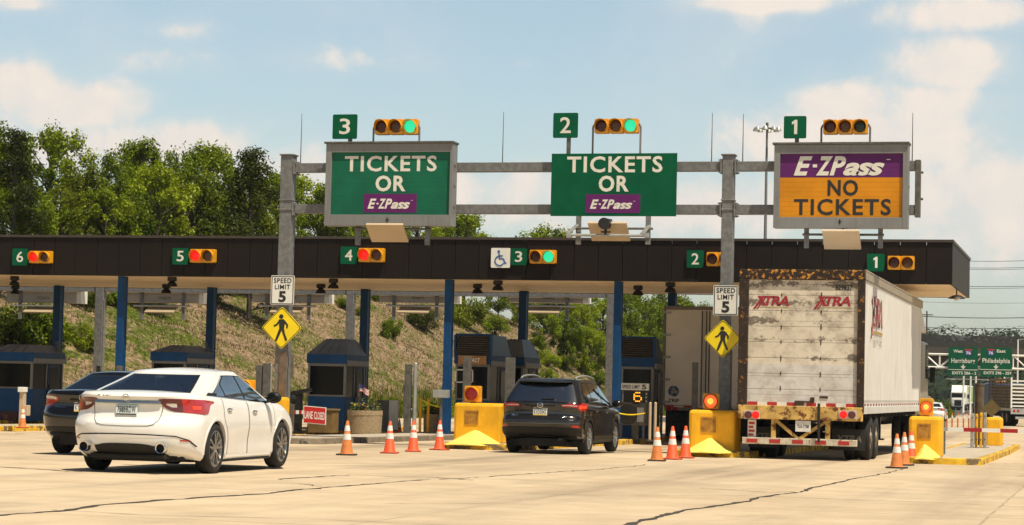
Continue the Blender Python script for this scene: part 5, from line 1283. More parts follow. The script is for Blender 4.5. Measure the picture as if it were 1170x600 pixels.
def plate(root, c, w, h, tilt, txt, blue=True, top='', mat_=None):
    mb = MB(); R_ = Matrix.Rotation(tilt, 3, 'X'); mb.box(c, (w, .012, h), 0, R_); p = build('number_plate', mb, mat_ or M['plate'], root, bevel=.004)
    def mp(x0, x1, z0, z1):
        return lambda i, j: tuple(Vector(c)+R_ @ Vector((-w/2+w*(x0+(x1-x0)*i), -.009, -h/2+h*(z0+(z1-z0)*j))))
    mb = MB(); text(mb, txt, 0, 0, 1, 1, 0, bold=.012, spacing=1.2, mapf=mp(.07, .93, .22, .78)); build('plate_lettering', mb, M['plateblue'], p)
    mb = MB()
    if blue: mb.grid(lambda i, j: mp(.03, .97, .03, .13)(i, j), [0, 1], [0, 1]); mb.grid(lambda i, j: mp(.03, .97, .86, .97)(i, j), [0, 1], [0, 1], 1)
    else: mb.grid(lambda i, j: mp(.02, .98, .03, .17)(i, j), [0, 1], [0, 1], 2); mb.grid(lambda i, j: mp(.02, .98, .83, .97)(i, j), [0, 1], [0, 1])
    build('plate_band', mb, [M['plateblue'], mat('plate_teal', (.22, .42, .48), .5, 0, 0), M['plateyel']], p)
    return p

# ---- white sedan
def sedan_shells(k=1.0, lip=1.0):
    zb = ip([0, .5, .8, 4.2, 4.6, 4.9], [.25, .21, .17, .17, .20, .24])
    zs = ip([0, .10, .30, .8, 1.5, 2.4, 3.3, 3.75, 4.3, 4.75, 4.95], [1.075, 1.09, 1.10, 1.09, 1.06, 1.02, .985, .965, .88, .78, .72])
    yr = ip([0, .06, .14, .30, .44, .52, .58, .68, .80, .90, .955, 1], [.30, .14, .06, .015, .0, .01, .055, .10, .10, .075, .045, .075])
    yf = ip([0, .2, .5, .8, 1], [4.78, 4.87, 4.9, 4.84, 4.66])
    prof = ip([0, .06, .2, .42, .56, .70, .84, .94, 1], [.855, .885, .905, .925, .930, .918, .902, .870, .825]); plan = ip([0, .5, 1.1, 2., 3.0, 3.9, 4.5, 4.9], [.965, .985, 1.0, .985, .985, 1., .97, .92])
    waist = ip([0, 1.6, 2.4, 3.1, 4.9], [0, 0, 1, 1, 0])
    S = Shell(zb, zs, yr, yf, lambda t, y: prof(t)*plan(y)-.02*waist(y)*math.exp(-((t-.33)/.16)**2), .52, .44, .6, .55, .13, .035)
    gzb = lambda y: zs(y)-.035
    gzs = ip([.5, 1.3, 1.75, 2.3, 2.9, 3.6], [1.34, 1.375, 1.40, 1.415, 1.395, 1.34])
    gyr = lambda t: .50+1.02*t**1.18; gyf = lambda t: 3.86-1.06*t**.95
    G = Shell(gzb, gzs, gyr, gyf, lambda t, y: .842*plan(y)-.235*t**1.25, .24, .26, .22, .28, .05, .045)
    return S, G, gyr, gyf
TS = [0, .03, .06, .10, .14, .20, .26, .33, .40, .46, .52, .56, .60, .66, .72, .78, .84, .89, .93, .955, .98, 1]
GTS = [0, .08, .18, .3, .42, .54, .66, .78, .88, .95, 1]
S, G, gyr, gyf = sedan_shells()
white = paint('white', (.80, .79, .76), .3); wg = glass('sedan', (.34, .40, .40)); wgr = glass('sedan_rear', (.46, .55, .56))
rimm = mat('rim_machined', (.30, .29, .28), .3, .8, .15, 10)
spec = dict(paint=white, r=.345, rr=.248, axles=(1.075, 3.85), hw=.93, ts=TS, gts=GTS, rim=rimm, doors=((1.36, 2.40), (2.412, 3.50)), doort=(.07, .965), handt=.80, handle=M['chrome'], glass=wg, rglass=wgr, name='white_sedan', seat=mat('seat_beige', (.30, .27, .235), .7, 0, .1, 5), seats=((2.55, (-.36, .36)), (1.68, (-.40, .0, .40))),
            sidewin=[(lambda t: .95+1.12*t, lambda t: max(.97+1.12*t, 1.60), .10, .84), (lambda t: max(1.65, 1.02+1.12*t), lambda t: 2.385-.02*t, .10, .84), (lambda t: 2.445-.02*t, lambda t: gyf(t)-.42+.1*t, .10, .84)],
            rearglass=(0, .80, .05, .90), mirror=(3.22, .1), mirrormat=M['plastic'], brightline=M['chrome'])
# the first pane tapers to a point at its rear
u0, v0 = on_ground(238, 541)
A = radians(-2.0); root_loc = (u0-cos(A)*.815-sin(A)*1.075, v0+sin(A)*.815-cos(A)*1.075, zg(v0)-.0)
car1, rw = car('white sedan seen from behind, right side showing, nearest vehicle', S, G, spec, root_loc, -A)
def lamp_patch(root, sg, name, mt, w0, w1, lo, hi, off=.006, n=22, Sh=S):
    mb = MB()
    def fn(w, f):
        zz = lo(w)+(hi(w)-lo(w))*f; t = min(.985, Sh.t_at(.15 if w < 1 else .6, zz)); return Sh.wrap(sg, w, t, off)
    mb.grid(fn, np.linspace(w0, w1, n), np.linspace(0, 1, 7)); return build(name, mb, mt, root, smooth=60)
for sg in (1, -1):
    hi = ip([.50, .58, .8, 1., 1.34], [1.012, 1.022, 1.018, 1.015, 1.005]); lo = ip([.50, .56, .66, .80, .95, 1.0, 1.08, 1.15, 1.22, 1.34], [.985, .915, .86, .84, .83, .825, .84, .93, .965, .985])
    lp = lamp_patch(car1, sg, 'tail_light', M['tail'], .50, 1.34, lo, hi, .008, 40)
    mid = lambda w: (lo(w)+hi(w))/2
    lamp_patch(lp, sg, 'dark_lens', M['taild'], .51, .80, lambda w: lo(w)+.004, lambda w: hi(w)-.004, .011)
    lamp_patch(lp, sg, 'reversing_lens', M['clear'], .60, .73, lambda w: max(lo(w)+.05, .905), lambda w: .955, .014, 10)
    lamp_patch(lp, sg, 'lit_lens', M['tailon'], .90, .975, lambda w: .885, lambda w: .93, .014, 10)
mb = MB(); cbp = [(.0, .940), (.022, .944), (.026, .952), (.004, .992), (-.006, .996)]
for i in range(4): mb.grid(lambda a, f: S.R(a, S.t_at(.12, cbp[i][1]+(cbp[i+1][1]-cbp[i][1])*f), cbp[i][0]+(cbp[i+1][0]-cbp[i][0])*f+.006), np.linspace(-.53, .53, 21), [0, 1])
build('chrome_bar', mb, mat('satin_chrome', (.46, .51, .53), .22, .9, 0), car1, smooth=60)
# boot lid shut line
lid = [(-.555, .985), (-.54, .86), (-.50, .73), (-.44, .675), (-.36, .655), (0, .648), (.36, .655), (.44, .675), (.50, .73), (.54, .86), (.555, .985)]
def ribbon(root, name, pts, wid, mt, Sh, off=.003, k=8):
    P2 = []
    for a, b in zip(pts[:-1], pts[1:]): P2 += [(a[0]+(b[0]-a[0])*i/k, a[1]+(b[1]-a[1])*i/k) for i in range(k)]
    P2.append(pts[-1]); vs_ = []
    for i, p in enumerate(P2):
        a, b = P2[max(0, i-1)], P2[min(len(P2)-1, i+1)]; d = np.array([b[0]-a[0], b[1]-a[1]]); d /= np.linalg.norm(d)
        for s in (-.5, .5): q = (p[0]-d[1]*wid*s/.9, p[1]+d[0]*wid*s); vs_.append(Sh.R(q[0], min(1, Sh.t_at(.12, q[1])), off))
    mb = MB(); mb.add(vs_, [(2*i, 2*i+1, 2*i+3, 2*i+2) for i in range(len(P2)-1)]); return build(name, mb, mt, root, fix=False)
ribbon(car1, 'boot_lid_seam', lid, .010, mat('seam_grey', (.10, .095, .09), .7, 0, 0), S)
ribbon(car1, 'bumper_trim', [(-.97, .40), (-.90, .475), (-.75, .52), (-.4, .535), (0, .54), (.4, .535), (.75, .52), (.90, .475), (.97, .40)], .016, M['plastic'], S, .006)
mb = MB(); mb.grid(lambda a, f: S.R(a, S.t_at(.05, .258+(.125+.03*(1-min(1, abs(a)/.45)**4))*f), .008), np.linspace(-.50, .50, 21), np.linspace(0, 1, 5)); build('diffuser', mb, M['plastic'], car1, smooth=50)
mb = MB(); mb.bx(-.55, .55, .16, .5, .205, .27); mb.bx(-.7, .7, .4, .9, .19, .30); build('valance', mb, M['under'], car1, bevel=.02)
for sg in (-1, 1):
    mb = MB(); c = (sg*.55, .0, .362); mb.lathe([(.052, .05), (.058, -.045), (.070, -.052), (.075, -.03), (.072, .05)], c, 'y', 26); mb.lathe([(.001, .02), (.054, .02)], c, 'y', 20, 1); build('exhaust_tip', mb, [M['chrome'], M['under']], car1, smooth=50)
    lamp_patch(car1, sg, 'reflector', M['tail'], .80, .90, lambda w: .455, lambda w: .475, .008, 6)
c = S.R(0, S.t_at(.1, .875), .012); plate(car1, (c[0], c[1]-.004, .868), .31, .158, radians(-7), '7585BDW')
c = S.R(0, S.t_at(.06, 1.03), .01); mb = MB(); mb.lathe([(.042, 0), (.046, -.008), (.036, -.014), (.034, -.006)], (0, c[1], 1.032), 'y', 22, close=True); mb.bx(-.055, .055, c[1]-.014, c[1]-.004, 1.022, 1.042); build('emblem', mb, M['chrome'], car1, smooth=50)
mb = MB(); text(mb, 'MAXIMA', 0, 0, 1, 1, 0, bold=.02, spacing=1.5, mapf=lambda i, j: S.R(-.50+.24*i, S.t_at(.06, 1.040+.022*j), .006)); build('badge_lettering', mb, M['chrome'], car1)
mb = MB(); mb.grid(lambda a, t: G.R(a, t, .008), np.linspace(-.10, .16, 6), [.10, .145]); build('brake_lamp', mb, M['tail'], rw)
for sg in (-1, 1):                                # black quarter-pillar piece that lets the roof float
    mb = MB(); mb.grid(lambda f, t: G.Y(sg, gyr(t)+.31+.36*f, t, .005), np.linspace(0, 1, 6), np.linspace(.02, .20, 4)); mb.grid(lambda w, t: G.wrap(sg, w, t, .0055), np.linspace(.84, 1.42, 14), np.linspace(.02, .085, 3)); build('pillar_trim', mb, M['plastic'], car1, smooth=60)
# skirts
for sg in (-1, 1):
    mb = MB(); mb.grid(lambda y, f: S.Y(sg, y, .05+.04*f, .012*(1-f)+.003), np.linspace(1.5, 3.4, 14), [0, .5, 1]); build('side_skirt', mb, white, car1, smooth=60)
    mb = MB(); q = S.Y(sg, 1.5, 0); mb.bx(*sorted((sg*.82, sg*.87)), 1.48, 3.42, .15, .185); build('skirt_edge', mb, M['plastic'], car1, bevel=.01)

# ---- black sedan beside it
def shell2():
    zb = ip([0, .5, .8, 4.0, 4.64], [.34, .28, .18, .18, .24])
    zs = ip([0, .10, .30, .8, 1.5, 2.4, 3.2, 3.6, 4.2, 4.65], [1.06, 1.085, 1.10, 1.08, 1.04, 1.00, .96, .94, .86, .72])
    yr = ip([0, .06, .14, .30, .44, .52, .60, .70, .82, .92, 1], [.26, .12, .05, .012, .0, .015, .06, .085, .08, .04, .07])
    yf = ip([0, .2, .5, .8, 1], [4.5, 4.6, 4.63, 4.56, 4.36])
    prof = ip([0, .06, .2, .42, .56, .70, .84, .94, 1], [.82, .845, .865, .882, .888, .878, .862, .835, .79]); plan = ip([0, .5, 1.1, 3.4, 4.2, 4.63], [.96, .985, 1., 1., .97, .91])
    S2 = Shell(zb, zs, yr, yf, lambda t, y: prof(t)*plan(y), .40, .32, .55, .5, .10, .03)
    g0 = lambda t: .50+.86*t**1.1; g1 = lambda t: 3.66-1.02*t**.95
    G2 = Shell(lambda y: zs(y)-.035, ip([.5, 1.3, 1.7, 2.3, 2.8, 3.5], [1.37, 1.40, 1.415, 1.425, 1.40, 1.34]), g0, g1, lambda t, y: .80*plan(y)-.21*t**1.25, .22, .24, .22, .26, .05, .04)
    return S2, G2, g0, g1
S2, G2, g0, g1 = shell2()
blk = paint('black', (.0045, .0045, .0048), .2)
spec2 = dict(paint=blk, r=.325, rr=.22, axles=(1.0, 3.70), hw=.888, ts=TS, gts=GTS, rim=rimm, doors=((1.30, 2.25), (2.262, 3.30)), doort=(.07, .965), handt=.80, glass=wg, rglass=wgr, name='black_sedan', seat=mat('seat_dark', (.03, .03, .03), .7, 0, .1, 5), seats=((2.4, (-.34, .34)), (1.55, (-.38, .0, .38))),
             sidewin=[(lambda t: g0(t)+.42, lambda t: 2.24-.02*t, .10, .86), (lambda t: 2.30-.02*t, lambda t: g1(t)-.30, .10, .86)], rearglass=(0, .84, .05, .90), mirror=(3.05, .1))
v = 33.9; uL = P(37, 500, v)[0]
car2, rw2 = car('black sedan half hidden behind the white sedan at the left', S2, G2, spec2, (uL+.89, v, zg(v)), radians(1))
for sg in (1, -1):
    hi = ip([.55, .7, .9, 1., 1.25], [.985, 1.005, 1.0, .995, .985]); lo = ip([.55, .68, .80, 1.0, 1.25], [.93, .865, .82, .81, .86])
    lp = lamp_patch(car2, sg, 'tail_light', M['tail'], .55, 1.25, lo, hi, .007, 26, S2); lamp_patch(lp, sg, 'clear_lens', M['clear'], .60, 1.05, lambda w: hi(w)-.055, lambda w: hi(w)-.005, .011, 14, S2)
mb = MB(); mb.grid(lambda a, f: S2.R(a, S2.t_at(.1, .93+.03*f), .012), np.linspace(-.30, .30, 11), [0, .5, 1]); build('boot_handle', mb, M['plastic'], car2, smooth=60)
c = S2.R(0, S2.t_at(.08, .80), .012); plate(car2, (0, c[1]-.004, .815), .31, .158, radians(-6), 'KYM2087', False, mat_=M['white'])
mb = MB(); c = S2.R(0, S2.t_at(.06, .985), .012); mb.lathe([(.06, 0), (.064, -.008), (.052, -.012), (.05, -.004)], (0, c[1], .985), 'y', 22, close=True); mb.lathe([(.028, -.002), (.032, -.01), (.024, -.012)], (0, c[1], .985), 'y', 18, close=True); build('emblem', mb, M['chrome'], car2, smooth=50)
mb = MB(); text(mb, 'COROLLA', 0, 0, 1, 1, 0, bold=.02, spacing=1.2, mapf=lambda i, j: S2.R(-.62+.24*i, S2.t_at(.08, .80+.03*j), .006)); build('badge_lettering', mb, M['chrome'], car2)
mb = MB(); mb.grid(lambda a, f: S2.R(a, S2.t_at(.05, .36+.12*f), .010), np.linspace(-.86, .86, 25), [0, .5, 1]); build('diffuser', mb, M['plastic'], car2, smooth=50)
mb = MB(); mb.grid(lambda a, t: G2.R(a, t, .008), np.linspace(-.12, .12, 6), [.09, .14]); build('brake_lamp', mb, M['tailon'], rw2)
ribbon(car2, 'bumper_seam', [(-.97, .70), (-.7, .645), (0, .63), (.7, .645), (.97, .70)], .012, M['under'], S2, .004)

# ---- dark SUV
def shell3():
    zb = ip([0, .4, .8, 4.0, 4.6], [.42, .36, .24, .24, .30])
    zs = ip([0, .4, 1.2, 2.4, 3.3, 3.65, 4.2, 4.6], [1.13, 1.135, 1.11, 1.07, 1.03, 1.01, .96, .86])
    yr = ip([0, .08, .2, .34, .44, .50, .58, .7, .85, .95, 1], [.24, .09, .03, .0, .0, .03, .10, .115, .11, .105, .115])
    yf = ip([0, .2, .5, .8, 1], [4.45, 4.56, 4.59, 4.52, 4.36])
    prof = ip([0, .06, .2, .42, .56, .70, .84, .95, 1], [.865, .90, .915, .905, .905, .915, .918, .90, .865]); plan = ip([0, .4, 1.0, 3.5, 4.2, 4.6], [.965, .99, 1., 1., .97, .91])
    S3 = Shell(zb, zs, yr, yf, lambda t, y: prof(t)*plan(y), .34, .28, .5, .5, .08, .03)
    g0 = lambda t: .13+.42*t**1.1; g1 = lambda t: 3.72-1.12*t**.95
    G3 = Shell(lambda y: zs(y)-.035, ip([0, .5, 1., 1.9, 2.6, 3.5], [1.575, 1.60, 1.62, 1.63, 1.60, 1.5]), g0, g1, lambda t, y: .878*plan(y)-.21*t**1.3, .22, .20, .22, .26, .05, .035)
    return S3, G3, g0, g1
S3, G3, h0, h1 = shell3()
dk = paint('dark_grey', (.010, .0085, .008), .2)
spec3 = dict(paint=dk, r=.355, rr=.235, axles=(.985, 3.645), hw=.912, ts=TS, gts=GTS, rim=mat('rim_silver', (.42, .42, .42), .3, .8, .1, 10), style='double', doors=((1.32, 2.27), (2.282, 3.32)), doort=(.16, .965), handt=.82, glass=glass('suv', (.20, .22, .22)), rglass=glass('suv_rear', (.10, .11, .12)), name='dark_suv', seat=mat('seat_dark', (.03, .03, .03), .7, 0, .1, 5), seats=((2.1, (-.37, .37)), (1.2, (-.44, .0, .44))), clad=M['plastic'], lip=.07,
             sidewin=[(lambda t: h0(t)+.40, lambda t: 1.30, .10, .84), (lambda t: 1.36, lambda t: 2.27-.02*t, .10, .84), (lambda t: 2.33-.02*t, lambda t: h1(t)-.32, .10, .84)], rearglass=(0, .86, .10, .80), mirror=(3.12, .1))
u0, v0 = on_ground(668, 519.3)
car3, rw3 = car('dark grey SUV with silver roof rails, waiting between crash block and cones', S3, G3, spec3, (u0-.80, v0-.985, zg(v0)), 0, 'SUV')
for sg in (1, -1):
    hi = ip([.52, .7, .9, 1., 1.26], [1.075, 1.10, 1.11, 1.115, 1.10]); lo = ip([.52, .7, .86, .9, 1.0, 1.1, 1.26], [1.03, 1.025, 1.02, .965, .95, .96, 1.06])
    lp = lamp_patch(car3, sg, 'tail_light', M['tail'], .52, 1.26, lo, hi, .008, 30, S3); lamp_patch(lp, sg, 'bright_lens', M['clear'], .54, .86, lambda w: lo(w)+.025, lambda w: lo(w)+.04, .012, 12, S3)
    if sg > 0: lamp_patch(lp, sg, 'lit_lens', M['tailon'], .90, 1.10, lambda w: 1.0, lambda w: 1.06, .012, 10, S3)
    lamp_patch(car3, sg, 'reflector', M['tail'], .78, .94, lambda w: .585, lambda w: .635, .008, 8, S3)
    mb = MB(); pts = []
    for i in range(15):
        y = .75+1.75*i/14; x, _, z = G3.Y(sg, min(max(y, h0(.99)+.3), h1(.99)-.4), .99); pts.append((x-sg*.06, y, z+.025+.06*sin(pi*i/14)**.35))
    mb.path(pts, .022, 8); build('roof_rail', mb, M['alu'], car3, smooth=60)
    mb = MB(); mb.grid(lambda y, f: S3.Y(sg, y, .0+.14*f, .008), np.linspace(1.45, 3.2, 14), np.linspace(0, 1, 5)); build('sill_cladding', mb, M['plastic'], car3, smooth=60)
mb = MB(); mb.grid(lambda a, f: S3.R(a, S3.t_at(.02, .44+.15*f), .010), np.linspace(-.97, .97, 31), np.linspace(0, 1, 5)); build('bumper_cladding', mb, M['plastic'], car3, smooth=60)
ribbon(car3, 'bumper_seam', [(-.97, .745), (-.8, .72), (0, .705), (.8, .72), (.97, .745)], .014, M['under'], S3, .004)
ribbon(car3, 'bumper_highlight', [(-.95, .68), (-.7, .665), (0, .66), (.7, .665), (.95, .68)], .014, mat('painted_highlight', (.10, .095, .09), .3, .3, 0), S3, .006)  # pale strip painted on as a highlight along the bumper
mb = MB(); mb.grid(lambda a, f: S3.R(a, S3.t_at(.11, 1.035+.028*f), .014), np.linspace(-.36, .36, 15), [0, .5, 1]); build('tailgate_bar', mb, M['plastic'], car3, smooth=60)
c = S3.R(0, S3.t_at(.11, .90), .012); plate(car3, (0, c[1]-.004, .915), .31, .158, radians(-2), 'KVD5842', False, mat_=M['white'])
mb = MB(); c = S3.R(0, S3.t_at(.11, 1.05), .016); mb.lathe([(.062, 0), (.066, -.008), (.054, -.012), (.052, -.004)], (0, c[1], 1.065), 'y', 22, close=True); mb.lathe([(.028, -.002), (.032, -.01), (.024, -.012)], (0, c[1], 1.07), 'y', 18, close=True); build('emblem', mb, M['chrome'], car3, smooth=50)
mb = MB()
text(mb, 'RAV4', 0, 0, 1, 1, 0, bold=.02, mapf=lambda i, j: S3.R(-.72+.16*i, S3.t_at(.11, .815+.045*j), .006)); text(mb, 'XLE', 0, 0, 1, 1, 0, bold=.02, mapf=lambda i, j: S3.R(.56+.11*i, S3.t_at(.11, .80+.04*j), .006)); build('badge_lettering', mb, M['chrome'], car3)
mb = MB(); p = [G3.R(a, .97) for a in (-.86, 0, .86)]
mb.grid(lambda a, f: tuple(np.array(G3.R(a, .985))+np.array([0, -.16*f*(1-.25*abs(a)), .022-.035*f])), np.linspace(-.9, .9, 15), [0, .5, 1]); mb.grid(lambda a, f: tuple(np.array(G3.R(a, .985))+np.array([0, -.16*f*(1-.25*abs(a)), -.005-.035*f])), np.linspace(-.9, .9, 15), [0, .5, 1]); mb.grid(lambda a, f: tuple(np.array(G3.R(a, .985))+np.array([0, -.16*(1-.25*abs(a)), -.013-.027*f])), np.linspace(-.9, .9, 15), [0, 1]); build('roof_spoiler', mb, dk, car3, smooth=40)
mb = MB(); mb.bar((.0, h0(.2)-.02, 1.19), (.30, h0(.2)-.02, 1.20), .02, .02); build('rear_wiper', mb, M['plastic'], car3)
mb = MB(); mb.prism([(.9, 1.62), (1.05, 1.70), (1.08, 1.62)], -.015, .015, plane='yz'); build('roof_antenna', mb, M['plastic'], car3)
mb = MB(); mb.tube((.45, .08, .33), (.45, .5, .33), .035); build('exhaust_tip', mb, M['under'], car3)
# ------------------------------------------------------------------ trucks
def PU(px, py, u):                                # on the plane X = u: (Y, Z)
    d = _ray(px, py); t = u/d[0]; return d[1]*t, H+d[2]*t
def dual(par, x, y, r, sg, dep=.26, rimm_=None):
    mb = MB()
    for k in (0, 1):
        c = x-sg*(k*(dep+.06)); h = dep/2
        mb.lathe([(.26, -h*.8), (.29, -h), (r-.06, -h), (r-.02, -h*.85), (r, -h*.6), (r, h*.6), (r-.02, h*.85), (r-.06, h), (.29, h), (.26, h*.8)], (c, y, r), 'x', 34, close=True)
    t = build('wheel', mb, M['rubber'], par, smooth=40)
    mb = MB(); f = x+sg*dep/2
    mb.lathe([(.27, f-x-sg*.02), (.22, f-x-sg*.10), (.14, f-x-sg*.07), (.12, f-x+sg*.01), (.001, f-x+sg*.02)], (x, y, r), 'x', 26)
    for i in range(8): a = 2*pi*i/8; mb.tube((f-sg*.085, y+.17*cos(a), r+.17*sin(a)), (f-sg*.05, y+.17*cos(a), r+.17*sin(a)), .018, n=6)
    build('rim', mb, rimm_ or mat('rim_dusty', (.26, .22, .17), .6, .3, .2, 6), t, smooth=40)
    return t
M['rust'] = mat('rusty_frame', (.022, .011, .006), .8, 0, .4, 5, .3, 40, col2=(.55, .24, .03), patch=(.56, 9))
M['rustbar'] = mat('rusty_bumper', (.56, .36, .10), .75, 0, .3, 4, .3, 30, col2=(.14, .045, .012), patch=(.55, 5))
M['rustside'] = mat('rust_streak_frame', (.026, .013, .007), .8, 0, .5, 3, .3, 40, col2=(.30, .13, .022), patch=(.60, 8))
M['underbar'] = mat('underride_white', (.55, .49, .38), .7, 0, .2, 6, .2, 30, col2=(.22, .10, .03), patch=(.60, 9))
M['trwhite'] = mat('trailer_side_white', (.63, .61, .58), .55, 0, .07, .7, 0, 40, streak=.42)
M['tapered'] = mat('tape_red', (.42, .025, .02), .5, 0, .1, 9); M['tapew'] = mat('tape_white', (.70, .68, .63), .5, 0, .1, 9)
M['xred'] = mat('logo_red_faded', (.30, .018, .028), .6, 0, .15, 7, col2=(.48, .36, .26), patch=(.66, 9))
M['xside'] = mat('logo_red_peeling', (.36, .05, .055), .6, 0, .2, 4, col2=(.70, .66, .60), patch=(.54, 3.2))
HXA, HXB = P(892, 400, 48.0)[0]-(P(989, 309.5, 48.0)[0]+P(845.3, 306.9, 48.0)[0])/2, P(937.5, 400, 48.0)[0]-(P(989, 309.5, 48.0)[0]+P(845.3, 306.9, 48.0)[0])/2
def door_mat():
    m = bpy.data.materials.new('peeling_door'); m.use_nodes = True; nt = m.node_tree; b = nt.nodes['Principled BSDF']
    v = N(nt, 'ShaderNodeTexCoord').outputs['Object']; sx = N(nt, 'ShaderNodeSeparateXYZ'); L(nt, v, sx.inputs[0]); z = sx.outputs[2]
    n1 = noise(nt, v, 1.3, 6, .6); n2 = noise(nt, v, 7, 10, .75); n3 = noise(nt, v, 2.6, 8, .7)
    cream = mixc(nt, maprange(nt, n1, .35, .65), (.66, .59, .47), (.77, .70, .58))
    grey = mixc(nt, maprange(nt, n1, .35, .65), (.60, .58, .55), (.68, .66, .63))
    zz = mth(nt, 'ADD', z, mth(nt, 'MULTIPLY', mth(nt, 'SUBTRACT', n3, .5), .10))
    up = maprange(nt, zz, 1.99, 2.02)
    c = mixc(nt, up, grey, cream)
    # bare patches gather along the section seams of the upper panels
    fr = mth(nt, 'ABSOLUTE', mth(nt, 'SUBTRACT', mth(nt, 'FRACT', mth(nt, 'DIVIDE', mth(nt, 'SUBTRACT', z, .93), .405)), .5))
    seam = maprange(nt, fr, .18, .48)
    mp = N(nt, 'ShaderNodeMapping'); L(nt, v, mp.inputs[0]); mp.inputs['Scale'].default_value = (.85, 1, 1.2)
    fine = noise(nt, mp.outputs[0], 15, 10, .82); band = noise(nt, mp.outputs[0], 2.3, 6, .6)
    gate = mth(nt, 'MULTIPLY', maprange(nt, mth(nt, 'ADD', band, mth(nt, 'MULTIPLY', seam, .14)), .54, .72), up)
    pk = maprange(nt, mth(nt, 'ADD', fine, mth(nt, 'MULTIPLY', gate, .22)), .605, .665)
    pk = mth(nt, 'MULTIPLY', mth(nt, 'MULTIPLY', pk, maprange(nt, gate, .02, .3)), up)
    side = maprange(nt, mth(nt, 'ABSOLUTE', mth(nt, 'ADD', sx.outputs[0], .35)), .2, .8)
    pk2 = mth(nt, 'MULTIPLY', mth(nt, 'MULTIPLY', maprange(nt, fine, .44, .60), maprange(nt, n3, .44, .60)), mth(nt, 'MULTIPLY', maprange(nt, z, 2.6, 2.95), side))
    c = mixc(nt, mth(nt, 'MULTIPLY', pk2, .65), c, (.17, .14, .115))
    c = mixc(nt, mth(nt, 'MULTIPLY', pk, .85), c, (.09, .068, .05))
    # rust bleeding down under the hinge columns and grime at the edges
    for hx in (HXA, HXB):
        d = mth(nt, 'ABSOLUTE', mth(nt, 'SUBTRACT', sx.outputs[0], hx)); mq = N(nt, 'ShaderNodeMapping'); L(nt, v, mq.inputs[0]); mq.inputs['Scale'].default_value = (14, 1, 1.2)
        c = mixc(nt, mth(nt, 'MULTIPLY', mth(nt, 'MULTIPLY', maprange(nt, d, .0, .075, 1., 0.), maprange(nt, noise(nt, mq.outputs[0], 2., 5, .7), .42, .66)), .7), c, (.26, .12, .04))
    edge = mth(nt, 'MULTIPLY', maprange(nt, mth(nt, 'ABSOLUTE', sx.outputs[0]), .95, 1.25), maprange(nt, n3, .4, .65))
    c = mixc(nt, mth(nt, 'MULTIPLY', edge, .45), c, (.20, .14, .09))
    c = mixc(nt, mth(nt, 'MULTIPLY', maprange(nt, fr, .475, .5), .5), c, (.10, .075, .055))
    L(nt, c, b.inputs['Base Color']); b.inputs['Roughness'].default_value = .6
    return m
TV = 48.0; tu1 = P(989, 309.5, TV)[0]; tu0 = P(845.3, 306.9, TV)[0]; tz1 = P(917, 308, TV)[1]; tz0 = P(987, 473.4, TV)[1]; tc_ = (tu0+tu1)/2; g0_ = zg(TV)-.02
TL_ = 15.75
tr = T('box_trailer', 'old white box trailer with rusty rear frame and peeling roll-up door', 'trailer', (tc_, TV, g0_), 'trailers in the toll lanes')
mb = MB(); mb.bx(tu0+.03, tu1-.035, TV+.08, TV+TL_, tz0+.02, tz1-.05); tr.part('box', mb, M['trwhite'], bevel=.03)
side = MB(); y = TV+.35
while y < TV+TL_-.2:
    side.prism([(tu1-.036, y), (tu1-.036, y+.16), (tu1-.014, y+.12), (tu1-.014, y+.04)], tz0+.30, tz1-.22, plane='xy'); y += .255
for k in range(24): side.tube((tu1-.033, TV+.5+k*.63, tz0+.20), (tu1-.010, TV+.5+k*.63, tz0+.20), .028, n=6, mi=1)
tr.part('side_corrugation', side, [M['trwhite'], mat('marker_rust', (.22, .05, .02), .7, 0, .2, 6)])
mb = MB(); mb.bx(tu1-.034, tu1+.012, TV+.10, TV+TL_, tz1-.20, tz1-.03); mb.bx(tu1-.03, tu1+.02, TV+.10, TV+TL_-.02, tz1-.028, tz1+.012); tr.part('top_rail', mb, mat('rail_tan', (.34, .29, .22), .6, .2, .15, 3), bevel=.006)
mb = MB(); mb.bx(tu1-.034, tu1+.014, TV+.10, TV+TL_, tz0, tz0+.16); mb.bx(tu0-.01, tu0+.03, TV+.10, TV+TL_, tz0, tz0+.16); tr.part('bottom_rail', mb, M['trwhite'], bevel=.006)
mb = MB(); mb.bx(tu0+.04, tu1-.04, TV+TL_, TV+TL_+.3, tz0+.25, tz1-.2); tr.part('nose', mb, M['trwhite'], bevel=.14)
# rear frame
dz0, dz1 = P(917, 463.5, TV)[1], P(917, 319.5, TV)[1]; du0, du1 = P(854, 400, TV)[0], P(979.5, 400, TV)[0]
mb = MB(); mb.bx(tu0, tu1, TV-.02, TV+.09, dz1, tz1); tr.part('rear_header', mb, M['rust'], bevel=.012)
mb = MB(); mb.bx(tu0, du0, TV-.02, TV+.09, tz0+.02, dz1-.002); tr.part('rear_post', mb, M['rustside'], bevel=.012); mb = MB(); mb.bx(du1, tu1, TV-.02, TV+.09, tz0+.02, dz1-.002); tr.part('rear_post', mb, M['rustside'], bevel=.012)
mb = MB(); npan = 8
for k in range(npan):
    a, b = dz0+(dz1-dz0)*k/npan, dz0+(dz1-dz0)*(k+1)/npan; mb.bx(du0+.003, du1-.003, TV+.045, TV+.085, a+.004, b-.004)
dr = tr.part('roll_up_door', mb, door_mat(), bevel=.005)
mb = MB()
for x in (892, 937.5):
    u = P(x, 400, TV)[0]
    for k in range(1, npan): zz = dz0+(dz1-dz0)*k/npan; e = random.uniform(.02, .07); mb.bx(u-.010, u+.012, TV+.036, TV+.044, zz-e, zz+random.uniform(.02, .08))
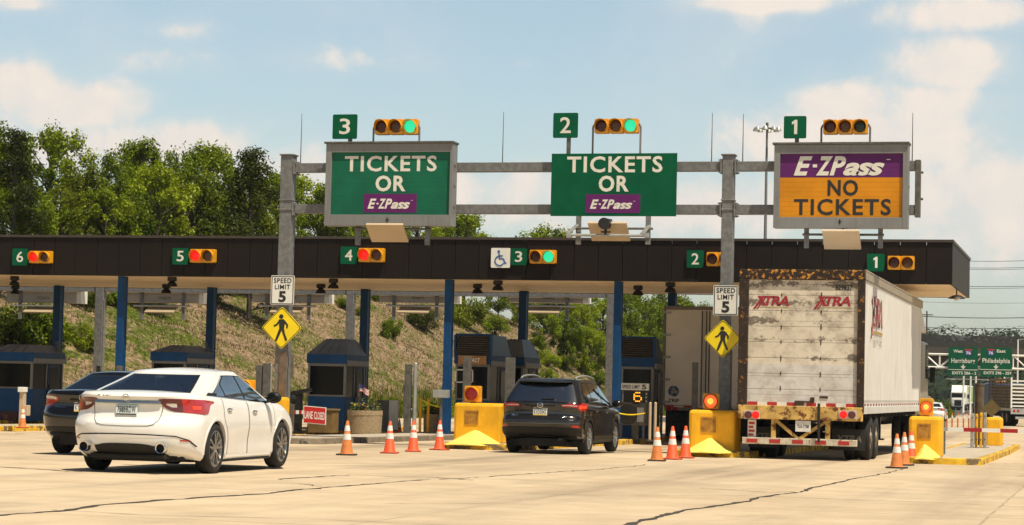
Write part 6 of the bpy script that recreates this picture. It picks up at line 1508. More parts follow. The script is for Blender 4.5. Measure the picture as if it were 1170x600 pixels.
u, zz = P(913, 460, TV); mb.bx(u-.10, u+.10, TV+.0, TV+.044, zz-.06, zz+.04); mb.bx(u+.1, u+.32, TV+.02, TV+.044, zz+.0, zz+.035); mb.bx(u+.24, u+.33, TV+.02, TV+.044, zz+.03, zz+.12); u2, z2 = P(941, 454, TV); mb.bx(u2-.09, u2+.09, TV+.03, TV+.044, z2-.025, z2+.025)
build('hinge_and_latch', mb, mat('hinge_rust', (.06, .03, .015), .8, .2, .3, 6), dr)

def xlogo(par, x0, y0, x1, y1):
    a, z0, b, z1 = rect(x0, y0, x1, y1, TV); w, h = b-a, z1-z0; y = TV+.041; mb = MB()
    text(mb, 'TRA', a+.30*w, z0+.16*h, b, z1, y, bold=.04, shear=.22, spacing=.9)
    sk = lambda x, zz: (a+w*x, z0+h*zz)
    mb.prism([sk(.13, 1.0), sk(.22, 1.0), sk(.36, .16), sk(.26, .16)], y-.001, y+.002); mb.prism([sk(.33, 1.0), sk(.25, 1.0), sk(0, -.12), sk(.07, -.12)], y-.004, y-.002); mb.prism([sk(.40, 1.0), sk(.36, 1.0), sk(.10, -.12), sk(.14, -.12)], y-.004, y-.002)
    build('logo_lettering', mb, M['xred'], par)
    mb = MB(); mb.bx(a+.20*w, b, y-.001, y+.001, z0+.02*h, z0+.06*h); build('logo_underline', mb, mat('logo_gold', (.42, .27, .05), .6, 0, .2, 6), par)
xlogo(dr, 860, 338, 901.5, 351.5); xlogo(dr, 929, 338.5, 972, 351.8)
mb = MB(); text(mb, '829827', *rect(954.5, 325.5, 974, 332, TV+.041), TV+.041, bold=.03, spacing=1.1); build('number_lettering', mb, M['black'], dr)
# side logo, tall letters running towards the front
ux = tu1+.001; (ya, zt_), (yb, zb__) = PU(996.5, 337, ux), PU(1008.5, 372, ux); zA, zB = PU(996, 372, ux)[1], PU(996, 338, ux)[1]
mb = MB(); text(mb, 'TRA', 0, 0, 1, 1, 0, bold=.05, shear=.15, spacing=.9, mapf=lambda i, j: (ux, ya+(yb-ya)*(.30+.70*i), zA+(zB-zA)*j))
L_ = lambda f, zf: (ux+.003, ya+(yb-ya)*f, zA+(zB-zA)*zf)
mb.add([L_(.02, 1), L_(.14, 1), L_(.36, 0), L_(.24, 0)], [(0, 1, 2, 3)]); mb.add([L_(.38, 1.05), L_(.28, 1.05), L_(-.05, -.45), L_(.02, -.45)], [(0, 1, 2, 3)])
tr.part('side_logo', mb, M['xside'], fix=False)
mb = MB(); mb.add([(ux, ya+(yb-ya)*.12, zA-.16), (ux, yb, zA-.16), (ux, yb, zA-.10), (ux, ya+(yb-ya)*.12, zA-.10)], [(0, 1, 2, 3)]); tr.part('side_underline', mb, mat('logo_gold', (.42, .27, .05)), fix=False)
mb = MB(); text(mb, 'LEASE', 0, 0, 1, 1, 0, bold=0, spacing=1.3, mapf=lambda i, j: (ux, ya+(yb-ya)*(.18+.8*i), zA-.42+.18*j)); tr.part('side_lettering', mb, mat('lease_grey', (.50, .47, .42), .6, 0, 0), fix=False)
# sill, tape, lamps
sz1, sz0 = P(917, 464.2, TV)[1], P(917, 480, TV)[1]
mb = MB(); mb.bx(tu0+.02, tu1-.02, TV-.06, TV+.10, sz0, sz1); tr.part('rear_sill', mb, M['rustbar'], bevel=.012)
mb = MB(); zt2 = P(917, 462.5, TV)[1]
for k in range(11): a = du0+.02+(du1-du0-.04)*k/11; b = du0+.02+(du1-du0-.04)*(k+1)/11; mb.bx(a, b, TV+.038, TV+.0445, zt2-.045, zt2+.045, k % 2)
tr.part('reflective_tape', mb, [M['tapered'], M['tapew']])
for x0, x1, on in ((850, 868.5, 1), (958, 979, 0)):
    a, z0, b, z1 = rect(x0, 469.3, x1, 478.7, TV-.07); mb = MB(); mb.bx(a, b, TV-.085, TV-.062, z0, z1); bxp = tr.part('lamp_panel', mb, mat('lamp_panel_white', (.50, .46, .40), .6, 0, .15, 8), bevel=.006)
    for k in (0, 1):
        c = a+(b-a)*(.27+.46*k); lit = (k == on); mb = MB(); mb.lathe([(.085, 0), (.08, -.02), (.001, -.03)], (c, TV-.086, (z0+z1)/2), 'y', 20); build('tail_light', mb, M['r_on'] if lit else M['taild'], bxp, smooth=50)
# underride guard with braces
bz1, bz0 = P(917, 501.3, TV)[1], P(917, 508.8, TV)[1]; yb_ = TV+.05
mb = MB(); a, b = P(847.8, 505, TV)[0], P(979, 505, TV)[0]; mb.bx(a, b, yb_-.06, yb_+.06, bz0, bz1)
gd = tr.part('underride_guard', mb, M['underbar'], bevel=.01)
mb = MB()
for k in range(5): p = a+(b-a)*(.04+.2*k); mb = MB(); mb.bx(p, p+.24, yb_-.068, yb_-.061, bz0+.03, bz1-.03); build('guard_tape', mb, M['tapered'], gd)
for xa, xb, x2 in ((881, 886, 905), (943, 948, 920)):
    u = P((xa+xb)/2, 490, TV)[0]; mb = MB(); mb.bx(u-.05, u+.05, yb_-.04, yb_+.04, bz1, sz0); tr.part('guard_post', mb, M['rustbar'])
    u3 = P(x2, 500, TV)[0]; s = 1 if x2 > xa else -1
    mb = MB(); mb.bar((u+s*.05, yb_-.0, sz0-.02), (u3+s*.12, yb_-.0, bz1+.0), .07, .10, up=(0, 1, 0)); tr.part('guard_brace', mb, M['rustbar'])
a, z0, b, z1 = rect(909, 480.8, 926.5, 493.3, TV); mb = MB(); mb.bx(a, b, TV-.03, TV-.02, z0, z1); pl = tr.part('number_plate', mb, M['tapew']); mb = MB(); text(mb, 'TLR-7708', a+.04, z0+.08, b-.04, z1-.09, TV-.033, bold=.02); build('plate_lettering', mb, M['plateblue'], pl)
mb = MB(); mb.tube((P(936, 470, TV)[0], TV-.08, P(936, 461, TV)[1]), (P(936.5, 470, TV)[0], TV-.09, P(936, 506, TV)[1]), .03); tr.part('pull_strap', mb, M['black'])
a, z0, b, z1 = rect(853.5, 479.5, 863, 500, TV); mb = MB(); mb.bx(a, b, TV+.1, TV+.12, z0, z1); tr.part('danger_tag', mb, M['tapew']); mb = MB()
for k in range(4): mb.bx(a+.02, b-.03*(k % 2)-.03, TV+.094, TV+.099, z1-.10-.085*k, z1-.05-.085*k)
tr.part('tag_marking', mb, M['tapered'])
# running gear
mb = MB()
for u in (tc_-.5, tc_+.5): mb.bx(u-.06, u+.06, TV+.1, TV+TL_-.4, tz0-.28, tz0+.0)
for k in range(16): mb.bx(tu0+.1, tu1-.1, TV+.5+k*.95, TV+.56+k*.95, tz0-.10, tz0+.0)
mb.bx(tc_-.9, tc_+.9, TV+1.3, TV+3.6, tz0-.42, tz0-.28); mb.tube((tu0+.3, TV+2.0, .42), (tu1-.3, TV+2.0, .42), .07); mb.tube((tu0+.3, TV+3.25, .42), (tu1-.3, TV+3.25, .42), .07)
tr.part('chassis', mb, M['under'])
for dy in (2.0, 3.25):
    for sg in (-1, 1): 
        w = dual(tr.o, sg*((tu1-tu0)/2-.16), dy, .51, sg); 
for u0_, u1_ in ((tu0+.10, tu0+.80), (tu1-.80, tu1-.06)):
    mb = MB(); zz = P(980, 491, TV+.7)[1]; mb.bx(u0_, u1_, TV+1.02, TV+1.04, .14, zz); f = tr.part('mud_flap', mb, mat('flap_black', (.016, .0155, .015), .7, 0, .15, 4))
    mb = MB(); text(mb, 'XTRA', u0_+.08, .32, u1_-.08, .47, TV+1.015, bold=.03, shear=.2); build('flap_lettering', mb, mat('flap_letter_grey', (.16, .145, .13), .7, 0, .2, 6, col2=(.04, .035, .03), patch=(.55, 8)), f)
mb = MB()
for sg in (-1, 1):
    u = tc_+sg*.75; mb.bx(u-.07, u+.07, TV+9.6, TV+9.76, .25, tz0); mb.bx(u-.16, u+.16, TV+9.5, TV+9.86, .21, .25); mb.bar((u, TV+9.7, .7), (u, TV+11, tz0-.05), .07, .07)
mb.bar((tc_-.7, TV+9.68, .6), (tc_+.7, TV+9.68, .6), .05, .05); tr.part('landing_gear', mb, M['black'])

# tractor in front of the old trailer
k0 = TV+TL_-.5; tk = T('truck_tractor', 'truck tractor pulling the rusty white trailer, only mirror and cab edge showing', 'truck', (tc_, k0, zg(65)))
mb = MB(); mb.bx(tc_-1.34, tc_+1.34, k0+1.1, k0+3.6, .95, 3.0); mb.bx(tc_-1.0, tc_+1.0, k0+3.4, k0+5.0, .8, 2.0); tk.part('cab', mb, mat('cab_tan', (.30, .26, .20), .4, 0, .1, 2), bevel=.12)
mb = MB(); mb.prism([(k0+1.1, 3.25), (k0+3.3, 3.25), (k0+1.1, 3.95)], tc_-1.3, tc_+1.3, plane='yz'); tk.part('roof_fairing', mb, M['trwhite'], bevel=.05)
mb = MB(); mb.bx(tc_+1.341, tc_+1.36, k0+2.4, k0+3.2, 1.9, 2.9); tk.part('side_window', mb, M['dglass']); mb = MB(); mb.bx(tc_-1.36, tc_-1.341, k0+2.4, k0+3.2, 1.9, 2.9); tk.part('side_window', mb, M['dglass'])
mb = MB(); v = k0+3.4; a, z0, b, z1 = rect(1062.5, 419.5, 1068.5, 437.5, v); 
mb.bx(a, b, v, v+.12, z0, z1); mb.bar((tc_+1.2, v+.05, z1-.1), (a+.05, v+.05, z1-.1), .03, .03); mb.bar((tc_+1.2, v+.05, z0+.1), (a+.05, v+.05, z0+.1), .03, .03); tk.part('door_mirror', mb, M['plastic'], bevel=.03)
mb = MB(); mb.bx(tc_-.45, tc_+.45, k0-.8, k0+5, .55, .85); tk.part('chassis', mb, M['under'])
for dy in (0, 1.3): 
    for sg in (-1, 1): dual(tk.o, sg*1.08, dy, .51, sg)
for sg in (-1, 1): dual(tk.o, sg*1.05, 4.2, .51, sg, .2)
mb = MB(); mb.tube((tc_+1.05, k0+.9, .9), (tc_+1.05, k0+.9, 3.6), .07); mb.tube((tc_-1.05, k0+.9, .9), (tc_-1.05, k0+.9, 3.6), .07); tk.part('exhaust_stack', mb, M['chrome'], smooth=40)

# grey trailer under the canopy
V2 = 66.2; a0 = P(757.5, 400, V2)[0]; a1 = a0+2.55; c2_ = (a0+a1)/2; zt = P(790, 350, V2)[1]; zf = P(770, 463, V2)[1]; gg_ = zg(V2)
t2 = T('box_trailer', 'clean grey box trailer with swing doors, under the canopy', 'trailer', (c2_, V2, gg_), 'trailers in the toll lanes')
gm_ = mat('trailer_grey', (.86, .82, .76), .5, 0, .06, 1)
mb = MB(); mb.bx(a0+.02, a1-.02, V2+.06, V2+14, zf, zt-.02); t2.part('box', mb, gm_, bevel=.02)
mb = MB(); mb.bx(a0, a0+.07, V2, V2+.1, zf-.02, zt); mb.bx(a1-.07, a1, V2, V2+.1, zf-.02, zt); mb.bx(a0+.072, a1-.072, V2, V2+.1, zt-.10, zt); mb.bx(a0+.072, a1-.072, V2-.02, V2+.1, zf-.16, zf); t2.part('rear_frame', mb, mat('frame_grey', (.22, .20, .175), .5, .2, .1, 3), bevel=.01)
for s, (p, q) in ((0, (a0+.08, c2_-.008)), (1, (c2_+.008, a1-.08))):
    mb = MB(); mb.bx(p, q, V2+.02, V2+.05, zf+.01, zt-.11); d = t2.part('door', mb, gm_, bevel=.008)
    mb = MB(); lo, hi = zf+.1, zt-.2
    for f in ((.95,) if s == 0 else (.05, .13)): x = p+(q-p)*f; mb.tube((x, V2-.005, lo-.06), (x, V2-.005, hi+.06), .020, n=8)
    build('lock_rod', mb, M['galvd'], d, loc=t2.inv and (0, 0, 0))
    x = p if s == 0 else q
    for k in range(5):
        zz = lo+(hi-lo)*k/4; mb = MB(); mb.bx(*((x-.06, x+.16) if s == 0 else (x-.16, x+.06)), V2-.02, V2+.018, zz-.035, zz+.035); build('hinge', mb, M['alu'], d)
u, zz = P(769.5, 447, V2); mb = MB(); disc(mb, (u, zz), .17, V2+.012, 20); t2.part('round_decal', mb, mat('decal_blue', (.02, .08, .22), .5, 0, .3, 12, col2=(.45, .40, .34), patch=(.52, 9)), fix=False); mb = MB(); text(mb, 'TRIP', u-.16, zz-.34, u+.18, zz-.23, V2+.014, bold=.03); t2.part('decal_lettering', mb, M['black'])
mb = MB()
for k in range(8): x = a0+.08+(a1-a0-.16)*k/8; mb.bx(x, x+(a1-a0-.16)/8, V2-.028, V2-.021, zf-.06, zf-.01, k % 2)
t2.part('reflective_tape', mb, [M['tapered'], M['tapew']])
for x in (a0+.22, a0+.42, a1-.42, a1-.22): mb = MB(); mb.lathe([(.07, 0), (.06, -.02), (.001, -.025)], (x, V2-.022, zf-.11), 'y', 16); t2.part('tail_light', mb, M['tail'], smooth=50)
mb = MB(); mb.bx(a0+.3, a1-.3, V2+.0, V2+.12, gg_+.45, gg_+.56); mb.bx(c2_-.5, c2_-.42, V2+.03, V2+.10, gg_+.56, zf-.16); mb.bx(c2_+.42, c2_+.5, V2+.03, V2+.10, gg_+.56, zf-.16); t2.part('underride_guard', mb, M['black'])
mb = MB(); mb.bx(c2_-.55, c2_-.45, V2+.2, V2+13.5, zf-.35, zf); mb.bx(c2_+.45, c2_+.55, V2+.2, V2+13.5, zf-.35, zf); mb.tube((a0+.3, V2+1.2, gg_+.5), (a1-.3, V2+1.2, gg_+.5), .07); t2.part('chassis', mb, M['under'])
for x0, x1 in ((a0+.04, a0+.66), (a1-.66, a1-.04)): mb = MB(); mb.bx(x0, x1, V2+.50, V2+.52, gg_+.2, zf-.2); t2.part('mud_flap', mb, mat('flap_black', (.016, .0155, .015)))
for dy in (1.2, 2.45):
    for sg in (-1, 1): dual(t2.o, sg*1.12, dy, .50, sg)
mb = MB(); mb.bx(c2_-1.2, c2_+1.2, V2+14.9, V2+17.5, gg_+.9, 3.4); mb.bx(c2_-1, c2_+1, V2+17.5, V2+19, gg_+.6, 2.0)
t2c = T('truck_tractor', 'truck tractor hidden ahead of the clean grey trailer', 'truck', (c2_, V2+14, gg_)); t2c.part('cab', mb, gm_, bevel=.1)
for sg in (-1, 1): dual(t2c.o, sg*1.08, .4, .5, sg); dual(t2c.o, sg*1.08, 4.4, .5, sg, .2)
mb = MB(); mb.bx(c2_-.45, c2_+.45, V2+13.3, V2+19, gg_+.55, gg_+.85); t2c.part('chassis', mb, M['under'])

# far white lorry coming towards us
V3 = 352; c3, _ = P(1094.5, 460, V3); z3 = zg(V3)
t3 = T('semi_truck', 'white semi truck facing us far down the road, green trailer side', 'truck', (c3, V3, z3))
mb = MB(); mb.bx(c3-1.2, c3+1.2, V3+1.2, V3+3.6, z3+.9, z3+3.0); mb.bx(c3-1.0, c3+1.0, V3, V3+1.25, z3+.6, z3+1.9); t3.part('cab', mb, M['white'], bevel=.12)
mb = MB(); mb.prism([(V3+1.7, z3+2.9), (V3+3.6, z3+2.9), (V3+3.6, z3+4.0), (V3+2.9, z3+4.0)], c3-1.15, c3+1.15, plane='yz'); t3.part('roof_fairing', mb, M['white'], bevel=.06)
mb = MB(); mb.bx(c3-1.05, c3+1.05, V3+1.16, V3+1.195, z3+2.05, z3+2.75); t3.part('windscreen', mb, M['dglass'])
mb = MB(); mb.bx(c3-.55, c3+.55, V3-.03, V3-.002, z3+.75, z3+1.65); mb.bx(c3-1.1, c3+1.1, V3-.08, V3+.1, z3+.30, z3+.58)
for sg in (-1, 1): mb.bx(*sorted((c3+sg*1.35, c3+sg*1.65)), V3+1.3, V3+1.4, z3+1.9, z3+2.6); mb.bx(*sorted((c3+sg*1.2, c3+sg*1.36)), V3+1.3, V3+1.35, z3+2.2, z3+2.26)
t3.part('grille', mb, M['plastic'])
mb = MB()
for sg in (-1, 1): mb.bx(*sorted((c3+sg*.65, c3+sg*.95)), V3-.02, V3-.002, z3+.85, z3+1.15)
t3.part('headlight', mb, M['clear'])
mb = MB(); mb.bx(c3-1.28, c3+1.28, V3+4.4, V3+19, z3+1.1, z3+4.0); t3.part('trailer_box', mb, M['white'], bevel=.05)
mb = MB(); mb.bx(c3+1.281, c3+1.29, V3+4.6, V3+18.8, z3+1.4, z3+3.8); t3.part('trailer_graphic', mb, mat('graphic_green', (.16, .35, .04), .5, 0, .3, .6, col2=(.55, .60, .40), patch=(.55, .8)))
for dy in (.9, 3.6, 16, 17.3):
    for sg in (-1, 1): dual(t3.o, sg*1.1, dy, .5, sg)
# stake body truck leaving at the right edge
V4 = 138; c4, _ = P(1177, 470, V4); z4 = zg(V4)
t4 = thing('stake_truck', 'truck with slatted wooden stake body and blue cab at the right edge', 'truck', (c4, V4, z4), radians(13.5)); 
def p4(name, mb, mt, **kw): return build(name, mb, mt, t4, **kw)
mb = MB(); mb.bx(-1.2, 1.2, 0, 7, .95, 1.12); p4('bed', mb, M['alu'])
mb = MB()
for k in range(9): z = 1.2+.2*k; mb.bx(-1.2, -1.15, .02, 6.9, z, z+.13); mb.bx(1.15, 1.2, .02, 6.9, z, z+.13)
for y in np.linspace(.1, 6.8, 8): mb.bx(-1.24, -1.2, y, y+.09, 1.12, 2.95); mb.bx(1.2, 1.24, y, y+.09, 1.12, 2.95)
p4('stake_side', mb, mat('stake_wood', (.16, .125, .085), .85, 0, .25, 4))
mb = MB(); mb.bx(-1.05, 1.05, .3, 6.5, 1.13, 2.5); p4('load', mb, mat('load_brown', (.09, .07, .045), .9, 0, .4, 2), bevel=.1)
mb = MB()
for x in (-1.2, -.02, 1.12): mb.bx(x, x+.09, -.06, -.005, 1.12, 3.0)
for k in range(8): mb.bx(-1.1, 1.12, -.05, -.01, 1.2+.22*k, 1.29+.22*k)
p4('tailgate', mb, M['white'])
mb = MB(); mb.bx(-1.2, 1.2, -.12, 0, .75, 1.1); mb.bx(-.9, .9, -.1, 0, .45, .6); p4('rear_bumper', mb, M['alu'])
mb = MB()
for x in (-1.0, -.75, .75, 1.0): mb.lathe([(.08, 0), (.001, -.03)], (x, -.125, .95), 'y', 14)
p4('tail_light', mb, M['tail'])
mb = MB(); mb.bx(-1.1, 1.1, 7.6, 9.3, .7, 2.7); mb.bx(-1, 1, 9.3, 10.4, .6, 1.7); p4('cab', mb, mat('cab_blue', (.012, .06, .19), .35, 0, .1, 3), bevel=.1)
mb = MB(); mb.bx(-.4, .4, 0, 10, .55, .95); p4('chassis', mb, M['under']); mb = MB(); mb.tube((-.85, 7.35, .9), (-.85, 7.35, 3.1), .08); p4('exhaust_stack', mb, M['black'])
for dy in (1.6, 2.9, 9.4):
    for sg in (-1, 1): dual(t4, sg*1.0, dy, .5, sg)
# far cars
u, v = on_ground(1071.5, 477); v = 165; u = P(1064, 470, v)[0]
w2 = dup(car1, (u, v, zg(v)), 0, 'white car glimpsed between the trailer and the right crash block, far off'); w2.name = 'white_sedan'; w2['group'] = 'far cars beyond the toll plaza'
v = 300; u = P(1119, 455, v)[0]; w3 = dup(car2, (u, v, zg(v)), 0, 'small dark car far away below the green highway signs'); w3['group'] = 'far cars beyond the toll plaza'
# ------------------------------------------------------------------ trees, shrubs, grass
def leaf_mat(name, dark, light, trans=.35):
    m = bpy.data.materials.new(name); m.use_nodes = True; nt = m.node_tree; nt.nodes.clear()
    geo = N(nt, 'ShaderNodeNewGeometry'); oi = N(nt, 'ShaderNodeObjectInfo')
    v = N(nt, 'ShaderNodeTexCoord').outputs['Object']; n = noise(nt, v, 1.1, 3, .6)
    f = mth(nt, 'ADD', mth(nt, 'MULTIPLY', geo.outputs['Random Per Island'], .55), mth(nt, 'ADD', mth(nt, 'MULTIPLY', maprange(nt, n, .35, .65), .45), mth(nt, 'MULTIPLY', mth(nt, 'SUBTRACT', oi.outputs['Random'], .5), .35)), clamp=True)
    c = mixc(nt, f, dark, light)
    d = N(nt, 'ShaderNodeBsdfDiffuse'); L(nt, c, d.inputs[0]); t = N(nt, 'ShaderNodeBsdfTranslucent'); L(nt, mixc(nt, 1., c, (1.15, 1.1, .5), 'MULTIPLY'), t.inputs[0])
    g = N(nt, 'ShaderNodeBsdfGlossy'); g.inputs[0].default_value = (.8, .85, .8, 1); g.inputs[1].default_value = .45
    mx = N(nt, 'ShaderNodeMixShader'); mx.inputs[0].default_value = trans; L(nt, d.outputs[0], mx.inputs[1]); L(nt, t.outputs[0], mx.inputs[2])
    m2 = N(nt, 'ShaderNodeMixShader'); m2.inputs[0].default_value = .012; L(nt, mx.outputs[0], m2.inputs[1]); L(nt, g.outputs[0], m2.inputs[2])
    o = N(nt, 'ShaderNodeOutputMaterial'); L(nt, m2.outputs[0], o.inputs[0]); return m
LM = {'mid': leaf_mat('leaves_mid_green', (.030, .058, .003), (.24, .315, .012)), 'bright': leaf_mat('leaves_bright_green', (.050, .088, .004), (.345, .42, .016)), 'dark': leaf_mat('needles_dark_green', (.014, .026, .005), (.085, .10, .012)), 'olive': leaf_mat('leaves_olive', (.036, .058, .004), (.255, .295, .014))}
MBK = mat('bark', (.055, .042, .03), .9, 0, .3, 5)
def quads(name, P0, nrm, size, mt):
    """one small leaf-shaped face per point"""
    n = len(P0); nrm = nrm/np.linalg.norm(nrm, axis=1, keepdims=True)
    r = rng.normal(size=(n, 3)); x = np.cross(nrm, r); x /= np.linalg.norm(x, axis=1, keepdims=True); y = np.cross(nrm, x)
    s = size[:, None]
    V4_ = np.stack([P0+x*s, P0+y*s*.55, P0-x*s, P0-y*s*.55], 1).reshape(-1, 3)
    me = bpy.data.meshes.new(name); me.vertices.add(4*n); me.vertices.foreach_set('co', V4_.ravel()); me.loops.add(4*n); me.loops.foreach_set('vertex_index', np.arange(4*n)); me.polygons.add(n); me.polygons.foreach_set('loop_start', np.arange(0, 4*n, 4)); me.polygons.foreach_set('loop_total', np.full(n, 4))
    me.materials.append(mt); me.update(); me.validate(); return me
def crown(kind, n, leaf, seed):
    """unit tree (height 1): clumps of leaves on limb ends; returns leaf points, normals, sizes, limb list"""
    g = np.random.default_rng(seed); limbs = []; cl = []
    if kind == 'cone':
        for k in range(46):
            h = .10+.86*g.random()**.85; R = .26*(1-h)**.8+.015; a = g.random()*2*pi; rr = R*(.55+.45*g.random()); c = np.array([rr*cos(a), rr*sin(a), h]); cl.append((c, .055+.07*(1-h), .6)); limbs.append(((0, 0, h-.04), c, .006))
        cl.append((np.array([0, 0, .97]), .03, 1.6))
    elif kind == 'shrub':
        for k in range(20): a = g.random()*2*pi; rr = .52*math.sqrt(g.random()); h = .16+.70*g.random()*(1-rr*.9); c = np.array([rr*cos(a), rr*sin(a), h]); cl.append((c, .15+.10*g.random(), .9)); limbs.append(((0, 0, .02), c, .012))
    else:
        wide = {'round': .36, 'tall': .24}[kind]
        for k in range(44):
            h = .22+.72*g.random(); prof = math.sin(pi*min(1, max(.06, (h-.12)/.92)))**.7; a = g.random()*2*pi; rr = wide*prof*math.sqrt(g.random())*1.02
            c = np.array([rr*cos(a), rr*sin(a), h]); cl.append((c, (.045+.065*g.random())*(1 if kind == 'round' else .85), 1.0)); limbs.append(((0, 0, max(.12, h-.22)), c, .007))
        for k in range(16): a = g.random()*2*pi; rr = wide*.75*g.random(); c = np.array([rr*cos(a), rr*sin(a), 1.0-.5*rr/wide*.35-.10*g.random()]); cl.append((c, .018+.022*g.random(), 2.8))
        for k in range(12): a = g.random()*2*pi; h = .3+.5*g.random(); rr = wide*(1.0+.25*g.random())*math.sin(pi*(h-.1)/.95)**.6; cl.append((np.array([rr*cos(a), rr*sin(a), h]), .028+.03*g.random(), 1.2))
    w = np.array([c[1]**2 for c in cl]); w /= w.sum(); idx = g.choice(len(cl), n, p=w)
    ctr = np.array([c[0] for c in cl])[idx]; rad = np.array([c[1] for c in cl])[idx]; st = np.array([c[2] for c in cl])[idx]
    d = g.normal(size=(n, 3)); d /= np.linalg.norm(d, axis=1, keepdims=True); q = g.random(n)**.42
    pts = ctr+d*(rad*q)[:, None]*np.stack([np.ones(n), np.ones(n), st], 1); pts += g.normal(size=(n, 3))*.012
    nr = d*.6+np.array([0, 0, .55])+g.normal(size=(n, 3))*.55
    sz = leaf*(.6+.8*g.random(n))
    pts[:, 2] = np.maximum(pts[:, 2], .015)
    return pts, nr, sz, limbs
def proto(kind, n, leaf, seed, mt):
    p, nr, s, limbs = crown(kind, n, leaf, seed); cm_ = quads('crown', p, nr, s, mt); mb = MB()
    if kind != 'shrub': mb.path([(0, 0, -.05), (.006, .004, .3), (-.004, .006, .6), (0, 0, .93)], .014, 7)
    for a, b, r in limbs: mb.tube(a, tuple(b), r, r*.3, 5)
    return mb.mesh('trunk', MBK), cm_
PR = {}
for nm, a in {'round_a': ('round', 13000, .0135, 1, 'mid'), 'round_b': ('round', 13000, .0135, 2, 'bright'), 'round_c': ('round', 13000, .014, 5, 'olive'), 'tall_a': ('tall', 10000, .0135, 3, 'bright'), 'tall_b': ('tall', 10000, .0135, 4, 'mid'), 'cone': ('cone', 16000, .0085, 6, 'dark'),
              'shrub_a': ('shrub', 5600, .028, 7, 'bright'), 'shrub_b': ('shrub', 5600, .028, 8, 'mid'), 'shrub_c': ('shrub', 5600, .024, 9, 'dark'), 'shrub_d': ('shrub', 5600, .028, 10, 'olive')}.items():
    PR[nm] = proto(a[0], a[1], a[2], a[3], LM[a[4]])
def plant(pr, u, v, h, w, label, cat='tree', group='trees on the bank', name='tree', sink=.1):
    t = thing(name, label, cat, (u, v, gz(u, v)-sink), random.uniform(0, 6.28), group); t.scale = (w, w, h)
    a, b = PR[pr]; link('trunk' if cat == 'tree' else 'stem', a, t); link('crown' if cat == 'tree' else 'foliage', b, t); return t
KN = {'round_a': 'mid green bushy tree', 'round_b': 'bright green bushy tree', 'round_c': 'olive green bushy tree', 'tall_a': 'slender bright green tree', 'tall_b': 'slender mid green tree', 'cone': 'dark conical cedar'}
# (photo column, photo row of the top, distance along, prototype, width factor, where)
TREES = [(-14, 140, 90, 'round_a', 1.0, 'at the left frame edge'), (18, 146, 84, 'cone', 1.15, 'between the edge tree and the tallest bushy tree at left'), (60, 146, 98, 'round_b', 1.15, 'tallest one near the left, above the number 6'), (100, 188, 96, 'round_c', 1.1, 'low one right of the tallest bushy tree at left'), (138, 174, 104, 'round_a', 1.0, 'above the blue column left of the number 5'),
         (163, 160, 107, 'tall_a', 1.2, 'left of the number 5 lane sign'), (182, 190, 100, 'round_b', 1.1, 'low one left above the number 5'), (203, 170, 110, 'round_a', 1.0, 'right above the number 5'), (240, 165, 113, 'tall_a', 1.25, 'leaning up right of the number 5'), (222, 200, 103, 'round_c', 1.1, 'low one right above the number 5'),
         (264, 192, 112, 'round_b', 1.0, 'left of the conical cedar beside the gantry'), (290, 168, 101, 'cone', 1.35, 'beside the left gantry post'), (316, 196, 120, 'tall_b', 1.4, 'just left of the left gantry post'), (346, 200, 126, 'round_b', 1.1, 'between left gantry post and the lane 3 sign'), (375, 214, 122, 'round_a', 1.1, 'behind the left edge of the lane 3 sign'),
         (408, 222, 134, 'round_c', 1.1, 'behind the lower left of the lane 3 sign'), (440, 236, 140, 'round_a', 1.1, 'behind the middle of the lane 3 sign'), (478, 244, 148, 'round_b', 1.2, 'below the lane 3 sign at its right'), (510, 250, 154, 'round_a', 1.1, 'below the right corner of the lane 3 sign'), (532, 244, 166, 'tall_a', 1.6, 'just right of the lane 3 sign'),
         (626, 260, 192, 'round_b', 1.4, 'alone above the canopy left of the lane 2 sign'), (28, 205, 86, 'round_a', 1.2, 'low front one above the number 6'), (70, 212, 90, 'round_c', 1.2, 'low front one right of the number 6'), (122, 215, 95, 'round_b', 1.2, 'low front one midway to the number 5'), (150, 218, 97, 'round_a', 1.1, 'low dark one midway to the number 5'), (280, 214, 108, 'round_c', 1.2, 'low front one under the conical cedar'),
         (-45, 130, 88, 'round_b', 1.1, 'beyond the left frame edge'), (250, 222, 106, 'round_a', 1.1, 'low one left of the conical cedar')]
for (x, y, v, pr, wf, where) in TREES:
    u, z = P(x, y, v); h = z-gz(u, v)+.1
    cat = 'cedar_tree' if pr == 'cone' else 'tree'
    plant(pr, u, v, h, h*.80*wf if pr != 'cone' else h*.78*wf, '%s, %s' % (KN[pr], where), 'tree', 'trees along the top of the bank', cat)
def hit(px, py):
    d = _ray(px, py); t = 60.
    while t < 260:
        q = d*t; 
        if H+q[2] < gz(q[0], q[1]): return q[0], q[1]
        t += .4
    return None
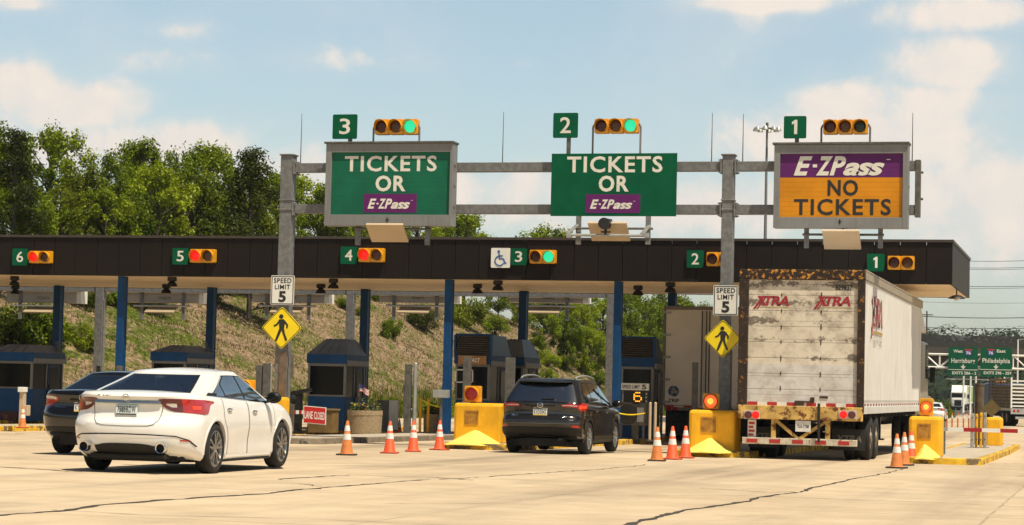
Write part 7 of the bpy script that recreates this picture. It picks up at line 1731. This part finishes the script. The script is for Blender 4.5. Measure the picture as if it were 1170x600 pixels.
SH = [(97, 402, 34, 36, 'shrub_a', 'bright round shrub left of the short post above the black sedan'), (28, 402, 80, 70, 'shrub_b', 'large dark bush at the left under the canopy'), (5, 398, 66, 60, 'shrub_c', 'dark bush at the left edge under the canopy'), (52, 394, 40, 40, 'shrub_d', 'olive bush right of the large left bush'), (98, 352, 40, 30, 'shrub_c', 'dark shrub under the leftmost sign back'), (170, 352, 46, 24, 'shrub_c', 'dark low shrub under the second sign back'),
      (128, 348, 30, 24, 'shrub_b', 'shrub beside the left rear gantry post'), (240, 345, 26, 20, 'shrub_b', 'shrub right of the second sign back'), (448, 388, 24, 34, 'shrub_b', 'upright dark shrub midway on the bank, right of the hip roofed booth'), (484, 378, 34, 34, 'shrub_c', 'dark spreading shrub below the fourth sign back'), (428, 344, 22, 22, 'shrub_b', 'shrub left of the fourth sign back'),
      (533, 374, 42, 46, 'shrub_d', 'big shrub right of the front blue column beside the louvred booth'), (556, 352, 34, 34, 'shrub_c', 'dark shrub below the soffit above the louvred booth'), (566, 382, 32, 30, 'shrub_b', 'shrub just above the louvred booth roof'), (578, 362, 34, 32, 'shrub_a', 'bright shrub beside the blue column right of the louvred booth'), (612, 372, 36, 40, 'shrub_a', 'bright shrub right of that blue column, left of the wood'), 
      (626, 418, 26, 22, 'shrub_a', 'low bright shrub above the SUV roof, left'), (646, 424, 30, 24, 'shrub_d', 'low olive shrub above the SUV roof'), (668, 428, 34, 26, 'shrub_a', 'low bright shrub above the SUV roof, right'), (620, 440, 30, 26, 'shrub_a', 'low shrub behind the SUV roof rail'), (684, 440, 24, 24, 'shrub_b', 'low shrub at the foot of the rear gantry post by the SUV'),
      (470, 476, 40, 30, 'shrub_a', 'tall weeds behind the silver pole'), (506, 478, 26, 28, 'shrub_a', 'tall weeds behind the thin bollards'), (448, 470, 26, 24, 'shrub_d', 'weeds behind the grey cabinet'), (412, 362, 18, 16, 'shrub_d', 'small shrub high on the bank by the middle rear post'), (390, 352, 20, 16, 'shrub_b', 'small shrub left of the middle rear post')]
for (x, yb, w, h, pr, lab) in SH:
    q = hit(x, yb)
    if q is None: continue
    u, v = q; s = F/(u*FW[0]+v*FW[1]); plant(pr, u, v, h/s*1.1, w/s*.95, lab, 'shrub', 'shrubs on the grassy bank', 'shrub', .15)
# the wood that closes the bank beyond the SUV
WOOD = [(604, 330, 178), (640, 326, 182), (668, 332, 172), (690, 340, 178), (716, 328, 190), (738, 336, 184), (758, 330, 196), (622, 352, 150), (648, 358, 152), (674, 372, 156), (694, 388, 162), (712, 372, 168), (730, 380, 172), (752, 376, 178), (600, 345, 160), (780, 338, 200), (806, 345, 205), (660, 345, 164), (590, 330, 168), (570, 326, 160)]
kk = ['round_a', 'round_c', 'round_b', 'round_a', 'round_b']
for i, (x, y, v) in enumerate(WOOD):
    u, z = P(x, y, v); u = min(u, float(toe(v))-3); h = max(3.5, z-gz(u, v))
    plant(kk[i % 5], u, v, h, h*.95, 'leafy tree in the dense wood behind the dark SUV lane', 'tree', 'trees of the dense wood beyond the lanes')
# dry grass tufts on the visible bank
n = 106000; nw = 16000; vv = 66+130*rng.random(n)**1.25; uu = toe(vv)+.6-rng.random(n)**.9*17; uu[:nw] = toe(vv[:nw])+.5-rng.random(nw)**1.6*3.2; zz = np.array([gz(a, b) for a, b in zip(uu, vv)])
ln = .05+.14*rng.random(n); hd = rng.random(n)*2*pi; lean = .25+.9*rng.random(n)
patch = np.sin(uu*.55+vv*.21)+np.sin(vv*.33-uu*.8)+.8*np.sin(uu*1.7+vv*.9)+rng.normal(size=n)*.9
mi = np.where(patch > -.05, 1, np.where(patch < -1.1, 2, 0)); low = (toe(vv)-uu) < 2.2; mi = np.where(low & (rng.random(n) < .75), 1, mi); ln = np.where(low, ln*1.5, ln)
weed = np.arange(n) < nw; ln = np.where(weed, .35+.55*rng.random(n), ln); lean = np.where(weed, lean*.4, lean); mi = np.where(weed & (rng.random(n) < .85), 1, mi)
dx, dy = np.cos(hd), np.sin(hd); w_ = .012+.022*rng.random(n); base = np.stack([uu, vv, zz-.03], 1)
tip = base+np.stack([dx*ln*lean, dy*ln*lean, ln], 1); sd_ = np.stack([-dy*w_, dx*w_, 0*w_], 1)
Vg = np.stack([base-sd_, base+sd_, tip], 1).reshape(-1, 3); me = bpy.data.meshes.new('grass'); me.vertices.add(3*n); me.vertices.foreach_set('co', Vg.ravel()); me.loops.add(3*n); me.loops.foreach_set('vertex_index', np.arange(3*n)); me.polygons.add(n); me.polygons.foreach_set('loop_start', np.arange(0, 3*n, 3)); me.polygons.foreach_set('loop_total', np.full(n, 3))
for q in (leaf_mat('grass_straw', (.17, .115, .06), (.52, .385, .255), .2), leaf_mat('grass_green', (.06, .085, .012), (.19, .20, .03), .3), leaf_mat('grass_dead', (.05, .036, .02), (.20, .135, .085), .2)): me.materials.append(q)
me.update(); me.polygons.foreach_set('material_index', mi.astype(np.int32)); me.update()
# taller green weeds along the foot of the bank
o = link('grass', me); o['kind'] = 'stuff'; o['label'] = 'dry straw coloured and green grass covering the bank'; o['category'] = 'grass'

# ------------------------------------------------------------------ far side: overpass, green highway signs, hills, wires
OV = 300.
def at(x, y, v): u, z = P(x, y, v); return (u, v, z)
br = T('overpass', 'dark highway overpass crossing far behind the green signs', 'bridge', (at(1150, 440, OV)[0], OV, zg(OV)))
z0, z1, z2 = P(1110, 407, OV)[1], P(1110, 397, OV)[1], P(1110, 383.5, OV)[1]; ua, ub = -95, 140
mb = MB(); mb.bx(ua, ub, OV, OV+10, z0, z0+.5); 
for k in range(5): mb.bx(ua, ub, OV+.3+k*2.3, OV+.7+k*2.3, z0-1.0, z0-.002)
br.part('girder', mb, mat('girder_brown', (.06, .034, .02), .8, 0, .2, .4))
mb = MB(); mb.bx(ua, ub, OV-.3, OV-.02, z0+.1, z1); mb.bx(ua, ub, OV+10.02, OV+10.3, z0+.1, z1); br.part('parapet', mb, mat('parapet_concrete', (.075, .06, .05), .9, 0, .2, .5))
mb = MB(); x = ua
while x < ub: mb.bx(x, x+.10, OV-.2, OV-.1, z1, z2); x += 3.0
for k in range(14): zz = z1+(z2-z1)*(k+.5)/14; mb.bx(ua, ub, OV-.16, OV-.13, zz-.045, zz+.045)
br.part('fence', mb, mat('fence_dark', (.035, .031, .027), .8, 0, .1, 2))
for c in (-70, -32, 18, 60, 100):
    mb = MB(); mb.bx(c-.8, c+.8, OV+1, OV+9, zg(OV)-.5, z0-1.0); br.part('pier', mb, mat('pier_concrete', (.20, .17, .14), .9, 0, .2, .6))
# truss with the two green signs
TVv = 240.; tg = T('sign_truss', 'white steel truss carrying two green highway signs before the overpass', 'gantry', (at(1120, 420, TVv)[0], TVv, zg(TVv)))
za, zb2 = P(1110, 420.5, TVv)[1], P(1110, 405.5, TVv)[1]; ul, ur = -34., 16.
mb = MB()
for dv in (0, 1.2):
    for zz in (za, zb2): mb.tube((ul, TVv+dv, zz), (ur, TVv+dv, zz), .11, n=8)
    k = 0; x = ul
    while x < ur-1.5: mb.tube((x, TVv+dv, za if k % 2 else zb2), (x+1.55, TVv+dv, zb2 if k % 2 else za), .065, n=6); mb.tube((x, TVv+dv, za), (x, TVv+dv, zb2), .05, n=6); x += 1.55; k += 1
tg.part('truss', mb, M['white'])
mb = MB()
for x in (ul, ur):
    for dv in (0, 1.2): mb.tube((x, TVv+dv, zg(TVv)-.2), (x, TVv+dv, zb2+.2), .16, n=10)
tg.part('post', mb, M['white'])
mb = MB(); zl_ = P(1110, 433.5, TVv)[1]; mb.bx(at(1082, 433, TVv)[0], at(1158, 433, TVv)[0], TVv-.9, TVv-.8, zl_-.04, zl_+.04)
for x in (1088, 1091, 1130, 1134, 1150): u = at(x, 433, TVv)[0]; mb.bx(u-.12, u+.12, TVv-1.0, TVv-.7, zl_-.12, zl_+.02)
tg.part('sign_lights', mb, M['alu'])
def shield(mb, a, z0, b, z1, y):
    w, h = b-a, z1-z0; q = lambda x, z: (a+w*x, z0+h*z)
    mb.prism([q(.5, 0), q(.75, .12), q(.95, .38), q(1, .62), q(.92, .74), q(.08, .74), q(0, .62), q(.05, .38), q(.25, .12)], y-.02, y, 0); mb.prism([q(.08, .76), q(.92, .76), q(.98, .92), q(.85, 1), q(.68, .94), q(.5, 1), q(.32, .94), q(.15, 1), q(.02, .92)], y-.02, y, 1)
    text(mb, '76', a+.2*w, z0+.22*h, a+.8*w, z0+.64*h, y-.03, 2, bold=.03)
for (box, top, shx, nm, ln_, arrow) in (((1083.5, 396.8, 1117.3, 429.7), ('West', 1089.5, 1100), (1102, 1111), 'Harrisburg', 'EXITS 286 - 2', 1100.5), ((1120.2, 397.3, 1156.3, 430.5), ('East', 1139, 1149), (1128, 1136.5), 'Philadelphia', 'EXITS 298 - 359', 1138)):
    y = TVv-.35; a, z0, b, z1 = rect(*box, y); west = top[0] == 'West'
    t = T('highway_sign', 'green highway sign for %s, %s of the two on the truss' % (nm, 'left' if west else 'right'), 'highway sign', ((a+b)/2, y, z0), 'green highway signs on the truss')
    mb = MB(); mb.prism(rrect(a, z0, b, z1, .2), y, y+.06); t.part('panel', mb, M['green'])
    mb = MB(); text(mb, top[0], *rect(top[1], 399.5, top[2], 403, y), y-.03, bold=.03); text(mb, nm, *rect(1087 if west else 1122.5, 409.5, 1114 if west else 1154, 416.5, y), y-.03, bold=.02, spacing=1.1)
    text(mb, ln_, *rect(1088 if west else 1124, 424.6, 1115.5 if west else 1155.5, 428, y), y-.03, bold=.02)
    q = rect(box[0], 422.2, box[2], 422.9, y); mb.bx(q[0], q[2], y-.03, y-.02, q[1], q[3])
    u, zz = P(arrow, 417.5, y); mb.bx(u-.07, u+.07, y-.03, y-.02, zz-.15, zz+.08); mb.prism([(u-.28, zz-.1), (u+.28, zz-.1), (u, zz-.42)], y-.03, y-.02)
    t.part('lettering', mb, M['legend'])
    q = rect(shx[0], 398.6, shx[1], 407, y); mb = MB(); shield(mb, *q, y-.01); t.part('route_shield', mb, [mat('shield_blue', (.015, .04, .25), .5, 0, 0), mat('shield_red', (.45, .02, .03), .5, 0, 0), M['white']], fix=False)
# light poles and a yellow diamond near the truss
for i, (x, y0_, y1_, v) in enumerate(((1101, 430, 455, 246), (1109, 430, 455, 252), (1115, 430, 455, 258), (1147.5, 431, 455, 262), (1163, 397, 430, 290))):
    a = at(x, y0_, v); u = a[0]; zb_ = zg(v)
    t = T('light_pole', ['pale pole below the left green highway sign, left of three', 'pale pole below the left green highway sign, middle of three', 'pale pole between the two green highway signs', 'pale pole below the right green highway sign', 'tall pale pole right of the green highway signs'][i], 'pole', (u, v, zb_), 'pale poles by the highway signs')
    mb = MB(); mb.tube((u, v, zb_-.1), (u, v, a[2]+1), .12, .09, 8); t.part('shaft', mb, M['white']); mb = MB(); mb.bar((u, v, a[2]+1), (u+1.2, v, a[2]+1.15), .08, .08); mb.bx(u+1.1, u+1.6, v-.1, v+.1, a[2]+1.05, a[2]+1.2); t.part('lamp_arm', mb, M['alu'])
v = 200; c, zc = P(1143, 436, v); t = T('warning_sign', 'small yellow diamond sign on a post below the right highway sign', 'warning sign', (c, v, zg(v))); mb = MB(); r = .36; mb.prism([(c+r, zc), (c, zc+r), (c-r, zc), (c, zc-r)], v, v+.03); t.part('plate', mb, mat('sign_orange', (.75, .30, .01), .5, 0, 0))
mb = MB(); mb.bx(c-.06, c+.06, v-.02, v-.005, zc-.2, zc+.12); mb.prism([(c-.17, zc+.1), (c+.17, zc+.1), (c, zc+.25)], v-.02, v-.005); t.part('symbol', mb, M['legblk']); mb = MB(); mb.bx(c-.04, c+.04, v+.031, v+.08, zg(v), zc+.2); t.part('post', mb, M['galvd'])
for i, x in enumerate((1082, 1088, 1094.5, 1101, 1107)):
    v = 118-.0*i; u, z = P(x, 471.5, v); t = T('delineator_post', 'thin lane delineator beyond the right island, number %s from left of five' % ['one', 'two', 'three', 'four', 'five'][i], 'delineator', (u, v, zg(v)), 'thin lane delineators beyond the right island')
    mb = MB(); mb.tube((u, v, zg(v)), (u, v, z), .04, n=8); t.part('tube', mb, M['orangeo']); mb = MB(); mb.tube((u, v, z-.30), (u, v, z-.15), .043, n=8); t.part('reflective_band', mb, M['conew'])
# concrete divider at the right
# far hills
def hills(name, v0, v1, top, bot, mt, seed):
    g = np.random.default_rng(seed); us_ = np.linspace(-700, 1400, 240); vs_ = np.linspace(v0, v1, 12); ph = g.random(8)*6; mb = MB()
    def h(u, v): f = (v-v0)/(v1-v0); return bot+(top-bot)*min(1, f*1.4)**.7*(1+.10*sin(u*.008+ph[0])+.06*sin(u*.021+ph[1]))+.8*sin(u*.13+ph[2]+v*.05)+.7*sin(u*.31+ph[3]+v*.11)
    mb.grid(lambda u, v: (u, v, h(u, v)), us_, vs_); struct(name, mb, mt, 60, fix=False); return h
hm = mat('wooded_hill', (.012, .022, .012), .95, 0, .5, .09, col2=(.024, .036, .014), patch=(.52, .16), spec=.1)
zt1 = P(1110, 402, 760)[1]
h1_ = hills('hills', 470, 760, zt1, -1.5, hm, 3)
# the far wood: crowns on the hill face that read as one mass
n = 60000; cu = rng.uniform(-200, 110, 1500); cv = rng.uniform(475, 765, 1500); cz = np.array([h1_(a, b) for a, b in zip(cu, cv)]); k = rng.integers(0, 1500, n); cr = rng.uniform(2.5, 5, 1500)
d = rng.normal(size=(n, 3)); d /= np.linalg.norm(d, axis=1, keepdims=True); pts = np.stack([cu[k], cv[k], cz[k]+1.5], 1)+d*cr[k][:, None]*np.array([1, 1, .8]); 
o = link('far_woods', quads('far_woods', pts, d+np.array([0, 0, .5]), rng.uniform(.35, .8, n), leaf_mat('far_leaves', (.012, .024, .010), (.042, .060, .018), .2))); o['kind'] = 'stuff'; o['label'] = 'distant dark woods on the hill behind the overpass'; o['category'] = 'woods'
# roadside wood just beyond the overpass, seen under the deck
for i, (x, yb, w, h) in enumerate(((1075, 452, 24, 26), (1066, 455, 16, 16), (1084, 450, 14, 12))):
    v = 205+8*i; u, z = P(x, yb, v); s = F/(u*FW[0]+v*FW[1]); t = thing('shrub', ['round green bush beside the far road, left of the semi truck', 'small green bush beside the trailer mirror', 'small green bush close to the far semi truck'][i], 'shrub', (u, v, zg(v)-.1), 1.+i, 'bushes by the far road'); t.scale = (w/s, w/s, h/s+.4); a, b = PR[['shrub_b', 'shrub_d', 'shrub_b'][i]]; link('stem', a, t); link('foliage', b, t)
n = 700
for i in range(22):
    u = -60+9*i+random.uniform(-3, 3); v = 318+random.uniform(0, 40)
    if -27 < u < -10 or abs(u-2) < 9: continue
    h = random.uniform(6, 8.5); t = thing('tree', 'dark tree standing just behind the overpass', 'tree', (u, v, zg(v)-.2), random.uniform(0, 6), 'trees behind the overpass'); t.scale = (h*1.2, h*1.2, h); a, b = PR[['round_a', 'round_c', 'shrub_b'][i % 3]]; link('trunk', a, t); link('crown', b, t)
# high mast light
v = 190.; u, zt = P(876.5, 146, v); t = T('high_mast_light', 'tall floodlight mast rising behind the canopy, left of the amber sign', 'light mast', (u, v, zg(v)))
mb = MB(); mb.tube((u, v, zg(v)), (u, v, zt), .22, .09, 10); t.part('mast', mb, M['galv'], smooth=40)
mb = MB(); mb.lathe([(.12, .0), (.5, -.02), (.5, -.1), (.12, -.12)], (u, v, zt), 'z', 14); mb.tube((u, v, zt-.1), (u, v, zt+.45), .12); t.part('ring', mb, M['galvd'])
for k in range(8):
    a = 2*pi*k/8; mb = MB(); c = Vector((u+1.0*cos(a), v+1.0*sin(a), zt-.15)); mb.bar((u+.3*cos(a), v+.3*sin(a), zt-.06), c, .06, .06); mb.lathe([(.12, .2), (.2, .1), (.27, -.14), (.001, -.14)], c, 'z', 12); t.part('floodlight', mb, M['alu'], smooth=40)
# power lines
pu, pz = P(1059, 360, 330); t = T('utility_pole', 'thin utility pole far behind the trailer front', 'utility pole', (pu, 330, zg(330))); mb = MB(); mb.tube((pu, 330, zg(330)), (pu, 330, pz+.6), .16, .11, 8); t.part('shaft', mb, M['wood']); mb = MB(); mb.bx(pu-.9, pu+.9, 329.9, 330.05, pz-.05, pz+.1); t.part('crossarm', mb, M['wood'])
for i, (ya, yb2, r, sag) in enumerate(((295.5, 294, .035, .5), (304, 302.5, .035, .4), (306, 304, .03, .4), (325, 324, .04, .4), (327.5, 325.5, .03, .4), (344.5, 344, .022, .3), (361, 360.5, .055, .35), (373.5, 373, .04, .3))):
    v = 330.; A_, B_ = P(1040, ya, v), P(1240, yb2, v); mb = MB(); pts = [(A_[0]+(B_[0]-A_[0])*k/24, v, A_[1]+(B_[1]-A_[1])*k/24-sag*sin(pi*k/24)) for k in range(25)]; mb.path(pts, r, 6)
    tag(build('power_line', mb, M['black']), 'thin dark power line in the sky, number %s from the top at the right' % ['one', 'two', 'three', 'four', 'five', 'six', 'seven', 'eight'][i], 'power line', 'power lines at the right')
# ------------------------------------------------------------------ thin summer haze in the air
hb = MB(); hb.bx(-905, 1205, -85, 2505, -6, 60)
hz = bpy.data.materials.new('haze_air'); hz.use_nodes = True; nt = hz.node_tree; nt.nodes.clear()
pv_ = N(nt, 'ShaderNodeVolumePrincipled'); pv_.inputs['Color'].default_value = (.82, .90, 1, 1); pv_.inputs['Density'].default_value = .00012; pv_.inputs['Anisotropy'].default_value = .2
L(nt, pv_.outputs[0], N(nt, 'ShaderNodeOutputMaterial').inputs['Volume'])
o = build('haze', hb, hz); o['kind'] = 'stuff'; o['label'] = 'thin pale haze in the distant air'; o['category'] = 'haze'
